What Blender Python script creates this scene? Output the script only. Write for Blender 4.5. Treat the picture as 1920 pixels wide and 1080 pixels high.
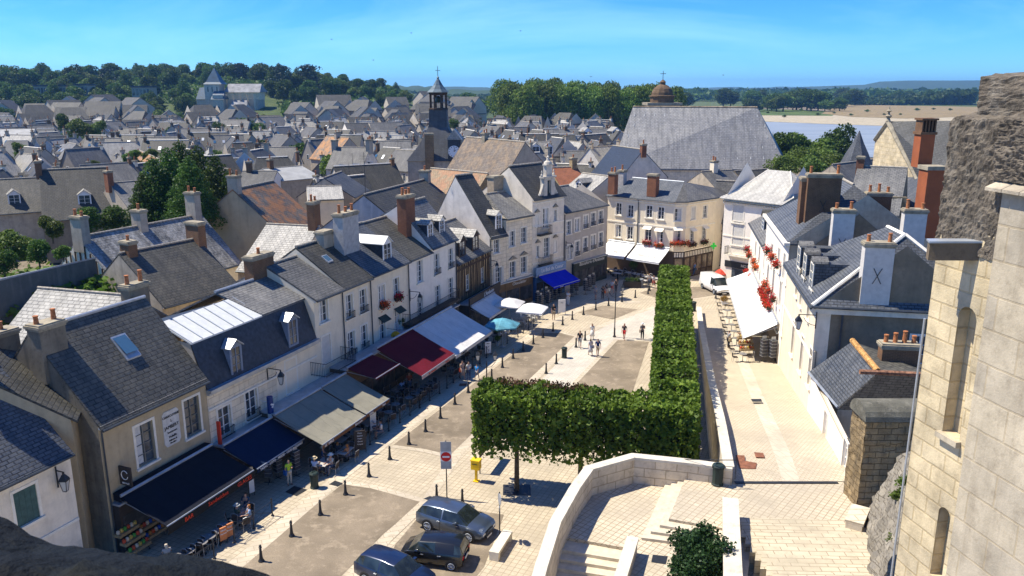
import bpy, math, random
import numpy as np
from mathutils import Vector, Matrix
R=math.radians
for o in list(bpy.data.objects): bpy.data.objects.remove(o)
C=bpy.context.scene.collection
scene=bpy.context.scene
# ---------------- camera, sky, sun, exposure
FX=1500.0; HC=24.0; TH=math.atan(375/FX); cT,sT=math.cos(TH),math.sin(TH)
cam=bpy.data.cameras.new('camera'); camo=bpy.data.objects.new('camera',cam); C.objects.link(camo)
cam.sensor_width=36; cam.lens=FX/1920*36; cam.clip_start=0.1; cam.clip_end=60000
camo.location=(0,0,HC); camo.rotation_euler=(math.pi/2-TH,0,0); scene.camera=camo
cam.dof.use_dof=True; cam.dof.focus_distance=60; cam.dof.aperture_fstop=9
SUN_EL=58.5; SUN_D=Vector((-0.975,0.222,0))   # horizontal direction towards the sun
world=bpy.data.worlds.new("World"); scene.world=world; world.use_nodes=True
wn=world.node_tree; wn.nodes.clear()
sky=wn.nodes.new('ShaderNodeTexSky'); sky.sky_type='NISHITA'; sky.sun_disc=False
sky.sun_elevation=R(SUN_EL); sky.sun_rotation=math.atan2(SUN_D.x,SUN_D.y); sky.altitude=1500; sky.air_density=1.0; sky.dust_density=0.0; sky.ozone_density=6.0
hs=wn.nodes.new('ShaderNodeHueSaturation'); hs.inputs['Saturation'].default_value=1.25; hs.inputs['Hue'].default_value=0.5
bg=wn.nodes.new('ShaderNodeBackground'); bg.inputs['Strength'].default_value=0.102
wo=wn.nodes.new('ShaderNodeOutputWorld')
tint=wn.nodes.new('ShaderNodeMix'); tint.data_type='RGBA'; tint.blend_type='MULTIPLY'; tint.inputs[0].default_value=1; tint.inputs[7].default_value=(.34,.70,1.08,1)
wtc=wn.nodes.new('ShaderNodeTexCoord'); wmp=wn.nodes.new('ShaderNodeMapping'); wmp.inputs['Scale'].default_value=(1.2,1.2,7); wmp.inputs['Rotation'].default_value=(.1,.25,.4)
wnz=wn.nodes.new('ShaderNodeTexNoise'); wnz.inputs['Scale'].default_value=1.6; wnz.inputs['Detail'].default_value=8; wnz.inputs['Roughness'].default_value=.62; wnz.inputs['Distortion'].default_value=.6
wmr=wn.nodes.new('ShaderNodeMapRange'); wmr.inputs[1].default_value=.48; wmr.inputs[2].default_value=.8; wmr.inputs[4].default_value=.26
wcl=wn.nodes.new('ShaderNodeMix'); wcl.data_type='RGBA'; wcl.inputs[7].default_value=(5.5,8.5,11,1)
wn.links.new(wtc.outputs['Generated'],wmp.inputs[0]); wn.links.new(wmp.outputs[0],wnz.inputs['Vector']); wn.links.new(wnz.outputs['Fac'],wmr.inputs[0]); wn.links.new(wmr.outputs[0],wcl.inputs[0])
wn.links.new(sky.outputs[0],hs.inputs['Color']); wn.links.new(hs.outputs[0],tint.inputs[6]); wn.links.new(tint.outputs[2],wcl.inputs[6]); wn.links.new(wcl.outputs[2],bg.inputs['Color']); wn.links.new(bg.outputs[0],wo.inputs['Surface'])
sl=bpy.data.lights.new('sun','SUN'); sl.energy=4.5; sl.angle=R(0.55); sl.color=(1.0,0.92,0.78)
so=bpy.data.objects.new('sun',sl); C.objects.link(so)
sd=Vector((SUN_D.x*math.cos(R(SUN_EL)),SUN_D.y*math.cos(R(SUN_EL)),math.sin(R(SUN_EL))))
so.rotation_euler=sd.to_track_quat('Z','Y').to_euler(); so.location=(0,0,80)
scene.view_settings.view_transform='Standard'; scene.view_settings.look='None'
scene.view_settings.exposure=0.86; scene.view_settings.gamma=1.0
scene.cycles.max_bounces=6; scene.cycles.diffuse_bounces=4; scene.cycles.transparent_max_bounces=8
# ---------------- pixel rays to real positions
def ray(px,py):
    u=px-960;v=py-540
    return (u, FX*cT-v*sT, -(FX*sT+v*cT))
def at(px,py,z=0.):
    r=ray(px,py);t=(z-HC)/r[2];return (r[0]*t,r[1]*t,z)
def hz(px,py,X,Y):
    r=ray(px,py);return HC+r[2]*Y/r[1]
def atY(px,py,Y):
    r=ray(px,py);t=Y/r[1];return (r[0]*t,Y,HC+r[2]*t)
# ---------------- materials
MATS={}
HAZE=0.00011
def newmat(n):
    m=bpy.data.materials.new(n); m.use_nodes=True; m.node_tree.nodes.clear(); return m
class NT:
    def __init__(s,m): s.t=m.node_tree
    def n(s,k,**kw):
        nd=s.t.nodes.new('ShaderNode'+k)
        for a,b in kw.items():
            if a.startswith('i_'):
                key=a[2:].replace('_',' ')
                nd.inputs[key].default_value=b
            else: setattr(nd,a,b)
        return nd
    def l(s,a,b): s.t.links.new(a,b)
    def mix(s,f,a,b,t='MIX'):
        m=s.n('Mix',data_type='RGBA',blend_type=t)
        for sock,v in ((m.inputs[0],f),(m.inputs[6],a),(m.inputs[7],b)):
            if hasattr(v,'is_linked'): s.l(v,sock)
            elif isinstance(v,(int,float)): sock.default_value=v
            else: sock.default_value=(*v[:3],1)
        return m.outputs[2]
    def ramp(s,f,a,b):
        m=s.n('MapRange',clamp=True); m.inputs[1].default_value=a; m.inputs[2].default_value=b
        s.l(f,m.inputs[0]); return m.outputs[0]
    def noise(s,vec,sc,det=4,rough=.6):
        n=s.n('TexNoise'); n.inputs['Scale'].default_value=sc; n.inputs['Detail'].default_value=det; n.inputs['Roughness'].default_value=rough
        if vec is not None: s.l(vec,n.inputs['Vector'])
        return n.outputs['Fac']
    def out(s,col,rough=.8,spec=.3,bump=None,bs=.3,bd=.02,metal=0,**kw):
        b=s.n('BsdfPrincipled'); 
        if hasattr(col,'is_linked'): s.l(col,b.inputs['Base Color'])
        else: b.inputs['Base Color'].default_value=(*col,1)
        if hasattr(rough,'is_linked'): s.l(rough,b.inputs['Roughness'])
        else: b.inputs['Roughness'].default_value=rough
        b.inputs['Specular IOR Level'].default_value=spec; b.inputs['Metallic'].default_value=metal
        for k,v in kw.items(): b.inputs[k.replace('_',' ')].default_value=v
        if bump is not None:
            bp=s.n('Bump'); bp.inputs['Strength'].default_value=bs; bp.inputs['Distance'].default_value=bd
            s.l(bump,bp.inputs['Height']); s.l(bp.outputs[0],b.inputs['Normal'])
        o=s.n('OutputMaterial'); s.l(b.outputs[0],o.inputs[0]); return b
def flat(name,col,rough=.6,var=.12,sc=3.,spec=.3,metal=0,bump=.15):
    if name in MATS: return MATS[name]
    m=newmat(name);t=NT(m);tc=t.n('TexCoord').outputs['Object']
    n=t.noise(tc,sc,5); dark=tuple(c*(1-var*1.6) for c in col); lite=tuple(min(1,c*(1+var)) for c in col)
    c=t.mix(t.ramp(n,.3,.7),dark,lite)
    t.out(c,rough,spec,t.noise(tc,sc*8,3) if bump else None,bump or 0,.01,metal)
    MATS[name]=m;return m
def slate(name,c1,c2,weather=(.5,.5,.48),wa=.35,lichen=None,la=0.,tile=(.45,.26),mort=.32,rnd=True,bs=.8):
    if name in MATS: return MATS[name]
    m=newmat(name);t=NT(m);uv=t.n('TexCoord').outputs['UV'];ob=t.n('TexCoord').outputs['Object']
    br=t.n('TexBrick',offset=.5); t.l(uv,br.inputs['Vector'])
    br.inputs['Scale'].default_value=1; br.inputs['Brick Width'].default_value=tile[0]; br.inputs['Row Height'].default_value=tile[1]
    br.inputs['Mortar Size'].default_value=.032; br.inputs['Mortar Smooth'].default_value=.35; br.inputs['Bias'].default_value=-.1
    br.inputs['Color1'].default_value=(*c1,1); br.inputs['Color2'].default_value=(*c2,1); br.inputs['Mortar'].default_value=(*[x*mort for x in c1],1)
    n1=t.noise(ob,.35,6,.7); n2=t.noise(ob,3.2,5,.75)
    c=t.mix(t.ramp(n1,.42,.75),br.outputs['Color'],weather)
    mm=t.n('Math',operation='MULTIPLY'); t.l(t.ramp(n2,.46,.62),mm.inputs[0]); mm.inputs[1].default_value=wa
    c2_=t.mix(mm.outputs[0],br.outputs['Color'],weather); c=t.mix(.5*wa+.25,c2_,c)
    # streaks down the slope
    mp=t.n('Mapping'); mp.inputs['Scale'].default_value=(1.1,.12,1); t.l(uv,mp.inputs[0])
    st=t.noise(mp.outputs[0],1.6,5,.6); c=t.mix(t.ramp(st,.45,.8),c,tuple(x*.55 for x in c1))
    if lichen:
        n3=t.noise(ob,.8,6,.7); ml=t.n('Math',operation='MULTIPLY'); t.l(t.ramp(n3,.5-.25*la,.62-.1*la),ml.inputs[0]); ml.inputs[1].default_value=min(1,la+.25)
        c=t.mix(ml.outputs[0],c,lichen)
    if rnd:
        oi=t.n('ObjectInfo').outputs['Random']; h=t.n('HueSaturation'); t.l(c,h.inputs['Color'])
        mr=t.n('MapRange'); t.l(oi,mr.inputs[0]); mr.inputs[3].default_value=.75; mr.inputs[4].default_value=1.3; t.l(mr.outputs[0],h.inputs['Value']); c=h.outputs[0]
    ad=t.n('Math',operation='ADD'); t.l(br.outputs['Fac'],ad.inputs[0]); mu=t.n('Math',operation='MULTIPLY'); t.l(n2,mu.inputs[0]); mu.inputs[1].default_value=-1.2; t.l(mu.outputs[0],ad.inputs[1])
    inv=t.n('Math',operation='MULTIPLY'); t.l(ad.outputs[0],inv.inputs[0]); inv.inputs[1].default_value=-1
    t.out(c,.62,.35,inv.outputs[0],bs,.03)
    MATS[name]=m;return m
def stonew(name,col,dirt=(.12,.1,.07),da=.35,blocks=None,joint=.6,var=.15,rough=.85,bs=.25,streak=.3,rnd=0):
    """rendered or stone walls; blocks=(w,h) draws masonry joints"""
    if name in MATS: return MATS[name]
    m=newmat(name);t=NT(m);uv=t.n('TexCoord').outputs['UV'];ob=t.n('TexCoord').outputs['Object']
    n1=t.noise(ob,.9,6,.65); c=t.mix(t.ramp(n1,.3,.7),tuple(x*(1-var) for x in col),tuple(min(1,x*(1+var)) for x in col))
    h=n1
    if blocks:
        br=t.n('TexBrick',offset=.5); 
        nv=t.n('TexNoise'); nv.inputs['Scale'].default_value=2.5; t.l(uv,nv.inputs['Vector']); 
        vm=t.n('VectorMath',operation='MULTIPLY_ADD'); t.l(nv.outputs['Color'],vm.inputs[0]); vm.inputs[1].default_value=(.04,.04,0); t.l(uv,vm.inputs[2]); t.l(vm.outputs[0],br.inputs['Vector'])
        br.inputs['Scale'].default_value=1; br.inputs['Brick Width'].default_value=blocks[0]; br.inputs['Row Height'].default_value=blocks[1]
        br.inputs['Mortar Size'].default_value=.035*min(1,blocks[1]*2); br.inputs['Mortar Smooth'].default_value=.4
        br.inputs['Color1'].default_value=(.92,.92,.92,1); br.inputs['Color2'].default_value=(1.1,1.08,1.02,1); br.inputs['Mortar'].default_value=(joint,joint*.95,joint*.85,1)
        c=t.mix(1.,c,br.outputs['Color'],'MULTIPLY'); h=br.outputs['Fac']
    n2=t.noise(ob,2.3,6,.75); mm=t.n('Math',operation='MULTIPLY'); t.l(t.ramp(n2,.52,.75),mm.inputs[0]); mm.inputs[1].default_value=da; c=t.mix(mm.outputs[0],c,dirt)
    mp=t.n('Mapping'); mp.inputs['Scale'].default_value=(1.2,.1,1); t.l(uv,mp.inputs[0]); st=t.noise(mp.outputs[0],1.3,5,.6)
    m2=t.n('Math',operation='MULTIPLY'); t.l(t.ramp(st,.5,.75),m2.inputs[0]); m2.inputs[1].default_value=streak; c=t.mix(m2.outputs[0],c,dirt)
    if rnd:
        oi=t.n('ObjectInfo').outputs['Random']; hh=t.n('HueSaturation'); t.l(c,hh.inputs['Color'])
        mr=t.n('MapRange'); t.l(oi,mr.inputs[0]); mr.inputs[3].default_value=1-rnd; mr.inputs[4].default_value=1+rnd*.5; t.l(mr.outputs[0],hh.inputs['Value']); c=hh.outputs[0]
    inv=t.n('Math',operation='MULTIPLY_ADD'); t.l(h,inv.inputs[0]); inv.inputs[1].default_value=-1.; t.l(t.noise(ob,14,4),inv.inputs[2])
    t.out(c,rough,.2,inv.outputs[0],bs,.03)
    MATS[name]=m;return m
def leafm(name,c1,c2,tr=.35):
    if name in MATS: return MATS[name]
    m=newmat(name);t=NT(m);g=t.n('NewGeometry');oi=t.n('ObjectInfo').outputs['Random']
    ob=t.n('TexCoord').outputs['Object']
    c=t.mix(g.outputs['Random Per Island'],c1,c2); n=t.noise(ob,.5,3); c=t.mix(t.ramp(n,.35,.7),c,tuple(x*.6 for x in c1))
    h=t.n('HueSaturation'); t.l(c,h.inputs['Color']); mr=t.n('MapRange'); t.l(oi,mr.inputs[0]); mr.inputs[3].default_value=.7; mr.inputs[4].default_value=1.35; t.l(mr.outputs[0],h.inputs['Value'])
    mr2=t.n('MapRange'); t.l(oi,mr2.inputs[0]); mr2.inputs[3].default_value=.48; mr2.inputs[4].default_value=.515; t.l(mr2.outputs[0],h.inputs['Hue'])
    b=t.n('BsdfPrincipled'); b.inputs['Roughness'].default_value=.55; b.inputs['Specular IOR Level'].default_value=.25; t.l(h.outputs[0],b.inputs['Base Color'])
    tl=t.n('BsdfTranslucent'); t.l(h.outputs[0],tl.inputs[0]); mx=t.n('MixShader'); mx.inputs[0].default_value=tr
    t.l(b.outputs[0],mx.inputs[1]); t.l(tl.outputs[0],mx.inputs[2]); o=t.n('OutputMaterial'); t.l(mx.outputs[0],o.inputs[0])
    MATS[name]=m;return m
def paving(name,c1,c2,joint,size=(.3,.3),rot=0.,ms=.02,rough=.75,bs=.2):
    if name in MATS: return MATS[name]
    m=newmat(name);t=NT(m);uv=t.n('TexCoord').outputs['UV'];ob=t.n('TexCoord').outputs['Object']
    mp=t.n('Mapping'); mp.inputs['Rotation'].default_value=(0,0,rot); t.l(uv,mp.inputs[0])
    br=t.n('TexBrick',offset=0. if size[0]==size[1] else .5); t.l(mp.outputs[0],br.inputs['Vector']); br.inputs['Scale'].default_value=1
    br.inputs['Brick Width'].default_value=size[0]; br.inputs['Row Height'].default_value=size[1]; br.inputs['Mortar Size'].default_value=ms; br.inputs['Mortar Smooth'].default_value=.3
    br.inputs['Color1'].default_value=(*c1,1); br.inputs['Color2'].default_value=(*c2,1); br.inputs['Mortar'].default_value=(*joint,1)
    n=t.noise(ob,.35,6,.7); c=t.mix(t.ramp(n,.38,.72),br.outputs['Color'],tuple(x*.62 for x in c2)); 
    n2=t.noise(ob,1.7,6,.7); c=t.mix(t.ramp(n2,.55,.85),c,tuple(x*.6 for x in c1))
    inv=t.n('Math',operation='MULTIPLY'); t.l(br.outputs['Fac'],inv.inputs[0]); inv.inputs[1].default_value=-1
    t.out(c,rough,.25,inv.outputs[0],bs,.01); MATS[name]=m;return m
def gravel(name,c1,c2,sc=9.):
    if name in MATS: return MATS[name]
    m=newmat(name);t=NT(m);ob=t.n('TexCoord').outputs['Object']
    n=t.noise(ob,sc,6,.8); c=t.mix(t.ramp(n,.35,.65),c1,c2); n2=t.noise(ob,.25,5,.6); c=t.mix(t.ramp(n2,.4,.75),c,tuple(x*.62 for x in c1)); n3=t.noise(ob,1.1,6,.7); c=t.mix(t.ramp(n3,.52,.8),c,tuple(min(1,x*1.35) for x in c2))
    t.out(c,.9,.15,n,.25,.01); MATS[name]=m;return m
def glassm(name='window_glass',col=(.03,.04,.05)):
    if name in MATS: return MATS[name]
    m=newmat(name);t=NT(m);ob=t.n('TexCoord').outputs['Object'];c=t.mix(t.ramp(t.noise(ob,1.3,2),.4,.6),col,tuple(x*2.2 for x in col)); t.out(c,.08,.6); MATS[name]=m;return m
def carpaint(name,col,metal=.3):
    if name in MATS: return MATS[name]
    m=newmat(name);t=NT(m);ob=t.n('TexCoord').outputs['Object'];c=t.mix(t.ramp(t.noise(ob,2,4),.3,.7),tuple(x*.85 for x in col),col)
    b=t.out(c,.28,.5,None,0,0,metal); b.inputs['Coat Weight'].default_value=.6; b.inputs['Coat Roughness'].default_value=.05; MATS[name]=m;return m

# ---------------- mesh builder
OFF={}
CHD={}
class MB:
    def __init__(s): s.v=[];s.f=[]
    def add(s,vs,fs):
        b=len(s.v); s.v+=[tuple(v) for v in vs]; s.f+=[tuple(i+b for i in f) for f in fs]; return s
    def poly(s,*pts): return s.add(pts,[tuple(range(len(pts)))])
    def hexa(s,p): # p: 4 bottom ccw, 4 top
        return s.add(p,[(3,2,1,0),(4,5,6,7),(0,1,5,4),(1,2,6,5),(2,3,7,6),(3,0,4,7)])
    def box(s,x0,x1,y0,y1,z0,z1): return s.hexa([(x0,y0,z0),(x1,y0,z0),(x1,y1,z0),(x0,y1,z0),(x0,y0,z1),(x1,y0,z1),(x1,y1,z1),(x0,y1,z1)])
    def slab(s,pts,th): # polygon thickened downward
        pts=[Vector(p) for p in pts]; n=len(pts); nr=(pts[1]-pts[0]).cross(pts[2]-pts[1]); 
        if nr.z<0: pts=pts[::-1]
        lo=[p-Vector((0,0,th)) for p in pts]
        return s.add([*pts,*lo],[tuple(range(n)),tuple(range(2*n-1,n-1,-1))]+[(i,n+i,n+(i+1)%n,(i+1)%n) for i in range(n)])
    def prism(s,poly,z0,z1):
        n=len(poly); a=sum(poly[i][0]*poly[(i+1)%n][1]-poly[(i+1)%n][0]*poly[i][1] for i in range(n))
        if a<0: poly=poly[::-1]
        f0=(lambda p:z0) if not callable(z0) else z0
        f1=(lambda p:z1) if not callable(z1) else z1
        return s.add([(p[0],p[1],f0(p)) for p in poly]+[(p[0],p[1],f1(p)) for p in poly],[tuple(range(n-1,-1,-1)),tuple(range(n,2*n))]+[(i,(i+1)%n,n+(i+1)%n,n+i) for i in range(n)])
    def tube(s,a,b,r0,r1=None,n=8,cap=True):
        r1=r0 if r1 is None else r1; a=Vector(a);b=Vector(b); d=b-a
        if d.length<1e-6: return s
        q=d.to_track_quat('Z','Y'); X=q@Vector((1,0,0));Y=q@Vector((0,1,0)); vs=[]
        for c,r in ((a,r0),(b,r1)):
            for i in range(n):
                t=2*math.pi*i/n; vs.append(c+X*(math.cos(t)*r)+Y*(math.sin(t)*r))
        fs=[(i,(i+1)%n,n+(i+1)%n,n+i) for i in range(n)]
        if cap: fs+=[tuple(range(n-1,-1,-1)),tuple(range(n,2*n))]
        return s.add(vs,fs)
    def path(s,pts,r,n=6):
        for a,b in zip(pts,pts[1:]): s.tube(a,b,r,r,n)
        return s
    def lathe(s,c,prof,n=16,rot=0):
        c=Vector(c); k=len(prof); vs=[]
        for r,z in prof:
            for i in range(n):
                t=2*math.pi*i/n+rot; vs.append((c.x+r*math.cos(t),c.y+r*math.sin(t),c.z+z))
        fs=[(j*n+i,j*n+(i+1)%n,(j+1)*n+(i+1)%n,(j+1)*n+i) for j in range(k-1) for i in range(n)]
        fs+=[tuple(range(n-1,-1,-1)),tuple(range((k-1)*n,k*n))]
        return s.add(vs,fs)
    def build(s,name,mat,parent=None,label=None,smooth=False):
        me=bpy.data.meshes.new(name); off=OFF.get(parent.name,(0,0,0)) if parent else (0,0,0)
        v=np.array(s.v,dtype=float).reshape(-1,3)-np.array(off)
        me.from_pydata(v.tolist(),[],s.f); me.update()
        uvl=me.uv_layers.new(name='UVMap'); uvd=np.zeros(len(me.loops)*2)
        for p in me.polygons:
            n=p.normal
            if abs(n.z)>.985: ux,uy=(1,0,0),(0,1,0)
            else:
                l=math.hypot(n.x,n.y); ux=(-n.y/l,n.x/l,0); uy=(n.y*ux[2]-n.z*ux[1],n.z*ux[0]-n.x*ux[2],n.x*ux[1]-n.y*ux[0])
            for li in p.loop_indices:
                q=v[me.loops[li].vertex_index]; uvd[2*li]=q[0]*ux[0]+q[1]*ux[1]; uvd[2*li+1]=q[0]*uy[0]+q[1]*uy[1]+q[2]*uy[2]
        uvl.data.foreach_set('uv',uvd)
        if smooth: me.polygons.foreach_set('use_smooth',[True]*len(me.polygons))
        if mat: me.materials.append(mat)
        o=bpy.data.objects.new(name,me); C.objects.link(o)
        if parent: o.parent=parent; OFF[o.name]=off; CHD.setdefault(parent.name,[]).append(o)
        if label: o['label']=label
        return o
def thing(name,label,cat,loc=(0,0,0),rz=0,group=None):
    o=bpy.data.objects.new(name,None); C.objects.link(o); o.location=loc; o.rotation_euler=(0,0,rz); o.empty_display_size=.3
    o['label']=label;o['category']=cat
    if group:o['group']=group
    OFF[o.name]=tuple(loc); return o
def proto(name,label,cat,group=None):
    o=thing(name,label,cat,(0,0,0),0,group); return o
def tag(o,label,cat,group=None):
    o['label']=label;o['category']=cat
    if group:o['group']=group
    return o
def struct(mb,name,mat,smooth=False):
    o=mb.build(name,mat,None,None,smooth); o['kind']='structure'; return o
def copy_tree(o,parent=None,loc=None,rz=None,sc=None,label=None,group=None):
    c=o.copy(); C.objects.link(c); c.parent=parent
    if parent: CHD.setdefault(parent.name,[]).append(c)
    if loc is not None: c.location=loc
    if rz is not None: c.rotation_euler=(0,0,rz)
    if sc is not None: c.scale=sc if hasattr(sc,'__len__') else (sc,sc,sc)
    if label: c['label']=label
    if group: c['group']=group
    for ch in CHD.get(o.name,())[:]: copy_tree(ch,c)
    return c
def freeze(o): return o
def wipe(o):
    for k in CHD.get(o.name,()): wipe(k)
    bpy.data.objects.remove(o)
PROTOS=[]
used=set()
def put(o,loc,rz=0,sc=None,label=None,group=None):
    if o.name not in used:
        used.add(o.name); o.location=loc; o.rotation_euler=(0,0,rz)
        if sc is not None: o.scale=sc if hasattr(sc,'__len__') else (sc,sc,sc)
        if label:o['label']=label
        if group:o['group']=group
        return o
    c=copy_tree(o,None,loc,rz,sc if sc is not None else 1.0,label,group); return c
TS=bpy.data.scenes.new('workbench')
def evalmesh(o):
    TS.collection.objects.link(o)
    with bpy.context.temp_override(scene=TS,view_layer=TS.view_layers[0]):
        dg=bpy.context.evaluated_depsgraph_get(); dg.update(); me=bpy.data.meshes.new_from_object(o.evaluated_get(dg))
    return me
def textmesh(txt,size,depth=.01,align='CENTER',shear=0):
    cu=bpy.data.curves.new('lettering','FONT'); cu.body=txt; cu.size=size; cu.extrude=depth; cu.align_x=align; cu.align_y='CENTER'; cu.resolution_u=2; cu.shear=shear
    o=bpy.data.objects.new('lettering',cu); me=evalmesh(o); bpy.data.objects.remove(o); bpy.data.curves.remove(cu)
    vs=[tuple(v.co) for v in me.vertices]; fs=[tuple(p.vertices) for p in me.polygons]; bpy.data.meshes.remove(me); return vs,fs
def lettering(txt,size,org,U,V,mat,parent,shear=0,name='lettering',depth=.01):
    vs,fs=textmesh(txt,size,depth,shear=shear); U=Vector(U).normalized();V=Vector(V).normalized();W=U.cross(V);o=Vector(org)
    mb=MB(); mb.add([o+U*v[0]+V*v[1]+W*(v[2]+.012) for v in vs],fs); return mb.build(name,mat,parent)
# ---------------- facade frame
class Fac:
    def __init__(s,A,B):
        s.A=Vector((A[0],A[1],0));s.B=Vector((B[0],B[1],0));d=s.B-s.A;s.L=d.length;s.u=d/s.L;s.n=Vector((s.u.y,-s.u.x,0));s.U=Vector((0,0,1))
    def p(s,a,d,z): return s.A+s.u*a+s.n*d+Vector((0,0,z))
    def px(s,x,y,off=0):
        r=ray(x,y);k=s.A+s.n*off;t=(k.x*s.n.x+k.y*s.n.y)/(r[0]*s.n.x+r[1]*s.n.y);q=Vector((r[0]*t,r[1]*t,HC+r[2]*t));return ((q-s.A).dot(s.u),q.z)
    def box(s,mb,a0,a1,d0,d1,z0,z1):
        return mb.hexa([s.p(a0,d1,z0),s.p(a1,d1,z0),s.p(a1,d0,z0),s.p(a0,d0,z0),s.p(a0,d1,z1),s.p(a1,d1,z1),s.p(a1,d0,z1),s.p(a0,d0,z1)])
    def wall(s,mb,a0,a1,z0,z1,holes,rec=.2,d=0):
        S=sorted({a0,a1,*[v for h in holes for v in (h[0],h[1])]});Z=sorted({z0,z1,*[v for h in holes for v in (h[2],h[3])]})
        S=[x for x in S if a0<=x<=a1];Z=[x for x in Z if z0<=x<=z1]
        for i in range(len(S)-1):
            for j in range(len(Z)-1):
                ca=(S[i]+S[i+1])/2;cz=(Z[j]+Z[j+1])/2
                if any(h[0]<ca<h[1] and h[2]<cz<h[3] for h in holes): continue
                mb.poly(s.p(S[i],d,Z[j]),s.p(S[i+1],d,Z[j]),s.p(S[i+1],d,Z[j+1]),s.p(S[i],d,Z[j+1]))
        for h in holes:
            x0,x1,y0,y1=h[:4]
            mb.poly(s.p(x0,d,y0),s.p(x0,d,y1),s.p(x0,d-rec,y1),s.p(x0,d-rec,y0)); mb.poly(s.p(x1,d-rec,y0),s.p(x1,d-rec,y1),s.p(x1,d,y1),s.p(x1,d,y0))
            mb.poly(s.p(x0,d,y0),s.p(x0,d-rec,y0),s.p(x1,d-rec,y0),s.p(x1,d,y0)); mb.poly(s.p(x0,d,y1),s.p(x1,d,y1),s.p(x1,d-rec,y1),s.p(x0,d-rec,y1))
            mb.poly(s.p(x0,d-rec-.02,y0),s.p(x1,d-rec-.02,y0),s.p(x1,d-rec-.02,y1),s.p(x0,d-rec-.02,y1))

def proj(x,y,z): z-=HC; d=y*cT-z*sT; return (960+FX*x/d,540-FX*(y*sT+z*cT)/d)
LMK=[((350,340),'the courtyard conifers'),((425,185),'the hill church'),((820,240),'the clock tower'),((275,300),'the small timbered gable'),((50,262),'the long pale metal roof'),((140,350),'the dark dormer roof'),((500,370),'the orange lichen roof'),((662,300),'the three window cream house'),((700,248),'the paired grey roofs'),((930,290),'the brown tiled roof'),((1010,285),'the twin dormer roof'),((1085,215),'the riverside grove'),((95,170),'the pale hill block'),((555,150),'the two big cedars'),((1310,250),'the big church roof'),((200,240),'the green trees at left'),((420,300),'the conifers right edge'),((560,300),'the narrow street roofs'),((720,170),'the hill wood end'),((1550,290),'the riverside bushes'),((1500,190),'the far bank'),((1700,200),'the castle riverside'),((270,165),'the dark hill villa')]
SEEN={}
def where(x,y,z):
    px_,py_=proj(x,y,z); c=sorted(LMK,key=lambda l:(l[0][0]-px_)**2+((l[0][1]-py_)*2.2)**2)[0]; dx,dy=px_-c[0][0],(py_-c[0][1])*2.2; d=math.hypot(dx,dy)
    far='close' if d<45 else ('a little way' if d<100 else 'some way'); 
    v='above' if dy<0 else 'below'; h='left' if dx<0 else 'right'
    if abs(dx)>2.2*abs(dy): w=h+' of'
    elif abs(dy)>2.2*abs(dx): w=v
    else: w=v+' and '+h+' of'
    return '%s %s %s'%(far,w,c[1])

ORD=['first','second','third','fourth','fifth','sixth','seventh','eighth','ninth','tenth','eleventh','twelfth','thirteenth','fourteenth','fifteenth','sixteenth','seventeenth','eighteenth','nineteenth','twentieth','twenty first','twenty second','twenty third','twenty fourth','twenty fifth','twenty sixth']
def sidew(dx,dy): return ('right' if dx>0 else 'left') if abs(dx)>abs(dy) else ('far' if dy>0 else 'near')
# ================= colours of the place
M_lime=stonew('limestone',(.78,.68,.51),(.25,.21,.15),.3,(.9,.42),.78)
M_limep=stonew('limestone_plain',(.78,.69,.54),(.3,.25,.18),.3)
M_cream=stonew('cream_render',(.82,.71,.52),(.35,.29,.2),.2,None,.6,.08,.85,.1,.15)
M_white=stonew('white_render',(.86,.79,.67),(.4,.36,.3),.2,None,.6,.08,.85,.1,.12)
M_tan=stonew('tan_render',(.46,.37,.23),(.16,.13,.08),.3,None,.6,.1)
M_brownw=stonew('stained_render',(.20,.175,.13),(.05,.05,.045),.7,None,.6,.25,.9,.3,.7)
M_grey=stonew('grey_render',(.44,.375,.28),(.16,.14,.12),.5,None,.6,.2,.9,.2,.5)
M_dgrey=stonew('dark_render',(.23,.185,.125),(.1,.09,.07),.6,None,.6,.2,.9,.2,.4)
M_rub=stonew('rubble_stone',(.34,.27,.16),(.10,.08,.05),.7,(.38,.22),.45,.3,.9,.8,.4)
M_brick=stonew('red_brick',(.23,.10,.055),(.09,.05,.035),.4,(.26,.08),.75,.2,.85,.4,.2)
M_dbrick=stonew('dark_brick',(.16,.09,.05),(.05,.04,.035),.4,(.26,.09),2.2,.2,.85,.4,.2)
M_trim=flat('pale_stone_trim',(.82,.76,.63),.8,.08)
M_wfr=flat('white_paint',(.78,.77,.73),.45,.04)
M_gl=glassm(); M_iron=flat('black_iron',(.02,.022,.025),.5,.2,6,.4); M_zinc=flat('zinc',(.42,.45,.48),.4,.15,2,.5,.4)
M_gut=flat('dark_gutter',(.06,.07,.08),.5,.2,2,.4,.3)
M_pot=flat('terracotta',(.42,.16,.06),.8,.3,8); M_capst=stonew('weathered_cap',(.32,.28,.2),(.06,.05,.04),.8,None,.6,.3,.9,.6,.3)
M_s_dark=slate('slate_weathered',(0.053,0.053,0.046),(0.081,0.077,0.065),(0.149,0.136,0.105),.35)
M_s_blue=slate('slate_blue',(.065,.075,.09),(.10,.108,.12),(.2,.2,.19),.25,None,0,(.4,.2))
M_s_pale=slate('slate_pale',(0.257,0.250,0.226),(0.359,0.343,0.304),(0.484,0.460,0.390),.5,None,0,(.5,.3),.35)
M_s_grey=slate('slate_grey',(0.102,0.102,0.099),(0.144,0.141,0.132),(0.252,0.240,0.210),.45,None,0,(.45,.24))
M_s_lich=slate('slate_lichen',(0.091,0.087,0.070),(0.133,0.126,0.105),(0.245,0.231,0.189),.4,(.45,.2,.05),.5)
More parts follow.
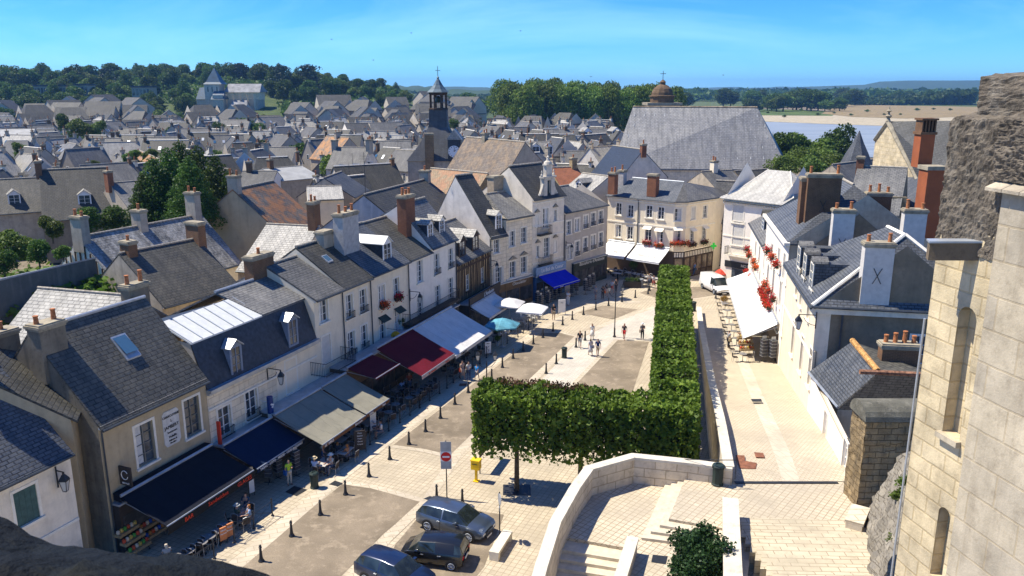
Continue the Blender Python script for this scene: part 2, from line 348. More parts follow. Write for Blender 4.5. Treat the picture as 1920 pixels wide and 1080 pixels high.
M_t_yel=slate('tile_yellow_lichen',(.20,.135,.07),(.27,.19,.10),(.36,.28,.16),.4,(.36,.13,.05),.25,(.35,.22))
M_t_brn=slate('tile_brown',(0.118,0.090,0.065),(0.161,0.127,0.093),(0.223,0.198,0.161),.35,(.3,.2,.1),.2,(.4,.28),.45)
M_s_navy=flat('mansard_slate',(.025,.035,.05),.45,.35,4,.4)
M_metal=flat('pale_metal_roof',(.62,.63,.60),.5,.06); M_metal2=flat('dull_metal_roof',(.33,.33,.31),.6,.15,.6)
M_wood=flat('bleached_wood',(.45,.36,.22),.8,.25,5); M_timber=flat('dark_timber',(.07,.045,.03),.8,.3,5)
M_shut=flat('pale_shutter',(.60,.58,.52),.6,.06); M_curt=flat('curtain_cloth',(.62,.61,.57),.9,.1,6)
M_ftile=flat('ridge_cement',(.38,.34,.27),.9,.3,5)
# ================= window, dormer, chimney pieces
def window(H,s,z,w=.95,h=1.8,kind='win',sur=.14,seed=None):
    F=H['F']; x0,x1,y0,y1=s-w/2,s+w/2,z-h/2,z+h/2
    H['holes'].append((x0,x1,y0,y1)); P=H['root']; rec=.2
    mb=MB()
    if sur: # surround as four strips proud of the wall
        e=.03
        F.box(mb,x0-sur,x0,0,e,y0-.0,y1+sur);F.box(mb,x1,x1+sur,0,e,y0,y1+sur);F.box(mb,x0,x1,0,e,y1,y1+sur)
    F.box(mb,x0-sur-.05,x1+sur+.05,0,.13,y0-.12,y0)
    W=mb.build('window',H.get('trim',M_trim),P)
    rnd=random.Random(int((s*31+z*17)*10)&0xffff if seed is None else seed)
    if kind=='board':
        b=MB(); k=4
        for i in range(k): F.box(b,x0+(x1-x0)*i/k+.005,x0+(x1-x0)*(i+1)/k-.005,-.06,-.03,y0+.01,y1-.01)
        b.build('shutter',H.get('boardm',M_wood),W); return W
    g=MB(); F.box(g,x0,x1,-rec-.015,-rec+.02,y0,y1); g.build('pane',M_gl,W)
    f=MB(); d0,d1=-rec+.025,-rec+.08; t=.055
    F.box(f,x0,x0+t,d0,d1,y0,y1);F.box(f,x1-t,x1,d0,d1,y0,y1);F.box(f,x0+t,x1-t,d0,d1,y0,y0+.08);F.box(f,x0+t,x1-t,d0,d1,y1-t,y1)
    c=(x0+x1)/2; F.box(f,c-.035,c+.035,d0,d1,y0+.08,y1-t)
    n=max(2,int(h/.5))
    for i in range(1,n):
        zz=y0+(y1-y0)*i/n
        F.box(f,x0+t,c-.035,d0,d1-.01,zz-.015,zz+.015);F.box(f,c+.035,x1-t,d0,d1-.01,zz-.015,zz+.015)
    f.build('frame',H.get('frm',M_wfr),W)
    r=rnd.random()
    if r<.42:
        q=MB(); a,b_=((x0+t,x0+.42*w) if r<.3 else (x1-.42*w,x1-t)); F.box(q,a,b_,d0-.015,d0-.002,y0+.1,y1-t); q.build('curtain',M_curt,W)
    if 'shut' in kind:
        for a,b_ in ((x0-w*.5,x0-.02),(x1+.02,x1+w*.5)):
            q=MB(); F.box(q,a,b_,.035,.07,y0,y1)
            for i in range(int(h/.12)): F.box(q,a+.05,b_-.05,.07,.085,y0+.06+i*.12,y0+.13+i*.12)
            q.build('shutter',M_shut,W)
    if 'ped' in kind:
        q=MB(); zt=y1+sur+.12; e=.16
        q.add([F.p(x0-.25,0,zt),F.p(x1+.25,0,zt),F.p(c,0,zt+.42),F.p(x0-.25,e,zt),F.p(x1+.25,e,zt),F.p(c,e,zt+.42)],[(0,2,1),(3,4,5),(0,1,4,3),(1,2,5,4),(2,0,3,5)])
        q.build('pediment',M_capst,W)
    if 'rail' in kind:
        q=MB(); balc(q,F,x0-.08,x1+.08,y0-.02,.55,.18,.11); q.build('railing',M_iron,W)
    if 'flow' in kind:
        flowerbox(F,x0-.1,x1+.1,.22,y0+.05,H['name'],label='red and green flower box on the upper '+('left' if s<2.5 else 'right')+' sill of '+H['name'])
    if 'hood' in kind:
        q=MB(); q.slab([F.p(x0-.15,0,y1+.2),F.p(x1+.15,0,y1+.2),F.p(x1+.15,.55,y1-.18),F.p(x0-.15,.55,y1-.18)],.03); q.build('window_hood',H.get('hoodm',flat('dark_canvas',(.03,.05,.04),.8)),W)
    return W
def balc(q,F,a0,a1,z,h=.9,out=.5,step=.12,floor=False):
    t=.018
    if floor: F.box(q,a0,a1,0,out,z-.12,z)
    for zz in (z+h,z+h*.12):
        F.box(q,a0,a1,out-.04,out,zz-.03,zz); F.box(q,a0,a0+.04,0,out-.04,zz-.03,zz); F.box(q,a1-.04,a1,0,out-.04,zz-.03,zz)
    n=int((a1-a0)/step)
    for i in range(n+1):
        x=a0+.01+(a1-a0-.03)*i/n; F.box(q,x-t/2,x+t/2,out-.03,out-.01,z,z+h-.03)
    for k in range(max(1,int(out/step))):
        d=k*step+.03
        if d<out-.05: F.box(q,a0+.01,a0+.03,d,d+t,z,z+h-.03);F.box(q,a1-.03,a1-.01,d,d+t,z,z+h-.03)
LEAFM={}
def quads(P,N,size,rng,asp=1.,fold=True):
    """numpy leaf quads at points P, random tilt"""
    n=len(P); a=rng.normal(size=(n,3)); 
    if N is not None: a=a*.75+N
    a/=np.linalg.norm(a,axis=1)[:,None]; b=rng.normal(size=(n,3)); u=np.cross(a,b); u/=np.linalg.norm(u,axis=1)[:,None]; v=np.cross(a,u)
    s=size*(.6+.8*rng.random((n,1))); u=u*s*.5*asp; v=v*s*.5
    V=np.stack([P-u-v*.2,P+v*-.9,P+u-v*.2,P+v],1).reshape(-1,3); return V
def leafobj(name,V,mat,parent=None,label=None,off=(0,0,0)):
    V=V-np.array(OFF.get(parent.name,(0,0,0)) if parent else off); n=len(V)//4; me=bpy.data.meshes.new(name)
    me.vertices.add(4*n); me.vertices.foreach_set('co',V.astype(np.float32).ravel()); me.loops.add(4*n); me.loops.foreach_set('vertex_index',np.arange(4*n,dtype=np.int32))
    me.polygons.add(n); me.polygons.foreach_set('loop_start',np.arange(0,4*n,4,dtype=np.int32)); 
    me.update(calc_edges=True); me.materials.append(mat); o=bpy.data.objects.new(name,me); C.objects.link(o)
    if parent: o.parent=parent; OFF[o.name]=OFF.get(parent.name,(0,0,0)); CHD.setdefault(parent.name,[]).append(o)
    if label:o['label']=label
    return o
M_flr=leafm('red_geranium_petals',(.55,.03,.01),(.75,.10,.02),.2); M_flg=leafm('geranium_leaves',(.05,.10,.02),(.09,.15,.03),.3)
NB=[0]
def flowerbox(F,a0,a1,d,z,where,red=True,label=None,rr=None,group=None):
    NB[0]+=1; rng=np.random.default_rng(NB[0]); c=F.p((a0+a1)/2,d,z)
    t=thing('flower_box',label or 'red geranium box on the sill of '+where,'flower box',tuple(c),0,group)
    b=MB(); F.box(b,a0,a1,d-.12,d+.12,z-.1,z+.1); b.build('planter',flat('dark_planter',(.04,.05,.03),.8),t)
    L=a1-a0; k=int(260*max(.6,L)); 
    def cloud(k,sg,zc):
        s=rng.random(k)*L+a0; dd=d+rng.normal(size=k)*.17; zz=z+zc+rng.normal(size=k)*sg
        return np.array([list(F.p(s[i],dd[i],zz[i])) for i in range(k)])
    leafobj('foliage',quads(cloud(k//2,.16,.05),None,.12,rng),M_flg,t); leafobj('flowers',quads(cloud(k,.19,.14),None,.11,rng),rr or M_flr,t)
    return t
def chimney(cx,cy,z0,z1,w,d,rz,mat,label=None,pots=2,parent=None,cap=M_capst,potm=None,anchor=False,taper=0,name='chimney'):
    """w along local x; part of its house when parent is given"""
    ca,sa=math.cos(rz),math.sin(rz)
    def q(x,y,z): return (cx+x*ca-y*sa,cy+x*sa+y*ca,z)
    def bx(mb,hw,hd,a,b,hw2=None,hd2=None):
        hw2=hw2 or hw;hd2=hd2 or hd
        mb.hexa([q(-hw,-hd,a),q(hw,-hd,a),q(hw,hd,a),q(-hw,hd,a),q(-hw2,-hd2,b),q(hw2,-hd2,b),q(hw2,hd2,b),q(-hw2,hd2,b)])
    m=MB(); bx(m,w/2,d/2,z0,z1-.3,w/2*(1-taper),d/2*(1-taper)); st=m.build(name,mat,parent,label)
    m=MB(); w2=w/2*(1-taper);d2=d/2*(1-taper); bx(m,w2+.04,d2+.04,z1-.3,z1-.18); bx(m,w2+.10,d2+.10,z1-.18,z1-.04); bx(m,w2+.03,d2+.03,z1-.04,z1+.04); m.build('chimney_cap',cap,st)
    if pots:
        for i in range(pots):
            m=MB(); x=(-w2+.25+(2*w2-.5)*i/max(1,pots-1)) if pots>1 else 0
            h=.45+.25*((i*7+int(cx*3))%3)/2; m.lathe(q(x,0,z1+.02),[(.15,0),(.13,.05),(.11,h-.08),(.135,h-.06),(.135,h)],10)
            m.build('chimney_pot',potm or M_pot,st)
    if anchor:
        m=MB(); zc=(z0+z1)/2+.1; 
        for sx in (-1,1):
            m.tube(q(0,-d/2-.03,zc),q(sx*.25,-d/2-.03,zc+.5),.022,.022,5); m.tube(q(0,-d/2-.03,zc),q(sx*.25,-d/2-.03,zc-.5),.022,.022,5)
        m.build('wall_anchor',M_iron,st)
    return st
def roofslab(root,pts,mat,name='roof',th=.14): m=MB(); m.slab(pts,th); return m.build(name,mat,root)
def ridge(root,a,b,mat=None,r=.11,name='ridge_tiles'):
    m=MB(); m.tube(a,b,r,r,7); return m.build(name,mat or M_ftile,root)
def house(name,label,A,B,depth,ze,rd,zr,wallm,roofm,wins=(),gr=None,z0=-.1,ov=.28,sidem=None,trim=None,band=(),cat='house',rs=None,skip=(),pipes=(),objname='town_house',gut=True,wv=0,boardm=None,hoodm=None,frm=None):
    """A->B facade line seen from outside; rd = ridge distance behind facade"""
    F=Fac(A,B); root=thing(objname,label,cat,tuple(F.p(F.L/2,0,0)),0,gr); H={'F':F,'root':root,'holes':[],'name':name}
    if trim:H['trim']=trim
    if frm:H['frm']=frm
    if boardm:H['boardm']=boardm
    if hoodm:H['hoodm']=hoodm
    for w in wins:
        x,y=w[0],w[1]; s,z=F.px(x,y); window(H,s,z,*(w[2:4] if len(w)>3 else (.95,1.8)),*(w[4:]))
    L=F.L; m=MB(); F.wall(m,0,L,z0,ze,H['holes']); H['wall']=m.build('wall',wallm,root)
    s_=MB(); 
    for a in (0,L):
        e=[F.p(a,-.001,z0),F.p(a,-.001,ze),F.p(a,-rd,zr-.05),F.p(a,-depth,ze),F.p(a,-depth,z0)]
        s_.poly(*(e if a==0 else e[::-1]))
    s_.poly(F.p(0,-depth,z0),F.p(0,-depth,ze),F.p(L,-depth,ze),F.p(L,-depth,z0)); s_.build('side_wall',sidem or wallm,root)
    if rs is None: rs=(0,L)
    dz=(zr-ze)/rd; dzb=(zr-ze)/(depth-rd)
    if 'front' not in skip: roofslab(root,[F.p(-.02,ov,ze-dz*ov+.12),F.p(L+.02,ov,ze-dz*ov+.12),F.p(rs[1],-rd,zr+.12),F.p(rs[0],-rd,zr+.12)],roofm)
    if 'back' not in skip: roofslab(root,[F.p(rs[0],-rd,zr+.118),F.p(rs[1],-rd,zr+.118),F.p(L+.02,-depth-ov,ze-dzb*ov+.12),F.p(-.02,-depth-ov,ze-dzb*ov+.12)],roofm)
    if rs[1]<L-.5: roofslab(root,[F.p(L+.03,ov,ze-dz*ov+.119),F.p(L+.2,-depth-ov,ze-.1),F.p(rs[1],-rd,zr+.119)],roofm)
    if rs[0]>.5: roofslab(root,[F.p(-.03,ov,ze-dz*ov+.119),F.p(rs[0],-rd,zr+.119),F.p(-.2,-depth-ov,ze-.1)],roofm)
    if 'ridge' not in skip: ridge(root,F.p(rs[0],-rd,zr+.15),F.p(rs[1],-rd,zr+.15),M_zinc if 'zr' in skip else M_ftile)
    if gut:
        m=MB(); m.tube(F.p(0,ov+.06,ze-dz*ov+.03),F.p(L,ov+.06,ze-dz*ov+.03),.075,.075,7); m.build('gutter',M_gut,root)
        m=MB(); F.box(m,.02,L-.02,0,.16,ze-.26,ze-.05); m.build('cornice',trim or M_trim,root)
    for a in pipes:
        m=MB(); m.tube(F.p(a,.09,z0),F.p(a,.09,ze-.3),.05,.05,6); m.build('downpipe',M_gut,root)
    for zb in band:
        m=MB(); F.box(m,.03,L-.03,0,.07,zb,zb+.14); m.build('string_course',M_capst if zb<0 else (trim or M_trim),root)
    H['roofz']=lambda d:ze+dz*d
    return H
def dormer(H,s,dd,w,h,zb,rl,mat_f=M_wfr,roofm=None,sidem=None,slope_at=None,kind='gable'):
    """dormer on the front roof slope; dd = distance of its front behind the facade, rl its length"""
    F=H['F'];root=H['root'];x0,x1=s-w/2,s+w/2; roofm=roofm or M_s_pale; sidem=sidem or M_s_navy
    b=MB(); F.box(b,x0,x1,-dd-rl,-dd,zb,zb+h); D=b.build('dormer',sidem,root)
    f=MB(); e=.06
    F.box(f,x0-.04,x0+.12,-dd,-dd+e,zb-.05,zb+h);F.box(f,x1-.12,x1+.04,-dd,-dd+e,zb-.05,zb+h);F.box(f,x0+.12,x1-.12,-dd,-dd+e,zb+h-.14,zb+h);F.box(f,x0+.12,x1-.12,-dd,-dd+e,zb-.05,zb+.1)
    c=s; F.box(f,c-.03,c+.03,-dd,-dd+e-.01,zb+.1,zb+h-.14)
    for k in (1,2): F.box(f,x0+.12,x1-.12,-dd,-dd+e-.02,zb+.1+(h-.24)*k/3-.015,zb+.1+(h-.24)*k/3+.015)
    if kind=='gable': f.add([F.p(x0-.04,-dd+.0,zb+h),F.p(x1+.04,-dd,zb+h),F.p(c,-dd,zb+h+w*.38),F.p(x0-.04,-dd+e,zb+h),F.p(x1+.04,-dd+e,zb+h),F.p(c,-dd+e,zb+h+w*.38)],[(0,2,1),(3,4,5),(0,1,4,3),(1,2,5,4),(2,0,3,5)])
    f.build('frame',mat_f,D)
    g=MB(); F.box(g,x0+.12,x1-.12,-dd-.01,-dd+.015,zb+.1,zb+h-.14); g.build('pane',M_gl,D)
    r=MB(); o=.14; zr=zb+h+w*.42
    if kind=='gable':
        r.slab([F.p(x0-o,-dd+.2,zb+h-.05),F.p(c,-dd+.2,zr),F.p(c,-dd-rl,zr),F.p(x0-o,-dd-rl,zb+h-.05)],.07); r.slab([F.p(c,-dd+.2,zr+.002),F.p(x1+o,-dd+.2,zb+h-.05),F.p(x1+o,-dd-rl,zb+h-.05),F.p(c,-dd-rl,zr+.002)],.07)
    else:
        n=8; pr=[]
        for i in range(n+1):
            t=math.pi*i/n; pr.append((c-(w/2+.1)*math.cos(t),zb+h+.02+math.sin(t)*w*.33))
        for i in range(n):
            (a,za),(b2,zb2)=pr[i],pr[i+1]; r.add([F.p(a,-dd+.15,za),F.p(b2,-dd+.15,zb2),F.p(b2,-dd-.9,zb2),F.p(a,-dd-.9,za)],[(0,1,2,3)])
        r.add([F.p(a,-dd+.08,z) for a,z in pr],[tuple(range(n,-1,-1))])
    r.build('dormer_roof',roofm,D); return D
def skylight(H,s,d,w=.8,h=1.0,open_=0):
    F=H['F']; rz=H['roofz']; m=MB(); sl=rz(1)-rz(0)
    def P(a,dd,o): return F.p(a,-dd,rz(dd)+.13+o)
    fr=MB(); k=.07
    fr.hexa([P(s-w/2,d,0),P(s+w/2,d,0),P(s+w/2,d+h*.7,0),P(s-w/2,d+h*.7,0),P(s-w/2,d,.09),P(s+w/2,d,.09),P(s+w/2,d+h*.7,.09),P(s-w/2,d+h*.7,.09)])
    o=fr.build('skylight',M_zinc,H['root'])
    g=MB(); g.poly(P(s-w/2+k,d+k,.1+open_),P(s+w/2-k,d+k,.1+open_),P(s+w/2-k,d+h*.7-k,.1),P(s-w/2+k,d+h*.7-k,.1)); g.build('pane',flat('sky_glass',(.05,.12,.2),.05,.05,2,.9),o)
    return o
# ================= LEFT ROW
az=R(21.8); A0=Vector((-21.2,37.5,0)); UL=Vector((math.sin(az),math.cos(az),0)); NL=Vector((UL.y,-UL.x,0))
def LS(s): p=A0+UL*s; return (p.x,p.y)
FL=Fac(LS(0),LS(60))
def spx(x,y,off=0): return FL.px(x,y,off)
# tan house
H1=house('the tan charcuterie house','tan rendered house with a painted wall sign, weathered slate roof and open skylight',LS(.3),LS(7.9),8,7.35,4,11.75,M_tan,M_s_dark,
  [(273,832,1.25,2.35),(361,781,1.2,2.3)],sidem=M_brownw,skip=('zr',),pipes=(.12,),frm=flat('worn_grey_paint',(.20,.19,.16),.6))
chimney(*tuple(H1['F'].p(.55,-3.4,0))[:2],9.2,12.3,1.5,.9,R(68.2),M_brownw,None,2,H1['root'])
chimney(*tuple(H1['F'].p(.3,-6.5,0))[:2],8.2,11.6,1.3,.9,R(68.2),M_brownw,None,1,H1['root'])
chimney(*tuple(H1['F'].p(7.75,-4.9,0))[:2],8.0,12.6,1.5,.7,R(68.2),M_dgrey,None,2,H1['root'])
skylight(H1,*(lambda q:(q[0]-.3,1.7))(spx(255,697,-1.7)),1.0,1.5,.22)
F=H1['F']; s,z=F.px(321,801)
m=MB(); pts=[]
for (a,b) in ((-.45,1.05),(.45,1.05),(.6,.9),(.6,-.85),(.45,-1.05),(-.45,-1.05),(-.6,-.85),(-.6,.9)): pts.append((s+a,z+b))
m.add([F.p(a,.0,b) for a,b in pts]+[F.p(a,.04,b) for a,b in pts],[tuple(range(8,16))[::-1],*[(i,(i+1)%8,8+(i+1)%8,8+i) for i in range(8)]])
sg=m.build('painted_sign',flat('sign_white',(.62,.6,.54),.8),H1['root'])
M_ink=flat('black_ink',(.03,.03,.03),.8,.1,3,.2,0,0)
for t,dz,sz in (('CHARCUTERIE',.72,.19),('S.',.42,.2),('JAMBERT',.08,.27),('Saucissons',-.22,.17),('Volaille',-.5,.2),('Rillettes &',-.72,.14),('Boudins',-.88,.14)):
    lettering(t,sz,F.p(s,.045,z+dz),F.u,F.U,M_ink,sg)
# low house at far left across the alley
H0=house('the low house','low cream stone house with dark blue slate roof at the left edge, green shutter',LS(-9),LS(-1.45),8,6.8,4.2,10.7,M_limep,M_s_blue,
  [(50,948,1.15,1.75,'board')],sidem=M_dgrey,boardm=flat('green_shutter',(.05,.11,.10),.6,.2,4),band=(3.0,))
skylight(H0,7.55-3.7,1.4,1.1,1.6)
# mansard house
H2=house('the mansard house','mansard house with pale metal and slate upper roofs, navy slate slope and two framed dormers',LS(7.92),LS(18.95),8.5,6.45,4,10.6,M_lime,M_s_grey,
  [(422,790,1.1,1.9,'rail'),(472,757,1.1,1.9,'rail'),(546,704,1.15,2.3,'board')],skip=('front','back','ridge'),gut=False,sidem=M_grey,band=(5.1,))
F=H2['F'];L=F.L;rt=H2['root']; sm=6.4
m=MB(); F.box(m,6.4,L-.01,.0,.025,2.6,6.1); m.build('render_panel',M_cream,rt)
m=MB(); F.box(m,-.05,L+.05,-.1,.42,6.3,6.5);F.box(m,-.02,L+.02,-.1,.25,6.15,6.3); m.build('cornice',M_zinc,rt)
m=MB(); m.slab([F.p(0,.1,6.5),F.p(L,.1,6.5),F.p(L,-.85,9.35),F.p(0,-.85,9.35)],.1); m.build('mansard_slope',M_s_navy,rt)
for a in (0,L): m=MB(); m.poly(F.p(a,-.02,6.4),F.p(a,-.9,9.3),F.p(a,-4,10.6 if a else 9.6),F.p(a,-8.5,8.4),F.p(a,-8.5,6.4)); m.build('side_wall',M_grey,rt)
roofslab(rt,[F.p(-.05,-.75,9.35),F.p(sm,-.75,9.35),F.p(sm,-3.1,10.35),F.p(-.05,-3.1,10.35)],M_metal,'metal_roof',.1)
m=MB()
for i in range(8):
    a=sm*i/7-.02; m.hexa([F.p(a,-.75,9.36),F.p(a+.05,-.75,9.36),F.p(a+.05,-3.1,10.36),F.p(a,-3.1,10.36),F.p(a,-.75,9.41),F.p(a+.05,-.75,9.41),F.p(a+.05,-3.1,10.41),F.p(a,-3.1,10.41)])
m.build('roof_seam',M_zinc,rt)
roofslab(rt,[F.p(-.05,-3.1,10.33),F.p(sm,-3.1,10.33),F.p(sm,-8.5,8.6),F.p(-.05,-8.5,8.6)],M_s_navy,'back_slope')
roofslab(rt,[F.p(sm,-.7,9.42),F.p(L+.02,-.7,9.42),F.p(L+.02,-4,10.75),F.p(sm-.6,-4,10.75)],M_s_grey)
roofslab(rt,[F.p(sm-.6,-4,10.745),F.p(L+.02,-4,10.745),F.p(L,-8.7,8.5),F.p(sm-.6,-8.7,8.5)],M_s_grey)
ridge(rt,F.p(sm-.6,-4,10.8),F.p(L,-4,10.8),M_zinc)
for (x,y) in ((434,672),(541,620)):
    s,z=F.px(x,y,-.35); D=dormer(H2,s,.02,1.0,1.9,z-1.0,.8,flat('blue_grey_frame',(.2,.24,.3),.5,.1),M_zinc,flat('blue_grey_frame',(.2,.24,.3)))
# houses 3..7
def row(sa,sb,*a,**k): return house(k.pop('nm'),a[0],LS(sa),LS(sb),*a[1:],**k)
H3=row(18.98,22.6,'narrow cream house with a boarded arched window and a long iron balcony',8,9.35,4,11.4,M_cream,M_s_grey,[(607,582,1.0,1.75),(612,655,1.05,2.1,'board')],nm='the narrow cream house',pipes=(3.5,),boardm=M_shut)
chimney(*tuple(H3['F'].p(-.3,-4.3,0))[:2],9.5,12.4,2.3,.8,R(68.2),M_dbrick,None,1,H3['root'])
H4=row(22.62,26.55,'cream house with four windows, small iron window rails and smooth dark slate roof',8,9.4,4,12.1,M_cream,M_s_dark,[(655,575,.95,1.85,'rail'),(681,564,.95,1.85,'rail'),(659,645,.95,1.95,'rail'),(683,632,.95,1.95,'rail')],nm='the four window house',pipes=(3.85,))
chimney(*tuple(H4['F'].p(3.2,-3.6,0))[:2],10.8,13.0,1.3,.8,R(68.2),M_grey,None,0,H4['root'])
skylight(H4,1.6,2.0,.7,.9)
H5=row(26.57,32.75,'cream house with flower boxes, dark window hoods and blue slate roof with one dormer',8,9.5,4.5,12.4,M_cream,M_s_blue,[(716,555,.95,1.8,'flow'),(743,541,.95,1.8,'flow'),(717,617,.95,1.9,'hood'),(746,600,.95,1.9,'hood')],nm='the geranium house',pipes=(6.1,))
chimney(*tuple(H5['F'].p(.9,-2.6,0))[:2],9.8,14.3,2.3,.9,R(68.2),flat('grey_chimney_render',(.44,.41,.37),.8,.15),None,3,H5['root'])
dormer(H5,3.9,.7,1.3,1.55,9.9,3.2,M_wfr,M_metal,M_s_navy)
H6=row(32.77,36.9,'white house with one upper window and moss brown slate roof',9,9.55,4.5,12.35,M_white,M_s_dark,[(787,509,1.0,2.0),(788,577,1.05,2.1)],nm='the white house with moss brown roof')
H7=row(36.92,42.3,'white house with two zinc topped dormers, brick chimney and a long iron balcony',9,9.95,3.3,13.5,M_white,M_s_grey,[(819,495,1.0,1.9,'rail'),(845,484,1.0,1.9,'rail'),(821,556,1.0,2.1),(845,541,1.0,2.1)],nm='the white two dormer house',pipes=(5.2,))
chimney(*tuple(H7['F'].p(-.1,-2.3,0))[:2],10.2,14.6,1.7,.9,R(68.2),M_brick,None,3,H7['root'])
dormer(H7,1.2,.6,1.0,1.5,10.4,2.0,M_wfr,M_s_pale);dormer(H7,3.6,.6,1.0,1.5,10.4,2.0,M_wfr,M_s_pale)
# half timbered
H8=row(42.32,50.6,'half timbered house with ochre panels, crooked dark beams and two big slate dormers',8,7.3,4,10.2,flat('ochre_infill',(.50,.36,.19),.85,.12,2),M_s_grey,[(877,530,.9,1.7,'win',0),(905,516,.9,1.7,'win',0)],nm='the timbered house',trim=M_timber)
F=H8['F'];L=F.L; m=MB(); rnd=random.Random(5)
for zz in (7.0,6.45,3.1): F.box(m,.0,L,.0,.07,zz-.1,zz+.1)
n=26
for i in range(n+1):
    a=.08+(L-.16)*i/n; hit=[h for h in H8['holes'] if h[0]-.08<a<h[1]+.08]; le=rnd.uniform(-.12,.12)
    segs=[(3.2,6.35),(6.55,6.9)] if not hit else [(3.2,hit[0][2]-.14),(hit[0][3]+.05,6.9)]
    for z_0,z_1 in segs:
        if z_1>z_0: m.hexa([F.p(a-.05,.06,z_0),F.p(a+.05,.06,z_0),F.p(a+.05,0,z_0),F.p(a-.05,0,z_0),F.p(a-.05+le,.06,z_1),F.p(a+.05+le,.06,z_1),F.p(a+.05+le,0,z_1),F.p(a-.05+le,0,z_1)])
m.build('timber_frame',M_timber,H8['root'])
dormer(H8,2.0,.3,1.5,1.6,7.6,2.9,M_timber,M_s_pale);dormer(H8,5.2,.3,1.5,1.6,7.6,2.9,M_timber,M_s_pale)
# limestone, ornate, grey houses on the bend
P2=Vector((LS(50.62)[0],LS(50.62)[1],0)); a2=R(40.5); U2=Vector((math.sin(a2),math.cos(a2),0))
def RS(s): p=P2+U2*s; return (p.x,p.y)
H9=house('the tall gabled house','limestone house with tall steep slate gable, blank pale side wall and one dormer',RS(.0),RS(2.7),9,8.6,5,14.6,M_lime,M_s_dark,[(931,462,.85,1.5),(934,516,.9,1.7,'shut')],sidem=stonew('pale_side_wall',(.62,.58,.52),(.3,.28,.25),.3),pipes=(.1,))
dormer(H9,1.9,.4,1.0,1.7,9.0,2.6,M_wfr,M_s_pale)
H9b=house('the pedimented house','limestone house with pedimented windows and rough stone hipped roof',RS(2.72),RS(7.25),8,10.15,4,12.3,M_lime,M_s_grey,[(960,448,.9,1.75,'win'),(982,441,.9,1.75,'win'),(961,506,.95,1.9,'ped'),(982,497,.95,1.9,'ped')],rs=(1.2,4.4),band=(3.2,))
chimney(*tuple(H9b['F'].p(3.6,-4.8,0))[:2],11,14.2,1.6,1.0,R(49.5),flat('tan_chimney_render',(.42,.33,.22),.85,.15),None,0,H9b['root'])
H10=house('the ornate house','tall ornate white house with sculpted stone dormer and two scrolled balconies',RS(7.27),RS(13.2),8,11.9,3.5,15.2,M_limep,M_s_dark,[(1023,409,1.0,2.3,'win'),(1025,464,1.0,2.3,'win'),(1007,414,.55,1.3,'board',.08),(1041,404,.55,1.3,'win',.08),(1008,472,.55,1.4,'win',.08),(1041,462,.55,1.4,'board',.08)],band=(11.2,8.6,7.2,4.2),boardm=M_trim)
F=H10['F']
for x,y in ((1007,398),(1041,388),(1008,455),(1041,445)):
    s,z=F.px(x,y); q=MB(); q.add([F.p(s-.5,0,z),F.p(s+.5,0,z),F.p(s,0,z+.4),F.p(s-.5,.14,z),F.p(s+.5,.14,z),F.p(s,.14,z+.4)],[(0,2,1),(3,4,5),(0,1,4,3),(1,2,5,4),(2,0,3,5)]); q.build('pediment',M_capst,H10['root'])
for x,y in ((1023,439),(1025,495)):
    s,z=F.px(x,y,.4); q=MB(); balc(q,F,s-1.1,s+1.1,z,.95,.55,.13,True); q.build('balcony',M_iron,H10['root'])
s=3.0; q=MB() # sculpted stone dormer
F.box(q,s-1.0,s-.35,-.5,.05,11.9,14.0);F.box(q,s+.35,s+1.0,-.5,.05,11.9,14.0);F.box(q,s-.35,s+.35,-.5,.0,13.7,14.0);F.box(q,s-1.2,s+1.2,-.5,.15,14.0,14.2)
F.box(q,s-.55,s+.55,-.45,.03,14.2,15.4);F.box(q,s-.7,s+.7,-.45,.12,15.4,15.55)
for sx in (-1,1):
    q.add([F.p(s+sx*1.0,-.02,11.9),F.p(s+sx*1.75,-.02,11.9),F.p(s+sx*1.5,-.02,12.3),F.p(s+sx*1.15,-.02,13.0),F.p(s+sx*1.0,-.02,13.4),F.p(s+sx*1.0,-.3,11.9),F.p(s+sx*1.75,-.3,11.9),F.p(s+sx*1.5,-.3,12.3),F.p(s+sx*1.15,-.3,13.0),F.p(s+sx*1.0,-.3,13.4)],[(0,1,2,3,4),(9,8,7,6,5),(1,6,7,2),(2,7,8,3),(3,8,9,4)])
    q.lathe(F.p(s+sx*1.1,-.2,14.2),[(.12,0),(.16,.15),(.06,.35),(.1,.5),(.01,.75)],8); q.lathe(F.p(s+sx*1.65,-.15,11.95),[(.12,0),(.16,.15),(.06,.3),(.01,.5)],8)
q.lathe(F.p(s,-.2,15.55),[(.5,0),(.42,.25),(.2,.4),(.12,.7),(.16,.8),(.01,1.0)],10)
D=q.build('stone_dormer',stonew('weathered_dormer_stone',(.56,.51,.42),(.2,.18,.14),.6,None,.6,.2,.9,.3,.4),H10['root']); g=MB(); F.box(g,s-.35,s+.35,-.3,-.25,11.95,13.7); g.build('pane',M_gl,D)
H11=house('the grey shop house','grey cream house with ten framed windows above the dark biscuit shop front',RS(13.22),RS(22.4),8,9.65,4,11.9,stonew('grey_cream_render',(.47,.42,.35),(.3,.26,.2),.2),M_s_grey,
  [(x,y,.85,1.55,'rail' if x>1090 else 'win',.2) for x,y in ((1066,427),(1082,422),(1098,416),(1112,411),(1126,407))]+[(x,y,.85,1.75,'rail' if x>1075 else 'shut',.2) for x,y in ((1068,473),(1082,466),(1097,459),(1112,454),(1126,449))],rs=(0,6.2),pipes=(.1,),cat='house')
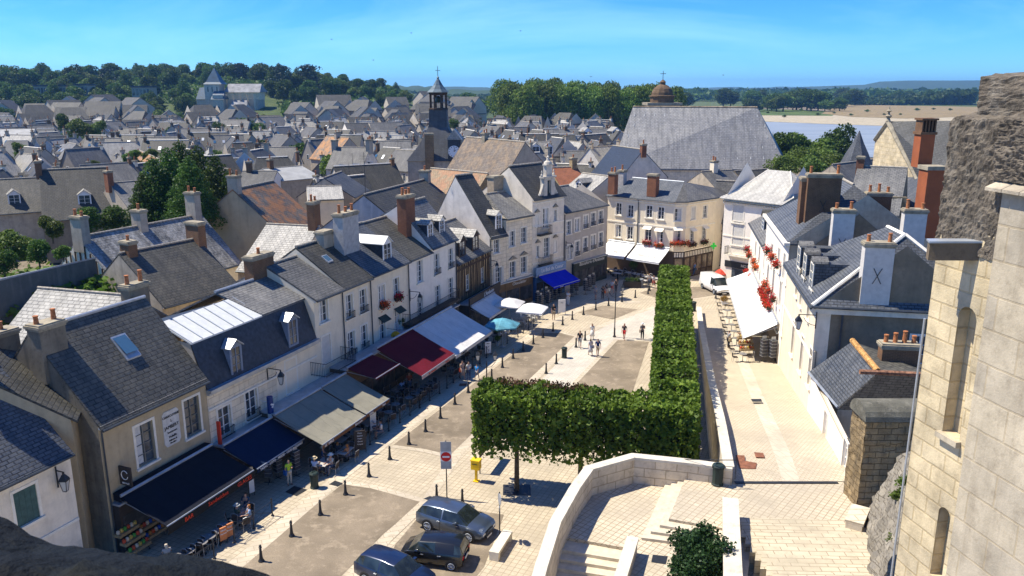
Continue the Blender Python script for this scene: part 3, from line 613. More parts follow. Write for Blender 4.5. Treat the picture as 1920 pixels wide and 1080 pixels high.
# ================= GROUND
M_earth=gravel('town_ground',(.16,.13,.09),(.24,.20,.14),.4)
M_tile=paving('diagonal_paving',(.47,.40,.285),(.54,.46,.33),(.22,.17,.11),(.34,.34),R(45)-az,.018)
M_tilew=paving('terrace_paving',(.52,.45,.325),(.58,.50,.37),(.25,.19,.12),(.30,.30),R(38),.02)
M_bandp=paving('border_paving',(.50,.43,.31),(.58,.50,.38),(.3,.24,.16),(.9,.45),-az,.02)
M_pale=paving('pale_walk_paving',(.55,.50,.41),(.61,.56,.47),(.34,.3,.23),(.5,.25),-az,.02)
M_road=gravel('buff_asphalt',(.20,.162,.115),(.30,.245,.175),14)
M_hotelr=slate('slate_hotel',(.40,.385,.34),(.50,.48,.43),(.6,.58,.5),.3,None,0,(.5,.3),.6,False,.5)
M_street=paving('street_paving',(.54,.46,.335),(.60,.52,.385),(.29,.23,.15),(.30,.15),-R(10.9),.02)
M_kstone=flat('kerb_stone',(.56,.49,.37),.8,.12,3)
m=MB(); m.box(-9000,9000,-60,9000,-1.5,-.3); struct(m,'ground',M_earth)
m=MB(); m.poly((-40,10,-.004),(40,10,-.004),(46,125,-.004),(-30,125,-.004)); struct(m,'square_paving',M_tile)
def gp(name,mat,z,*px): m=MB(); m.poly(*[at(x,y,z) for x,y in px]); return struct(m,name,mat)
gp('road',M_road,.006,(335,1150),(432,1075),(645,905),(700,912),(795,938),(720,1000),(600,1120))
gp('road',M_road,.006,(735,836),(880,725),(1017,623),(1050,623),(1082,632),(1010,700),(940,770),(850,857),(795,843))
gp('road',M_road,.006,(1083,586),(1130,573),(1196,580),(1150,599))
gp('gravel_walk',M_road,.006,(1052,745),(1155,637),(1217,640),(1183,745))
gp('road',M_road,.006,(1199,549),(1234,538),(1312,538),(1354,553),(1293,562),(1236,560))
gp('parking_bay',M_road,.006,(700,1100),(742,1020),(805,945),(945,965),(908,1062),(870,1110))
# borders
def band(z,w,pts,mat=M_bandp,name='kerb_band'):
    P=[Vector(at(x,y,0)) for x,y in pts]; L_=[];R_=[]
    for i,p in enumerate(P):
        d=((P[min(i+1,len(P)-1)]-P[max(i-1,0)])).normalized(); n=Vector((d.y,-d.x,0)); L_.append(p+n*w/2);R_.append(p-n*w/2)
    m=MB()
    for i in range(len(P)-1): m.poly(*[(q.x,q.y,z) for q in (L_[i],L_[i+1],R_[i+1],R_[i])])
    struct(m,name,mat)
band(.010,.95,[(380,1110),(480,1028),(636,896),(724,828),(872,716),(950,662),(1012,617),(1080,582),(1128,567),(1200,566)])
band(.010,.7,[(630,1120),(725,1010),(800,940),(858,850),(950,760),(1085,630),(1160,598),(1236,573)])
band(.014,.45,[(645,905),(700,913),(795,939)]);band(.014,.45,[(735,837),(795,845),(850,858)])
band(.014,.4,[(1052,745),(1155,637),(1217,640)]);band(.014,.4,[(1017,623),(1050,623),(1082,631)])
band(.014,.4,[(1293,562),(1354,553),(1400,548)])
gp('footpath',M_pale,.008,(985,745),(1086,636),(1160,600),(1236,575),(1238,640),(1217,640),(1155,637),(1055,740))
# ---- rising street on the right
WA=Vector((13.08,48.64,0)); WB=Vector((20.28,84.64,0)); wu=(WB-WA).normalized(); wn_=Vector((wu.y,-wu.x,0))
SA=Vector((17.2,36.9,0)); su=Vector((math.sin(R(10.9)),math.cos(R(10.9)),0))
def zs(y):
    t=[(30,4.4),(40,4.4),(44,3.95),(54,2.55),(66,1.2),(79,.12),(86,.02)]
    if y<=t[0][0]:return 4.4
    for (a,b),(c,d) in zip(t,t[1:]):
        if y<=c: return b+(d-b)*(y-a)/(c-a)
    return .02
def SP(s,off=0): p=SA+su*s+Vector((-su.y,su.x,0))*off; return p
m=MB(); ys=[37.45,39,41,44,48,52,56,60,66,72,79,86]
def xl(y): return WA.x+(y-WA.y)*wu.x/wu.y+.2
def xr(y): return SA.x+(y-SA.y)*su.x/su.y+.6
for a,b in zip(ys,ys[1:]): m.poly((xl(a),a,zs(a)),(xr(a),a,zs(a)),(xr(b),b,zs(b)),(xl(b),b,zs(b)))
struct(m,'rising_street',M_street)
m=MB(); 
for a,b in zip(ys,ys[1:]):
    f=lambda y:xl(y)+(xr(y)-xl(y))*.48
    m.poly((f(a)-.45,a,zs(a)+.006),(f(a)+.45,a,zs(a)+.006),(f(b)+.45,b,zs(b)+.006),(f(b)-.45,b,zs(b)+.006))
struct(m,'street_gutter_band',paving('gutter_paving',(.56,.49,.37),(.62,.55,.42),(.34,.28,.2),(.45,.9),-R(10.9),.015))
# ramp retaining wall with parapet
def wtop(y):
    t=[(36.5,5.45),(44,4.9),(54,3.45),(66,2.2),(79,.8),(84,.75)]
    for (a,b),(c,d) in zip(t,t[1:]):
        if y<=c: return b+(d-b)*(y-a)/(c-a)
    return .75
M_par=stonew('parapet_stone',(.60,.53,.41),(.16,.12,.08),.55,(1.1,.5),.7,.2,.85,.3,.25)
M_cop=stonew('coping_stone',(.60,.55,.44),(.22,.19,.14),.5,None,.6,.15,.85,.3,0)
rw=thing('retaining_wall','long pale retaining wall with stone coping beside the rising street','wall',(WA.x,WA.y,0))
m=MB();c=MB(); Y=[37.2+(84.6-37.2)*i/24 for i in range(25)]
def wp(y,o): 
    p=WA+wu*((y-WA.y)/wu.y)+wn_*o; return p
for a,b in zip(Y,Y[1:]):
    A_,B_=wp(a,0),wp(b,0);C_,D_=wp(a,.42),wp(b,.42); za,zb=wtop(a)-.12,wtop(b)-.12
    m.hexa([(A_.x,A_.y,-.2),(C_.x,C_.y,-.2),(D_.x,D_.y,-.2),(B_.x,B_.y,-.2),(A_.x,A_.y,za),(C_.x,C_.y,za),(D_.x,D_.y,zb),(B_.x,B_.y,zb)])
    A_,B_=wp(a,-.06),wp(b,-.06);C_,D_=wp(a,.48),wp(b,.48)
    c.hexa([(A_.x,A_.y,za),(C_.x,C_.y,za),(D_.x,D_.y,zb),(B_.x,B_.y,zb),(A_.x,A_.y,za+.12),(C_.x,C_.y,za+.12),(D_.x,D_.y,zb+.12),(B_.x,B_.y,zb+.12)])
m.build('wall',M_par,rw);c.build('coping',M_cop,rw)
# ---- terrace and landing
def wallpath(name,label,pts,z0,z1,th,side=1,cat='wall'):
    P=[Vector((p[0],p[1],0)) for p in pts];n=len(P); I=[];O=[]
    for i,p in enumerate(P):
        d1=(P[i]-P[i-1]).normalized() if i else (P[1]-P[0]).normalized(); d2=(P[i+1]-P[i]).normalized() if i<n-1 else d1
        d=(d1+d2).normalized(); nn=Vector((d.y,-d.x,0))*side; k=1/max(.4,d.dot(d1)); O.append(p);I.append(p+nn*th*k)
    t=thing(name,label,cat,(P[0].x,P[0].y,z0)); m=MB();c=MB()
    zz=z1 if callable(z1) else (lambda i:z1)
    for i in range(n-1):
        a,b,cc,d=O[i],O[i+1],I[i+1],I[i]; za,zb=zz(i)-.14,zz(i+1)-.14
        q=[(a,za),(b,zb),(cc,zb),(d,za)]
        if side*((b-a).cross(d-a)).z<0: pass
        m.hexa([(p.x,p.y,z0) for p,_ in q]+[(p.x,p.y,z) for p,z in q])
        e=.05; ctr=(a+b+cc+d)/4; nn=(a-d).normalized()*e
        q2=[(a+nn,za),(b+nn,zb),(cc-nn,zb),(d-nn,za)]
        c.hexa([(p.x,p.y,z) for p,z in q2]+[(p.x,p.y,z+.14) for p,z in q2])
    m.build('wall',M_par,t);c.build('coping',M_cop,t); return t
ZU,ZL=4.4,3.85
cp=[at(x,y,5.35)[:2] for x,y in ((1374,872),(1294,861),(1185,850),(1098,874),(1070,912),(1033,975),(1005,1060),(985,1130))]
cpx=[cp[0]]+[cp[1],cp[2],cp[3],cp[4],cp[5],cp[6],cp[7]]
wallpath('curved_parapet_wall','pale stone parapet wall bending around the lower landing',cpx,-.2,5.35,.42,-1)
land=[*cp,(3,22),(12,20),(14,33),(cp[0][0]+.2,cp[0][1])]
lowcut=[at(x,y,ZL) for x,y in ((1025,1012),(1175,1040))]
m=MB(); m.prism([cp[0],cp[1],cp[2],cp[3],cp[4],at(1022,1000,ZL)[:2],at(1172,1027,ZL)[:2],at(1185,1100,ZL)[:2],at(1420,1150,ZL)[:2],(13.4,36.8)],-.2,ZL); struct(m,'landing',M_tilew)
for k in range(1,8):
    z=ZL-.16*k; dy=15*k
    m=MB(); m.prism([at(1042,975,z)[:2],at(1184,1000,z)[:2],at(1176,1034+dy*1.15,z)[:2],at(1034-dy*.22,1010+dy*1.15,z)[:2]],-.2-k*.01,z); 
    if k==1: m.add([],[])
    struct(m,'steps',M_kstone)
for k in range(4):
    z=ZL+.14*(k+1); i=3-k
    pl=[at(1286-12*i,893+3*i,z)[:2],at(1254-17*i,972+12*i,z)[:2],at(1356,992+12*i,z)[:2],at(1362,1150,z)[:2],at(1392,1150,z)[:2],(12.8,37.6),(cp[0][0]+.1,cp[0][1]-.3)] if k<3 else \
       [at(1286,893,z)[:2],at(1254,972,z)[:2],at(1356,990,z)[:2],at(1390,985,z)[:2],(12.8,37.6),(cp[0][0]+.1,cp[0][1]-.3)]
    m=MB(); m.prism(pl,-.2+.01*k,z-.004*k); struct(m,'steps',M_kstone if k<3 else M_tilew)
# upper terrace and stepped ramp towards the castle
m=MB(); m.prism([(11.0,37.4),at(1372,935,4.4)[:2],at(1386,1000,4.4)[:2],at(1640,1010,4.4)[:2],at(1640,930,4.4)[:2],(18.6,37.4)],-.2,4.396); struct(m,'upper_terrace',M_tilew)
M_ramp=paving('ramp_paving',(.50,.43,.305),(.57,.50,.36),(.26,.2,.13),(.75,.34),R(2),.022)
rs_=lambda y:at(1500,y,4.4)[1]
y0r=at(1500,972,4.4)[1]; 
for k in range(14):
    ya=y0r-.72*k; m=MB(); z=4.4+.07*(k+1); m.prism([(10.6-.0*k,ya),(18.6,ya-.5),(18.6,ya-1.6),(10.2,ya-1.1)],-.15-.003*k,z); struct(m,'ramp_steps',M_ramp)
g=MB(); a,b=at(1378,905,4.41),at(1590,928,4.41); g.box(a[0],b[0],a[1]-.12,a[1]+.12,4.40,4.43); 
dg=g.build('drain_channel',M_iron); tag(dg,'long dark slotted drain across the top of the rising street','drain')
# wall between stairs and ramp, with the bush beside it
mw=[at(x,y,5.5)[:2] for x,y in ((1357,928),(1358,1120))]
mt=wallpath('stair_wall','straight pale parapet wall between the bush and the castle ramp',mw,3.5,lambda i:5.4+.5*i,.62,-1)
m2=[at(x,y,4.7)[:2] for x,y in ((1178,1003),(1140,1120))]
wallpath('short_stair_wall','short stone parapet at the foot of the lower steps',m2,2.5,4.65,.42,-1)
hr=MB(); h0=Vector(at(1252,888,4.2)); h1=Vector((cp[0][0]-1.0,cp[0][1]-.55,5.35)); hr.path([h0,h0+Vector((0,0,.85)),h1+Vector((0,0,.55)),h1+Vector((1.0,.0,.55)),h1+Vector((1.0,.0,-.5))],.022); 
tag(hr.build('handrail',M_iron),'thin black iron handrail above the upper steps','handrail')
# ================= CORNER HOUSE (tea room) : three facades
cA,cB,cC,cD=(12.95,107.6),(20.8,101.25),(22.2,101.25),(26.96,105.3)
ZC=10.
ch=thing('corner_house','cream corner house with chamfered corner, blue slate hipped roof and red flower boxes','house',(cB[0],cB[1],0))
H_=[]
for nm,(a,b),wins,hl in (('x',(cA,cB),[(1160,392,.85,1.6),(1182,396,.85,1.6),(1159,433,.85,1.7),(1181,437,.85,1.7),(1217,397,.9,1.6),(1239,400,.9,1.6),(1215,439,.9,1.8,'hood'),(1237,443,.9,1.8,'hood')],.1),
    ('y',(cB,cC),[(1271,403,.85,1.6),(1270,442,.85,1.9,'hood')],0),('z',(cC,cD),[(1300,400,.8,1.6,'board'),(1322,397,.8,1.6),(1297,442,.8,1.7,'hood'),(1320,437,.8,1.7,'hood')],0)):
    H={'F':Fac(a,b),'root':ch,'holes':[],'name':'the corner house','hoodm':M_trim,'boardm':M_shut}; F=H['F']
    for w in wins:
        s,z=F.px(w[0],w[1]); window(H,s,z,*(w[2:]))
    m=MB(); F.wall(m,0,F.L,3.6,ZC,H['holes']); m.build('wall',M_cream,ch)
    m=MB(); F.box(m,0,F.L,0,.12,ZC-.5,ZC-.35);F.box(m,-.05,F.L+.05,0,.3,ZC-.2,ZC);F.box(m,0,F.L,0,.07,6.5,6.68); m.build('cornice',M_trim,ch)
    m=MB(); F.wall(m,0,F.L,-.1,3.55,[],0); m.build('ground_floor_wall',flat('shop_dark_brown',(.10,.07,.05),.7),ch)
    if nm!='x':
        m=MB(); 
        for i in range(int(F.L/.34)+1):
            x=.03+i*(F.L-.12)/int(F.L/.34); F.box(m,x,x+.09,.0,.05,2.75,3.4)
        for zz in (3.4,2.65,.0,.75): F.box(m,0,F.L,.0,.06,zz,zz+.13)
        for i in range(int(F.L/1.2)+1):
            x=.02+i*(F.L-.2)/max(1,int(F.L/1.2)); F.box(m,x,x+.16,.0,.065,.14,2.65)
        m.build('timber_frame',M_timber,ch)
        m=MB(); F.box(m,.05,F.L-.05,.0,.02,2.78,3.4); m.build('infill_panel',M_trim,ch)
        m=MB(); n=max(1,int(F.L/1.2)); 
        for i in range(n):
            m=MB(); x=.25+i*F.L/n; F.box(m,x,x+F.L/n-.35,.0,.03,.9,2.55); m.build('shop_window',glassm('warm_glass',(.12,.09,.06)),ch)
    H_.append(H)
R1=Vector(at(1186,333,12.1));R2=Vector(at(1283,341,12.1)); e=.35
fa=[H.get('F') for H in H_]
EA=fa[0].p(-.2,e,ZC);EB=Vector((20.7,100.9,ZC));EC=Vector((22.3,100.9,ZC));ED=fa[2].p(fa[2].L+.1,e,ZC); back1=Vector((19,116,ZC));back2=Vector((31,112,ZC))
for pts in ((EA,EB,R2,R1),(EB,EC,R2),(EC,ED,R2),(R1,R2,back2,back1),(ED,back2,R2)): roofslab(ch,pts,M_s_blue if pts[0] is EA else M_s_grey,'roof',.1)
ridge(ch,R1,R2,M_zinc,.09)
m=MB(); 
for a,b in ((EA,EB),(EB,EC),(EC,ED)): m.tube(a+Vector((0,0,-.03)),b+Vector((0,0,-.03)),.08,.08,6)
m.build('gutter',M_gut,ch)
m=MB(); m.poly((cD[0],cD[1],0),(cD[0],cD[1],ZC),(30,110,ZC),(30,110,0)); m.build('side_wall',M_cream,ch)
pp=MB(); s,z=H_[0]['F'].px(1198,372); pp.tube(H_[0]['F'].p(s,.08,.0),H_[0]['F'].p(s,.08,ZC-.2),.06,.06,6); pp.build('downpipe',M_gut,ch)
for px_,py_,w,n,mt_ in ((1149,345,1.0,2,M_brick),(1166,340,.9,1,flat('grey_chimney_render',(.44,.41,.37))),(1224,349,1.3,0,M_brick)):
    p=at(px_,py_+12,10.8); chimney(p[0],p[1],10.3,13.2,w,.9,R(-39),mt_,None,n,ch)
for H,ps in ((H_[0],((1213,456),(1235,461))),(H_[2],((1299,460),(1321,455)))):
    for i,(x,y) in enumerate(ps):
        s,z=H['F'].px(x,y,.3); t=flowerbox(H['F'],s-.65,s+.65,.32,z,'x',True,['round red geranium box above the left end of the tea room awning','round red geranium box above the right end of the tea room awning'][i] if H is H_[0] else ['dark red flower box on the timbered facade nearest the corner','dark red flower box on the timbered facade beside the green cross'][i],None if H is H_[0] else leafm('dark_red_petals',(.12,.01,.01),(.25,.03,.02),.2))
s,z=H_[1]['F'].px(1270,458,.5); flowerbox(H_[1]['F'],-.6,2.0,.5,z,'x',True,'wide red geranium box over the corner door of the tea room')
# half timbered sliver behind the corner house
hb=house('the alley house','narrow dark half timbered house behind the corner house with stone slate roof',(27.3,108.3),(31.0,106.9),6,6.6,2.5,11.5,M_trim,M_s_grey,[],gut=False)
F=hb['F']; m=MB()
for i in range(9): F.box(m,.05+i*.46,.17+i*.46,0,.06,.3,6.4)
for zz in (.2,2.6,3.1,5.0,6.3): F.box(m,.05,F.L-.05,.0,.07,zz,zz+.16)
m.build('timber_frame',M_timber,hb['root'])
# ================= HOTEL with pale hipped roof
hA,hB=(26.2,98.2),(31.3,92.6)
HH=house('the hotel','white house with a pale flared hipped roof, closed tall shutters and balcony over the entrance',hA,hB,9,10.8,4.5,15.0,M_white,M_s_pale,[(1384,398,1.5,2.6,'board'),(1384,438,1.5,2.9,'board')],skip=('front','back','ridge'),boardm=M_shut,band=(6.2,))
F=HH['F'];rt=HH['root'];L=F.L; apx=Vector(at(1441,318,14.0)); q=[F.p(-.4,.45,10.9),F.p(L+2,.45,10.9),F.p(L+2,-10,10.9),F.p(-.4,-9.4,10.9)]; apx2=apx+F.u*3
mids=[v.lerp(a,.35)-Vector((0,0,.35)) for v,a in zip(q,(apx,apx2,apx2,apx))]
for i,j,a,b in ((0,1,apx,apx2),(1,2,apx2,apx2),(2,3,apx2,apx),(3,0,apx,apx)):
    roofslab(rt,[q[i],q[j],mids[j],mids[i]],M_hotelr,'roof',.08); roofslab(rt,[mids[i],mids[j],b,a] if a is not b else [mids[i],mids[j],a],M_hotelr,'roof',.08)
m=MB()
for a in (apx,): m.path([q[0],mids[0],a],.08,6);m.path([q[3],mids[3],a],.08,6);m.path([q[1],mids[1],apx2],.08,6)
m.build('ridge_tiles',M_trim,rt)
m=MB()
for i in range(int(L/.35)): F.box(m,i*.35,i*.35+.18,.12,.3,10.3,10.5)
F.box(m,0,L,0,.1,10.2,10.6); m.build('cornice',M_trim,rt)
m=MB(); s,z=F.px(1385,480,.6); F.box(m,s-1.9,s+1.9,0,.9,z-.1,z); m.build('balcony_floor',M_trim,rt); m=MB(); balc(m,F,s-1.9,s+1.9,z,1.0,.9,.14); m.build('balcony',M_iron,rt)
m=MB(); F.box(m,s-2.2,s+2.4,.02,.12,z-1.7,z-.9); fs=m.build('fascia_sign',M_iron,rt); lettering('HOTEL',.5,F.p(s+.9,.13,z-1.3),F.u,F.U,M_wfr,fs)
m=MB(); F.box(m,s-1.2,s+1.6,.0,.03,.0,z-1.75); m.build('entrance_door',M_gl,rt)
# ================= RIGHT ROW (facades face left): Fac from far to near
def SR(s): p=SP(s); return (p.x,p.y)
def rrow(sf,sn,*a,**k): return house(k.pop('nm'),a[0],SR(sf),SR(sn),*a[1:],**k)
H15=rrow(56,41.85,'white house with flower boxes, small dormer and low slate roof above the restaurant awning',9,8.9,4.5,11.6,M_white,M_s_grey,
 [(1424,478,.9,1.8),(1433,492,.9,1.8),(1417,468,.9,1.8),(1431,535,.9,1.9)],nm='the restaurant house',z0=-.3)
F=H15['F']
D=dormer(H15,7.0,.5,1.7,1.5,9.2,2.5,M_wfr,M_s_dark); D=dormer(H15,11,.5,1.3,1.5,9.2,2.5,M_wfr,M_s_pale)
H16=rrow(41.8,26.6,'tall white house with deep cornice, blue slate hipped roof and brick chimneys',11,12.0,5.5,16.0,M_white,M_s_blue,
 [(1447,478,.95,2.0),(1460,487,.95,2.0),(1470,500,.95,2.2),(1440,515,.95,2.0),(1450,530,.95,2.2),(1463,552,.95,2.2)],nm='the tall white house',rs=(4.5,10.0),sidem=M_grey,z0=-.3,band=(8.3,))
F=H16['F']; m=MB(); F.box(m,-.2,F.L+.3,0,.45,11.75,12.0);F.box(m,-.1,F.L+.2,0,.25,11.5,11.75); m.build('deep_cornice',M_trim,H16['root'])
chimney(*at(1536,430,12.6)[:2],11.8,17.2,2.6,1.1,R(-11),M_dbrick,'big dark brick chimney with iron anchor',2,H16['root'],anchor=True)
chimney(*at(1640,432,12.4)[:2],11.5,15.6,1.9,.9,R(-11),M_dbrick,'dark brick chimney with orange cap and three pots',3,H16['root'],anchor=True)
chimney(*at(1528,362,15.5)[:2],11.8,16.8,2.4,1.4,R(-11),M_dbrick,None,0,H16['root'])
H17=rrow(26.5,13.2,'white house with three arched stone dormers and a white chimney bearing an iron cross',10,10.35,5,14.5,M_cream,M_s_blue,
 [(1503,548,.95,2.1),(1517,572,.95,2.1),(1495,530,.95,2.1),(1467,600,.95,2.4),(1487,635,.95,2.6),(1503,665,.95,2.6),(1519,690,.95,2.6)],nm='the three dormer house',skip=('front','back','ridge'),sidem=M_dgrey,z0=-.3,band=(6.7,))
F=H17['F'];rt=H17['root'];L=F.L
fE=F.p(L+.35,.35,10.4);bE=F.p(L+.35,-11,10.4);f0=F.p(-.0,.35,10.4);b0=F.p(0,-11,10.4); ap=Vector(at(1697,441,14.6));ap2=Vector(at(1664,425,14.6))
roofslab(rt,[fE,bE,ap],M_s_blue);roofslab(rt,[f0,fE,ap,ap2],M_s_blue);roofslab(rt,[ap2,f0,b0],M_s_grey);roofslab(rt,[ap2,ap,bE,b0],M_s_grey)
m=MB(); m.path([fE+Vector((0,0,.05)),ap+Vector((0,0,.05)),bE+Vector((0,0,.05))],.13,6);m.path([ap,ap2],.13,6); m.build('hip_flashing',M_trim,rt)
m=MB(); a,b=F.p(L,.0,0),F.p(L,-11,0); 
m.hexa([F.p(L+.01,.1,9.9),F.p(L+.01,-11,9.9),F.p(L+.3,-11,9.9),F.p(L+.3,.1,9.9),F.p(L+.01,.1,10.3),F.p(L+.01,-11,10.3),F.p(L+.3,-11,10.3),F.p(L+.3,.1,10.3)]); m.build('side_cornice',M_limep,rt)
m=MB(); m.tube(F.p(L+.42,.4,10.36),F.p(L+.42,-11,10.36),.09,.09,6);m.tube(F.p(L+.12,-1.6,10.2),F.p(L+.12,-1.6,6.8),.07,.07,6); m.build('gutter',M_gut,rt)
m=MB(); F.box(m,L,L+.06,-.9,0,3,9.9); m.build('corner_pilaster',M_limep,rt)
for i,dd in enumerate((2.6,5.4,8.4)): dormer(H17,dd+.9,.25,1.15,1.9,10.5,4.8,M_trim,M_s_grey,M_s_blue,kind='arch')
cx=F.p(L-.3,-3.4,0); chimney(cx.x,cx.y,10.2,14.6,1.75,.9,R(-11),flat('white_chimney_render',(.60,.56,.50),.85,.08),'tall white chimney with a black iron cross',2,rt,anchor=True)
for px_,Yc,t_ in ((1576,60.5,392),(1708,59.,392)):
    p=atY(px_,455,Yc); chimney(p[0],p[1],9.5,hz(0,t_,0,Yc),1.55,.9,R(-11),flat('white_chimney_render',(.60,.56,.50),.85,.08),None,2,rt,anchor=px_<1600)
# side window low on the big side wall, near the castle
FS=Fac(F.p(L+.02,0,0)[:2],F.p(L+.02,-11,0)[:2]); 
s,z=FS.px(1722,655); Hs={'F':FS,'root':rt,'holes':[],'name':'x'}; FS2=Fac((FS.p(0,.22,0))[:2],FS.p(11,.22,0)[:2]); Hs['F']=FS2; window(Hs,s,z,1.1,1.9,'win',.14)
# ---- small house with orange hip
w18=rrow(13.15,.6,'x',.3,5.75,.15,5.8,M_white,M_s_blue,[(1547,800,.9,1.8),(1583,862,.9,2.1)],nm='x',skip=('front','back','ridge'),gut=False,z0=2)
rt=w18['root']; rt['label']='small white house with blue slate roof and orange hip tiles under the tall side wall'
G1=Vector((19.45,49.6,5.9));G2=Vector(at(1571,764,5.9)); O1z=9.3
O1=Vector(at(1598,640,8.9));O2=Vector(at(1646,698,8.9));E2=Vector(at(1745,769,5.9));R2_=Vector(at(1745,703,8.9)); BB=Vector((30,46.5,5.9))
roofslab(rt,[G1,G2,O2,O1],M_s_blue);roofslab(rt,[G2,E2,R2_,O2],M_s_grey);roofslab(rt,[O1,O2,R2_,BB],M_s_dark)
m=MB(); m.path([O1+Vector((0,0,.06)),O2+Vector((0,0,.06))],.17,7); m.build('hip_tiles',flat('orange_lichen_tiles',(.50,.27,.09),.9,.45,6),rt)
m=MB(); m.path([Vector(at(1612,697,8.9)),O2,R2_],.14,7); m.build('ridge_tiles',flat('mossy_ridge_tile',(.28,.14,.08),.9,.5,6),rt)
m=MB(); m.tube(G1,G2,.09,.09,6); m.build('gutter',M_zinc,rt)
m=MB(); m.poly((G2.x,G2.y,2),(E2.x,E2.y,2),(E2.x,E2.y,5.85),(G2.x,G2.y,5.85)); m.build('end_wall',M_grey,rt)
p=at(1686,690,8.5); chimney(p[0],p[1]+.3,7.3,9.9,2.0,.8,R(-8),M_dbrick,None,4,rt)
# stone buttress wall
from mathutils import noise as mn
bx0=at(1606,955,4.35); YB=bx0[1]; zt=hz(1612,790,bx0[0],YB)
sb=thing('stone_pier','thick brown masonry pier with dark mossy rounded coping at the castle foot','wall',bx0)
M_pier=stonew('pier_masonry',(.27,.20,.11),(.07,.06,.045),.8,(.62,.3),.5,.45,.9,1.2,.5)
m=MB(); m.box(bx0[0]+.12,bx0[0]+6,YB+.12,YB+1.6,3.5,zt)
for (c0,c1,c2,c3) in (((bx0[0],YB,3.5),(bx0[0]+6,YB,3.5),(bx0[0]+6,YB,zt),(bx0[0],YB,zt)),((bx0[0],YB+1.6,3.5),(bx0[0],YB,3.5),(bx0[0],YB,zt),(bx0[0],YB+1.6,zt))):
    b_=len(m.v); N1,N2=24,20; c0,c1,c2,c3=map(Vector,(c0,c1,c2,c3)); nr=(c1-c0).cross(c3-c0).normalized()
    for j in range(N2+1):
        for i in range(N1+1):
            u,v=i/N1,j/N2; p=(c0*(1-u)+c1*u)*(1-v)+(c3*(1-u)+c2*u)*v; m.v.append(tuple(p+nr*mn.fractal(p*2.6,.8,2.2,4)*.07))
    for j in range(N2):
        for i in range(N1): a=b_+j*(N1+1)+i; m.f.append((a,a+1,a+N1+2,a+N1+1))
m.build('masonry',M_pier,sb)
m=MB(); n=10
pr=[(YB-.12+1.84*(1-math.cos(math.pi*i/n))/2,zt+math.sin(math.pi*i/n)*.75) for i in range(n+1)]
for i in range(n): (a,za),(b,zb)=pr[i],pr[i+1]; m.add([(bx0[0]-.1,a,za),(bx0[0]+6,a,za),(bx0[0]+6,b,zb),(bx0[0]-.1,b,zb)],[(0,1,2,3)])
m.add([(bx0[0]-.1,a,z) for a,z in pr],[tuple(range(n+1))[::-1]]); m.build('coping',stonew('mossy_coping',(.12,.115,.09),(.30,.28,.22),.6,None,.6,.4,.9,.9,.2),sb)
rd_=thing('stone_bench','stone block bench against the castle rock','bench',at(1600,985,4.4)); m=MB(); p=Vector(at(1606,983,4.4)); dv=Vector((.55,.85,0)).normalized(); nv=Vector((dv.y,-dv.x,0))
m.hexa([p+dv*-.85-nv*.35,p+dv*-.85+nv*.35,p+dv*.85+nv*.35,p+dv*.85-nv*.35]+[q+Vector((0,0,.42)) for q in (p+dv*-.85-nv*.35,p+dv*-.85+nv*.35,p+dv*.85+nv*.35,p+dv*.85-nv*.35)]); m.build('base',M_par,rd_)
m=MB(); q=[p+dv*-.856-nv*.4,p+dv*-.856+nv*.4,p+dv*.856+nv*.4,p+dv*.856-nv*.4]; m.hexa([v+Vector((0,0,.42)) for v in q]+[v+Vector((0,0,.55)) for v in q]); m.build('seat',M_par,rd_)
# rock batter
from mathutils import noise as mn
def gridsurf(name,c00,c10,c11,c01,nu,nv,amp,sc,mat,label,cat,root=None,cur=None):
    m=MB(); c=[Vector(x) for x in (c00,c10,c11,c01)]; nr=(c[1]-c[0]).cross(c[3]-c[0]).normalized()
    for j in range(nv+1):
        for i in range(nu+1):
            u,v=i/nu,j/nv; p=(c[0]*(1-u)+c[1]*u)*(1-v)+(c[3]*(1-u)+c[2]*u)*v
            k=mn.fractal(p*sc,.8,2.2,4)*amp; 
            if cur: k+=cur(u,v)
            m.v.append(tuple(p+nr*k))
    for j in range(nv):
        for i in range(nu): a=j*(nu+1)+i; m.f.append((a,a+1,a+nu+2,a+nu+1))
    o=m.build(name,mat,root,None,True)
    if label: tag(o,label,cat)
    return o
tp=atY(1745,780,31.0);tp2=atY(1760,1200,24.)
gridsurf('castle_rock',at(1594,948,4.3),at(1612,1040,4.4),at(1650,1200,4.6),at(1640,1190,4.6),2,2,0,1,M_rub,None,None) if False else None
gridsurf('castle_rock',at(1618,962,4.3),at(1632,1130,4.4),(14.9,24.5,12.5),tp,26,22,.30,1.1,stonew('castle_rock_stone',(.27,.245,.20),(.06,.055,.045),.8,(.5,.3),.5,.35,.9,1.,.4),'steep weathered stone batter with tufts of weeds below the castle wall','rock face')
# ================= CASTLE WALL
KA=Vector((11.9,22.0,0)); kd=Vector((.187,-.982,0)).normalized(); FK=Fac((KA.x,KA.y),(KA+kd*22)[:2])
ck=thing('castle_wall','towering pale ashlar castle wall on the right with dark weathered parapet','castle wall',(KA.x,KA.y,0))
M_ash=stonew('castle_ashlar',(.55,.46,.30),(.24,.19,.12),.6,(.95,.52),.84,.32,.85,.45,.25)
M_ck2=stonew('castle_smooth',(.45,.395,.30),(.2,.16,.11),.6,(1.7,.9),.95,.25,.85,.35,.5)
M_ckd=stonew('castle_dark_rubble',(.13,.11,.085),(.36,.33,.27),.5,None,.5,.6,.95,1.6,.3)
s1,zsp=FK.px(1852,600); holes=[]
def zK(x,y): return FK.px(x,y)
s_a,za=zK(1800,570); s_b,_=zK(1836,570); _,zb2=zK(1812,835)
holes.append((s_a,s_b,zb2,za)); 
s_c,zc=zK(1762,945); s_d,_=zK(1786,945); _,zd=zK(1772,1100); holes.append((s_c,s_d,zd,zc))
_,ztopl=zK(1790,215)
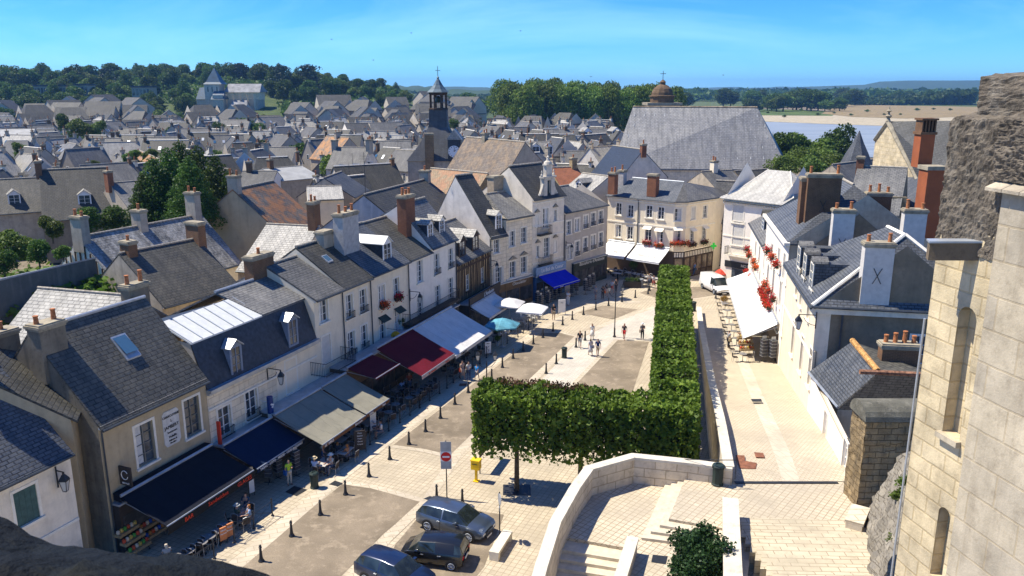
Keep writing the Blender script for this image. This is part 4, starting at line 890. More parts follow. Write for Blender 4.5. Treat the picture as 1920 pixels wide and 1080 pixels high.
m=MB(); FK.wall(m,0,s1,0,zK(1760,420)[1],holes,.35); m.build('ashlar_face',M_ash,ck)
m=MB(); FK.wall(m,s1,20,0,zK(1900,400)[1]+.6,[],.3,.12); m.poly(FK.p(s1,0,0),FK.p(s1,.12,0),FK.p(s1,.12,19.5),FK.p(s1,0,19.5)); m.build('smooth_face',M_ck2,ck)
for h in holes: # arched reveals
    m=MB(); c=(h[0]+h[1])/2; r=(h[1]-h[0])/2; n=8; P_=[FK.p(c-r*math.cos(math.pi*i/n),.004,h[3]-r+r*math.sin(math.pi*i/n)) for i in range(n+1)]
    for side in (0,1):
        cor=FK.p(h[side],.004,h[3]); arc=P_[:n//2+1] if side==0 else P_[n//2:]
        if side==0: m.poly(*([cor]+arc[::1])) 
        else: m.poly(*([cor]+arc))
    w=m.build('arch_head',M_ash,ck)
m=MB(); m.hexa([FK.p(-.02,-4,0),FK.p(-.02,0,0),FK.p(20,0,-.1),FK.p(20,-4,-.1),FK.p(-.02,-4,.1),FK.p(-.02,0,.1),FK.p(20,0,.1),FK.p(20,-4,.1)]); 
m=MB(); m.poly(FK.p(0,0,0),FK.p(0,-5,0),FK.p(0,-5,22),FK.p(0,0,22)); m.build('return_wall',M_ash,ck)
# weathered parapet above
def rough(name,F,a0,a1,d0,d1,z0,z1,mat,amp,rnd_=.25,nx=24,nz=20,prof=None):
    m=MB(); nx=nx; P_=[]
    # wrap: front face up, over the top, to the back
    n2=nz; 
    for i in range(nx+1):
        a=a0+(a1-a0)*i/nx
        for j in range(n2+1):
            t=j/n2
            if t<.7: d,z=d1,z0+(z1-rnd_-z0)*t/.7
            else: q=(t-.7)/.3*math.pi/2; d,z=d1-(rnd_)*(1-math.cos(q))-(d1-d0-rnd_)*((t-.7)/.3)**2,z1-rnd_+rnd_*math.sin(q)
            p=F.p(a,d,z); k=(mn.fractal(p*1.6,.9,2.1,4)*.7+mn.fractal(p*5.5,.6,2.1,4)*.8)*amp; P_.append(p+F.n*k+Vector((0,0,k*.6))+F.u*mn.noise(p*2)*amp*.3)
    m.v=[tuple(p) for p in P_]
    for i in range(nx):
        for j in range(n2): a=i*(n2+1)+j; m.f.append((a,a+n2+1,a+n2+2,a+1))
    b=len(m.v); # end cap at a0
    col=list(range(0,n2+1)); m.v.append(tuple(F.p(a0,d0,z0))); m.f.append(tuple([b]+col))
    return m.build(name,mat,ck,None,False)
zt1=zK(1800,215)[1]; zt0=zK(1745,470)[1]
rough('parapet',FK,-.05,s1+.8,-2,.05,zt0+.2,zt1+.1,M_ckd,.07,.25,60,56)
rough('parapet',FK,s1-.45,8,-2,.12,zK(1830,330)[1],zK(1880,205)[1],M_ckd,.09,.3,110,60)
rough('merlon',FK,.35,20,-3,-.35,zt1-.4,24.42,M_ckd,.06,.15,110,40)
m=MB(); zl=zK(1830,335)[1]
for i in range(16):
    a=s1-.35+i*.55; m.hexa([FK.p(a,-.2,zl-.16),FK.p(a+.53,-.2,zl-.16),FK.p(a+.53,.34,zl-.20),FK.p(a,.34,zl-.20),FK.p(a,-.2,zl+.10),FK.p(a+.53,-.2,zl+.10),FK.p(a+.53,.34,zl-.12),FK.p(a,.34,zl-.12)])
m.build('cornice',stonew('worn_cornice',(.38,.33,.25),(.15,.12,.09),.7,None,.6,.3,.9,.8,.3),ck)
# projecting stone spout: horizontal box towards the left
z_,Yg=0,21.0; gp0=Vector(atY(1740,468,Yg)); gp1=Vector(atY(1893,468,Yg-.6))
sp=MB(); hh=.26; u_=(gp1-gp0); u_.z=0; u_.normalize(); v_=Vector((-u_.y,u_.x,0))
q=[gp0-v_*.18,gp1-v_*.18,gp1+v_*.18,gp0+v_*.18]; sp.hexa([p+Vector((0,0,-hh)) for p in q]+[p+Vector((0,0,hh-.05)) for p in q]); sp.build('spout',stonew('spout_stone',(.17,.13,.085),(.04,.035,.03),.7,None,.6,.3,.9,.5,.4),ck)
sp=MB(); q=[gp0-v_*.22-u_*.03,gp1-v_*.22,gp1+v_*.22,gp0+v_*.22-u_*.03]; sp.hexa([p+Vector((0,0,hh-.05)) for p in q]+[p+Vector((0,0,hh)) for p in q]); sp.build('spout_flashing',M_zinc,ck)
pc=MB(); pc.tube(FK.p(-.05,.06,0),FK.p(-.05,.06,zK(1745,600)[1]),.035,.035,6); pc.build('lightning_cable',M_zinc,ck)
# window ledge stones
for (x,y) in ((1806,850),):
    s,z=zK(x,y); m=MB(); FK.box(m,s_a-.08,s_b+.08,0,.16,zb2-.16,zb2); m.build('window_sill',M_ck2,ck)
# foreground mossy parapet, bottom left
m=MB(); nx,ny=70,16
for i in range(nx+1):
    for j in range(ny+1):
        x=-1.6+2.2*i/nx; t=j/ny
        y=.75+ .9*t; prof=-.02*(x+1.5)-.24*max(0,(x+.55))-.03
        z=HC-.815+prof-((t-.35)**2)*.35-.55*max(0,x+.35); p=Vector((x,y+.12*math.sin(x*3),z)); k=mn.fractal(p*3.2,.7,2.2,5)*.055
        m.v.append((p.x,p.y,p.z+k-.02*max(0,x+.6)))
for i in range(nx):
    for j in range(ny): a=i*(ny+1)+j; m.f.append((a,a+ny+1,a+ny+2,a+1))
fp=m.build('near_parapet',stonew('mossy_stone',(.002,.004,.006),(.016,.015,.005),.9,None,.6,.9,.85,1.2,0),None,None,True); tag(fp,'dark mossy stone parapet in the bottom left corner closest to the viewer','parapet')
# ================= TERRAIN: hill, river, fields, distant hills
def sm(t): t=max(0,min(1,t)); return t*t*(3-2*t)
def hh(x,y):
    r=-x/max(y,1) # left-ness
    return 22*sm((y-430)/230)*sm((r-.015)/.17)+ 7*sm((y-340)/120)*sm((r-.12)/.2)
m=MB(); nx,ny=46,30; X0,X1,Y0,Y1=-900,40,300,1500
for j in range(ny+1):
    for i in range(nx+1):
        x=X0+(X1-X0)*i/nx;y=Y0+(Y1-Y0)*(j/ny)**1.5; m.v.append((x,y,hh(x,y)*sm((40-x)/60)-.25))
for j in range(ny):
    for i in range(nx): a=j*(nx+1)+i; m.f.append((a,a+1,a+nx+2,a+nx+1))
struct(m,'hill',gravel('hill_grass',(.05,.08,.025),(.09,.11,.04),.05),True)
def ts(name,mat,z,pts): m=MB(); m.poly(*[(*p,z) for p in pts]); return struct(m,name,mat)
ts('meadow',gravel('meadow_grass',(.07,.10,.03),(.12,.14,.05),.03),-.2,[(-3000,1300),(9000,500),(9000,8900),(-9000,8900)])
def g2(name,mat,z,*px): m=MB(); m.poly(*[at(x,y,z) for x,y in px]); return struct(m,name,mat)
M_water=newmat('river_water');t=NT(M_water); ob=t.n('TexCoord').outputs['Object']; mpn=t.n('Mapping'); mpn.inputs['Scale'].default_value=(.05,.3,1); t.l(ob,mpn.inputs[0]); 
wcol=t.mix(t.ramp(t.noise(mpn.outputs[0],.25,4,.6),.35,.7),(.20,.23,.25),(.30,.33,.34))
t.out(wcol,.45,.5,t.noise(mpn.outputs[0],2,5),.15,.3)
M_sand=gravel('river_sand',(.36,.31,.21),(.46,.40,.28),.08); M_dry=gravel('dry_field',(.21,.16,.08),(.30,.23,.12),.03)
ts('river',M_water,.0,[(95,290),(900,250),(1400,640),(330,660),(190,640),(150,560)])
g2('sandbank',M_sand,.1,(1300,224),(1440,228),(1540,232),(1660,236),(1800,240),(1960,246),(1960,205),(1700,206),(1500,206),(1330,212))
g2('dry_field',M_dry,.25,(1540,213),(1600,219),(1700,222),(1800,219),(1960,222),(1960,203),(1760,199),(1575,196))
g2('river_meadow',flat('bank_grass',(.09,.13,.04),.9,.4,.03,.1),.2,(1280,214),(1420,216),(1560,217),(1580,208),(1420,204),(1290,203))
g2('pale_field',gravel('pale_stubble',(.34,.30,.17),(.42,.36,.22),.01),.1,(1640,182),(1815,183),(1960,184),(1960,178),(1640,177))
# distant hills
M_hill=gravel('far_woodland',(.035,.06,.02),(.06,.09,.03),.004)
def farhill(pts,Y,dep,z0=-2):
    m=MB(); P=[atY(x,y,Y) for x,y in pts]; n=len(P); 
    for k,(dy,f) in enumerate(((-dep,0),(-dep*.5,.62),(0,1),(dep,.2))):
        for i,p in enumerate(P): m.v.append((p[0],p[1]+dy,z0+(p[2]-z0)*f*(1+.04*math.sin(i*2.3+k)) if f<1 else p[2]))
    for k in range(3):
        for i in range(n-1): a=k*n+i; m.f.append((a,a+1,a+n+1,a+n))
    return struct(m,'distant_hills',M_hill,True)
def wob(x0,x1,ya,yb,n,sd=1,amp=1.2):
    r=random.Random(sd); return [(x0+(x1-x0)*i/n, ya+(yb-ya)*i/n+r.uniform(-amp,amp)) for i in range(n+1)]
farhill(wob(560,1000,160,165,30,2),4200,500); farhill(wob(680,820,163,161,12,3,2),2600,300)
farhill(wob(1180,1560,166,162,26,4),6200,700); farhill([(1500,163),(1560,161),(1620,159),(1650,153),(1700,151),(1800,151),(1900,150),(2050,151),(2200,155)],4600,500)
farhill(wob(1150,2100,168,165,40,6,.8),3300,200)
farhill(wob(640,1000,165,170,24,7,1.5),1900,250)
# ================= TREES
M_lf=leafm('broadleaf_leaves',(.045,.095,.015),(.12,.20,.03)); M_lfl=leafm('light_leaves',(.09,.15,.02),(.18,.26,.05)); M_lfp=leafm('plane_leaves',(.10,.17,.02),(.24,.32,.05))
M_con=leafm('conifer_needles',(.012,.032,.014),(.03,.06,.02),.12); M_ced=leafm('cedar_needles',(.02,.045,.03),(.04,.07,.04),.1)
M_bark=flat('bark',(.10,.08,.055),.95,.35,6,.1); M_barkp=flat('pale_bark',(.26,.23,.17),.95,.35,4,.1)
def blobpts(bl,n,rng,lo=.72,hi=1.05):
    w=np.array([b[3]**2 for b in bl]);w=w/w.sum(); idx=rng.choice(len(bl),n,p=w); B=np.array([[*b[:4],b[4] if len(b)>4 else 1.] for b in bl])[idx]
    d=rng.normal(size=(n,3)); d/=np.linalg.norm(d,axis=1)[:,None]; r=(lo+(hi-lo)*rng.random((n,1)))*B[:,3:4]; r*=(1+.18*np.sin(d[:,0:1]*7+B[:,0:1])*np.cos(d[:,1:2]*6+B[:,1:2]*3))
    P=B[:,:3]+d*r*np.stack([np.ones(n),np.ones(n),B[:,4]],1); 
    k=rng.random(n)<(.35+.65*(d[:,2]>-.3)); return P[k],d[k]
def mktree(name,label,kind,seed,h=10.,leaf=None,n=None,size=None,bark=None):
    rng=np.random.default_rng(seed); t=thing(name,label,'tree'); r=random.Random(seed); bl=[]
    if kind in('broad','plane'):
        R0=h*.42; cz=h*.55
        for i in range(16 if kind=='broad' else 26):
            a=r.uniform(0,6.28);q=r.uniform(.2,1)**.6; zz=r.uniform(-1,1); k=math.sqrt(max(0,1-zz*zz*.8))
            bl.append((math.cos(a)*R0*q*k*.72,math.sin(a)*R0*q*k*.72,cz+zz*R0*.78,R0*r.uniform(.28,.48),.9))
        bl.append((0,0,cz,R0*.62,.9)); n=n or 6500; size=size or h*.042
    elif kind=='conifer':
        for i in range(40):
            q=i/39; zz=h*(.08+.90*q); rr=h*.30*(1-q)**.75+.2; a=i*2.4; bl.append((math.cos(a)*rr*.62,math.sin(a)*rr*.62,zz,rr*.55+h*.02,.55))
        n=n or 20000; size=size or h*.021
    elif kind=='cedar':
        for i in range(40):
            lv=i%5; a=r.uniform(0,6.28); rr=h*(.34-.045*lv)*r.uniform(.1,1); bl.append((math.cos(a)*rr,math.sin(a)*rr,h*(.38+.14*lv)+h*r.uniform(-.03,.03),h*r.uniform(.12,.19),.5))
        n=n or 4200; size=size or h*.032
    elif kind=='bush':
        for i in range(14):
            a=r.uniform(0,6.28);q=r.random(); bl.append((math.cos(a)*h*.38*q,math.sin(a)*h*.38*q,h*(.3+.42*r.random()*(1-q*.5)),h*.24,.9))
        n=n or 3200; size=size or h*.05
    P,d=blobpts(bl,n,rng); leafobj('crown',quads(P,d*.5,size,rng),leaf or M_lf,t)
    m=MB(); th=h*(.55 if kind!='bush' else .3); rb=h*.028
    m.tube((0,0,-.3),(0,0,th*.5),rb,rb*.75,8); m.tube((0,0,th*.5),(0,0,th),rb*.75,rb*.35,8)
    if kind in('broad','plane','cedar'):
        for i in range(6):
            a=i*1.05+r.random(); m.tube((0,0,th*(.45+.06*i)),(math.cos(a)*h*.22,math.sin(a)*h*.22,th*(.8+.09*i)),rb*.45,rb*.12,6)
    m.build('trunk',bark or M_bark,t); return t
T_b=[mktree('broadleaf_tree','x','broad',s,10,(M_lf,M_lfl,M_lf)[i]) for i,s in enumerate((11,12,13))]
T_p=[mktree('plane_tree','x','plane',s,10,M_lfp,8000,.36,M_barkp) for s in (21,22)]
T_c=[mktree('conifer','x','conifer',s) for s in (31,32)]; T_d=[mktree('cedar_tree','x','cedar',41,10,M_ced)]; T_u=[mktree('bush','x','bush',51,10,M_lfl),mktree('bush','x','bush',52,10,M_lf)]
for t_ in T_b+T_p+T_c+T_d+T_u: freeze(t_)
rt_=random.Random(77)
def tree(P,x,y,z,h,w=1.0,label='',group=None):
    s=h/10.; return put(P,(x,y,z),rt_.uniform(0,6.28),(s*w,s*w,s),label,group)
def treepx(P,px_,pyb,pyt,Y,w,label,group=None):
    b=atY(px_,pyb,Y);t=atY(px_,pyt,Y); return tree(P,b[0],Y,b[2],max(1,t[2]-b[2]),w,label,group)
# plane trees of the riverside mall
for row_,(Y,n,x0,x1,yt) in enumerate(((392,9,958,1205,158),(420,10,945,1240,150),(448,9,960,1262,150))):
    for i in range(n):
        xx=x0+(x1-x0)*i/(n-1)+rt_.uniform(-5,5); tp_=(yt+(xx-1000)*.045 if xx>1000 else yt+2)+rt_.uniform(-4,4)
        b=atY(xx,246,Y); z1=hz(xx,tp_,b[0],Y); tree(T_p[i%2],b[0],Y,-.2,z1,.78,'tall green plane tree '+where(b[0],Y,15),'plane trees of the riverside grove')
tree(T_p[0],atY(985,200,395)[0],372,-.2,24,.95,'lighter green plane tree at the front left edge of the riverside grove')
# conifers in the courtyard
for i,(xx,yt,Y,w) in enumerate(((352,262,97,1.0),(328,276,93,1.05),(300,292,91,1.1),(384,272,99,1.0),(414,288,95,1.05),(278,325,90,1.0),(438,318,94,.95),(365,292,88,1.1))):
    treepx(T_c[i%2],xx,435,yt,Y,w,['tallest dark green conifer of the courtyard clump','dark conifer just left of the tallest in the courtyard clump','dark conifer third from the left in the courtyard clump','dark conifer just right of the tallest in the courtyard clump','dark conifer at the right of the courtyard clump','small dark conifer at the far left of the courtyard clump','small dark conifer at the far right of the courtyard clump','dark conifer in front of the tallest one'][i],'courtyard conifers')
for i,(xx,yb,yt,Y,k,w) in enumerate(((170,440,388,82,T_b[0],1.3),(215,440,385,84,T_b[2],1.3),(100,455,398,75,T_b[1],1.0),(30,500,425,68,T_b[1],1.3),(75,500,450,66,T_b[0],1.2),(10,520,470,60,T_b[2],1.3),(120,490,455,64,T_b[1],1.2),(120,250,213,255,T_b[0],1.),(150,262,218,245,T_b[1],1.3),(185,262,222,250,T_b[1],1.2),(250,310,277,170,T_b[1],1.4),(285,308,275,175,T_b[1],1.3),(180,315,298,150,T_b[1],1.4),(412,262,228,300,T_b[2],1.),(500,235,212,380,T_b[1],1.2),(852,245,222,300,T_b[2],1.2),(40,300,262,200,T_b[1],1.0))):
    treepx(k,xx,yb,yt,Y,w,'green garden tree number'.replace(' number','')+[' with yellowish leaves',' with dark leaves',''][i%3]+' standing '+['behind the grey roofs at the left','beside the courtyard conifers','in the walled garden at the left edge','lowest in the walled garden at far left','behind the dark wall at left','in the left corner of the walled garden','beside the timbered gable garden','left of the pale roofs below the hill','between pale roofs below the hill','right of the pair below the hill','above the timbered gable','right above the timbered gable','behind the long dark roof','below the old church on the left','beneath the cedar wood','right of the clock tower','by the long pale hotel roof'][i])
GL=leafm('garden_leaves',(.10,.19,.02),(.20,.30,.05))
T_g=[mktree('garden_tree','x','broad',71,10,GL),mktree('garden_tree','x','bush',72,10,GL)]
for i in range(30):
    f_=i%15; xx=(-25+f_*11.5) if i<22 else 140+(i-22)*13; Yg_=(63+(i//15)*9+rt_.uniform(-2,2)) if i<22 else rt_.uniform(79,86); q_=((xx-960)/1545*Yg_,Yg_)
    tree(T_g[i%2],q_[0],q_[1],0,rt_.uniform(7.5,10) if i<22 else rt_.uniform(7,9),1.35,'bright leafy garden tree '+where(q_[0],q_[1],4),'garden trees behind the dark wall')
for i in range(34):
    Yg_=rt_.uniform(150,420); xx=rt_.uniform(-20,700); q_=((xx-960)/1545*Yg_,Yg_); tree(rt_.choice(T_b),q_[0],q_[1],hh(*q_),rt_.uniform(8,12),1.2,'small town tree '+where(q_[0],q_[1],5),'trees between the old houses')
# forest on the hill
cnt=0
for i in range(270):
    px_=rt_.uniform(-30,760); 
    Y=rt_.uniform(455,720); x=(px_-960)/1545*Y
    if 350<px_<505 and Y<600: continue
    if Y<505 and px_>350: continue
    z=hh(x,Y)-.25; h=rt_.uniform(10,16)*(.75 if px_>640 else 1)
    k=rt_.random(); 
    P=rt_.choice(T_c) if k<.2 else rt_.choice(T_b)
    if P in T_c: h*=1.15
    tree(P,x,Y,z-1,h,1.25,('dark hill conifer ' if P in T_c else 'green hill tree ')+where(x,Y,z+5),('conifers' if P in T_c else 'leafy trees')+' of the hill wood')
rg=np.random.default_rng(5); N_=26000; Yv=440+rg.random(N_)*320; Xv=(-40+rg.random(N_)*800-960)/1545*Yv; keep=~((Yv<560)&(np.abs(Xv+175)<28)); Yv=Yv[keep];Xv=Xv[keep]
Zv=np.array([hh(a,b) for a,b in zip(Xv,Yv)])+rg.random(len(Xv))*5*(.6+.4*np.sin(Xv*.11)*np.cos(Yv*.09)); ok=(Zv>4.0)&(~((np.abs(Xv+178*Yv/500)<36)&(Yv<520))); o=leafobj('undergrowth',quads(np.stack([Xv,Yv,Zv],1)[ok],None,2.2,rg),M_lf); o['kind']='stuff'; o['label']='dense green undergrowth covering the hillside below the wood'; o['category']='undergrowth'
for i,(px_,yt,yb,Y,w) in enumerate(((528,124,206,560,1.0),(585,123,206,575,1.05),(452,121,190,640,.8),(205,129,190,600,.9))):
    treepx(T_d[0],px_,yb,yt,Y,w,['broad dark cedar, left of the two on the hill crest','broad dark cedar, right of the two on the hill crest','flat topped dark cedar right behind the church spire','dark spreading cedar high on the left hill'][i])
for i,(px_,yt) in enumerate(((30,131),(60,138),(110,139),(245,126),(272,122),(300,128),(170,141),(320,130))): treepx(T_c[i%2],px_,200,yt,650+i*7,.9,'dark pointed conifer rising on the skyline of the left hill','skyline conifers')
# river side trees
for i,(xx,yb,yt,Y,k,w) in enumerate(((1448,330,250,190,T_b[0],1.3),(1480,325,238,200,T_b[1],1.3),(1505,335,262,180,T_u[0],1.2),(1530,330,250,195,T_b[1],1.3),(1568,330,234,215,T_b[2],.9),(1555,340,275,170,T_u[0],1.2),(1590,330,285,185,T_u[1],1.2),(1470,340,280,165,T_u[0],1.1),(1520,345,285,160,T_b[1],1.1))):
    treepx(k,xx,yb,yt,Y,w,'leafy green riverside tree '+['at the left of the clump','second from the left, tall','in the middle front','behind the middle','rounded, standing alone at the top right','low at the middle right','lowest at the right end','low at the front left','low at the front middle'][i]+' by the river','riverside trees')
for i in range(34):
    xx=rt_.uniform(1285,1800); Y=rt_.uniform(1000,1500); b=atY(xx,200,Y); tree(rt_.choice(T_b),b[0],Y,0,rt_.uniform(14,24),1.5,'distant dark green tree '+where(b[0],Y,5),'trees on the far river bank')
for i in range(16):
    xx=1405+i*11+rt_.uniform(-6,6); Y=rt_.uniform(840,930); b=atY(xx,200,Y); tree(rt_.choice(T_b),b[0],Y,0,rt_.uniform(15,27)*(1 if 3<i<13 else .6),1.5,'rounded far bank tree, '+ORD[i]+' from the left above the sandbank','rounded trees near the sandbank')
for i in range(12):
    xx=1440+i*31; b=at(xx,rt_.uniform(206,222)); tree(T_u[1],b[0],b[1],0,rt_.uniform(2,4),1.5,'low shrub on the sandy bank, '+ORD[i]+' from the left','shrubs on the sandbank')
for i in range(22):
    xx=rt_.uniform(735,930); Y=rt_.uniform(620,1100); b=atY(xx,200,Y); tree(rt_.choice(T_b),b[0],Y,0,rt_.uniform(12,20),1.4,'distant green tree '+where(b[0],Y,5),'trees beyond the town')
# far woods as one mass each
def wood(name,label,px0,px1,Ya,Yb,n,hmax,seed,leaf,size=7):
    rng=np.random.default_rng(seed); Y=Ya+(Yb-Ya)*rng.random(n); X=(px0+(px1-px0)*rng.random(n)-960)/1545*Y; 
    Z=hmax*(.55+.45*np.sin(X*.021)*np.cos(Y*.013)**2)*rng.random(n)**.5; P=np.stack([X,Y,Z],1)
    o=leafobj(name,quads(P,None,size,rng),leaf); o['kind']='stuff'; o['label']=label; o['category']='wood'; return o
wood('distant_wood','dark wood along the far horizon on the right',1180,1900,1500,2600,15000,22,1,M_lf,13)
wood('distant_wood','green wood on the plain left of the clock tower spire',640,960,900,2400,12000,17,2,M_lf,11)
wood('distant_wood','dark hedge line below the pale field',1600,1830,1180,1290,3500,20,3,M_lf,8)
# ================= TOWN
def gab(label,p1,p2,zr,w,ze,wm,rm,wb=None,chim=(),gr=None,wins=(),name='town_house',fromto=None,dorm=(),trim=None):
    A=Vector(at(*p1,zr)) if len(p1)==2 else Vector(p1);B=Vector(at(*p2,zr)) if len(p2)==2 else Vector(p2); u=(B-A); u.z=0; u.normalize(); n=Vector((u.y,-u.x,0)); 
    if n.y>0: n=-n
    wb=wb or w; 
    a,b=A+n*w,B+n*w
    if Vector((u.y,-u.x,0)).dot(n)<0: a,b=b,a
    H=house('that house',label,a[:2],b[:2],w+wb,ze,w,zr,wm,rm,wins,gr,skip=(),gut=(A.y<130),objname=name)
    for f,z1,wd,np_,mt in chim:
        c=(A if Vector((u.y,-u.x,0)).dot(n)>0 else B); q=H['F'].p(H['F'].L*f,-w,0); chimney(q.x,q.y,zr-1.2,z1,wd,.8,math.atan2(u.y,u.x)+R(90),mt,None,np_,H['root'])
    for s,sz in dorm: dormer(H,s,w*.25,sz,sz*1.1,ze+(zr-ze)*.2,w*.5)
    return H
G=gab('pale stone roofed house directly behind the tan house, mossy ridge',(72,543),(250,558),10.4,4.2,7.4,M_dgrey,M_s_pale)
G=gab('grey gabled house with dark wavy slate roof and two brick chimneys behind the mansard house',(223,478),(371,449),11,4.6,7.4,M_grey,M_s_dark,None,[(.12,12.0,1.1,1,M_dbrick),(.98,12.6,1.6,0,M_dbrick)])
G=gab('long slate house with black and white timbered gable and white weathered roof patches',(147,447),(378,404),11.4,4.6,7.0,M_trim,slate('slate_patchy',(.11,.11,.10),(.17,.165,.15),(.62,.60,.54),.6),None,[(.02,13.3,1.3,2,M_grey),(.46,13.0,1.2,1,M_grey),(.93,13.9,1.3,2,M_grey)])
F=G['F']; sd_=Fac(F.p(-.03,-9.2,0)[:2],F.p(-.03,0,0)[:2]); m=MB()
for i in range(15):
    a=.15+i*.63; zt_=7.0+4.3*(1-abs(a-4.6)/4.6); sd_.box(m,a,a+.14,0,.06,4.6,zt_)
for zz in (4.6,7.0): sd_.box(m,.05,9.1,.0,.065,zz,zz+.2)
m.build('timber_frame',M_timber,G['root'])
G=gab('stone gabled house whose roof is stained orange with lichen',(436,357),(513,341),13,6,8,M_tan,slate('slate_lichen_heavy',(.09,.085,.07),(.13,.12,.10),(.28,.25,.2),.3,(.42,.17,.04),.35,rnd=False),7,[(.05,14.6,1.3,2,M_grey)])
G=gab('pale slate roofed house with a small roof hatch in front of the dark chimney',(500,422),(600,427),10.6,5.5,7.2,M_grey,M_s_pale,None,[(.9,13.2,1.2,2,M_dbrick)])
G=gab('big dark slate house with a blue grey gable wall and tall aerial pole',(682,367),(800,337),13,6.2,8.6,stonew('blue_grey_gable',(.19,.23,.29),(.5,.5,.5),.3),M_s_dark,None,[(.97,14.2,1.2,1,M_grey)])
m=MB(); q=G['F'].p(.4,-6.2,0); m.tube((q.x,q.y,12.5),(q.x,q.y,17.5),.03,.03,5); [m.tube((q.x-.5,q.y,16.2+i*.3),(q.x+.5,q.y,16.2+i*.3),.015,.015,4) for i in range(4)]; m.build('aerial',M_iron,G['root'])
G=gab('yellow lichen tiled roof with dark gable beneath the clock tower',(808,317),(915,327),13.6,4.4,9.2,M_rub,M_t_yel)
G=gab('huge brown tiled roof right of the clock tower',(874,258),(985,268),16.2,6.3,8.0,M_grey,M_t_brn,9,[(.35,17.2,.9,2,M_capst)])
G=gab('cream house with three tall windows and three roof lights',(628,277),(694,278),12,5,8.2,M_limep,M_s_grey,None,[(0,13.6,1.6,0,M_grey),(.98,13.8,2,3,M_grey)],None,[(642,320,1.1,2.2),(668,318,1.1,2.2),(694,314,1.1,2.2)])
G=gab('orange brown roofed house beside the narrow town street',(612,256),(655,259),12.4,5,7.5,M_grey,M_s_lich,None,[(.5,13.7,1.4,2,M_grey)])
G=gab('pair of long grey roofs with pale verge, left part, below the distant mall',(646,232),(690,231),12,9,5,M_white,M_s_grey)
G=gab('pair of long grey roofs with pale verge, right part, below the distant mall',(692,231),(752,230),12,9,5,M_white,M_s_grey)
G=gab('grey gable house left behind the clock tower roof',(748,236),(770,234),12,7,5,M_grey,M_s_grey)
G=gab('long pale metal roofed building with white dormers at the left edge',(-10,243),(66,242),11,7.5,8.2,M_cream,M_metal2,None,[],None,[],'town_house')
for k,x_ in enumerate((52,62,78,92,112)): pass
G=gab('dark grey weathered roof house with one arched dormer at left',(73,320),(202,315),12.4,6.5,6.2,M_dgrey,M_s_dark,None,[(.0,13.8,1.6,1,M_dbrick)],None,[],dorm=((5.5,1.6),))
G=gab('dark roofed house with small white dormer at the left edge',(-40,340),(74,334),10.6,6,6.4,M_grey,M_s_dark,dorm=((4,1.5),))
G=gab('grey house with pale verge boards right of the dark weathered roof',(205,345),(285,338),10.6,6,7,M_grey,M_s_grey,None,[(.0,12.5,1.2,1,M_brick)])
G=gab('small timber framed gable house among the garden trees',(262,283),(300,300),10,3.5,6.5,M_trim,M_s_lich)
G=gab('flat topped pale house with stained white wall in front of the slate gable',(575,352),(640,350),10.5,4,9.3,M_cream,M_s_pale)
G=gab('small slate house with blue tiled gable left of the stained white wall',(608,335),(640,323),11.4,4,8.8,M_grey,M_s_blue)
G=gab('pale flat metal roofed block at the centre left',(492,318),(566,312),9.8,6,8.2,M_grey,M_metal2,None,[(.2,11.6,1,1,M_dbrick)])
G=gab('slate house with white verge and small dark chimney at the centre left',(455,322),(520,322),10,6,7,M_white,M_s_grey,None,[(.2,11.8,1,1,M_dbrick)])
G=gab('long grey roofed house with two dormers in front of the plane trees',(1022,244),(1146,242),11,8.5,6.5,M_white,M_s_grey,None,[(.3,12.2,1.5,1,M_dbrick)],None,[],dorm=((12,3),(22,3)))
G=gab('small grey roofed house with twin dormers right of the brown roof',(984,267),(1032,267),11.6,6,8.6,M_white,M_s_grey,dorm=((2.5,1.7),(5.5,1.7)))
G=gab('red brown roofed house behind the ornate dormer',(1032,316),(1082,314),12.4,5,9.2,M_rub,stonew('red_rough_roof',(.28,.11,.06),(.12,.07,.05),.5,(.3,.15),.5,.25),None,[(.85,13.9,1,1,M_rub)])
G=gab('cream gabled house with stone cross and dark slate roof before the big church',(1149,274),(1206,282),13.5,4.2,8.8,M_limep,M_s_navy,5,[(1,14.6,.9,1,M_brick)])
G=gab('pale grey roofed house between the grey shop house and the tea room',(1092,326),(1142,332),11.8,4.5,9.3,M_cream,M_s_pale,dorm=((3,1.2),))
G=gab('low slate house behind the tea room roof',(1315,323),(1372,320),11.3,4,9,M_grey,M_s_grey,None,[(.4,13,1,2,M_cream)])
G=gab('dark slate roof between the tea room and the white hotel',(1378,322),(1440,318),10.6,3.5,8.2,M_dgrey,M_s_dark)
G=gab('grey slate house with lone brick chimney behind the white chimneys',(1608,313),(1702,317),15.2,7,11,M_dgrey,M_s_grey,None,[(.05,16.4,.9,0,M_brick)])
G=gab('pale slate roof beside the castle wall',(1700,398),(1790,398),13.2,4.5,9,M_grey,M_s_pale)
G=gab('dark slate roof below the tall orange chimney',(1700,322),(1800,345),13.5,4,10,M_dgrey,M_s_blue)
tw=[]
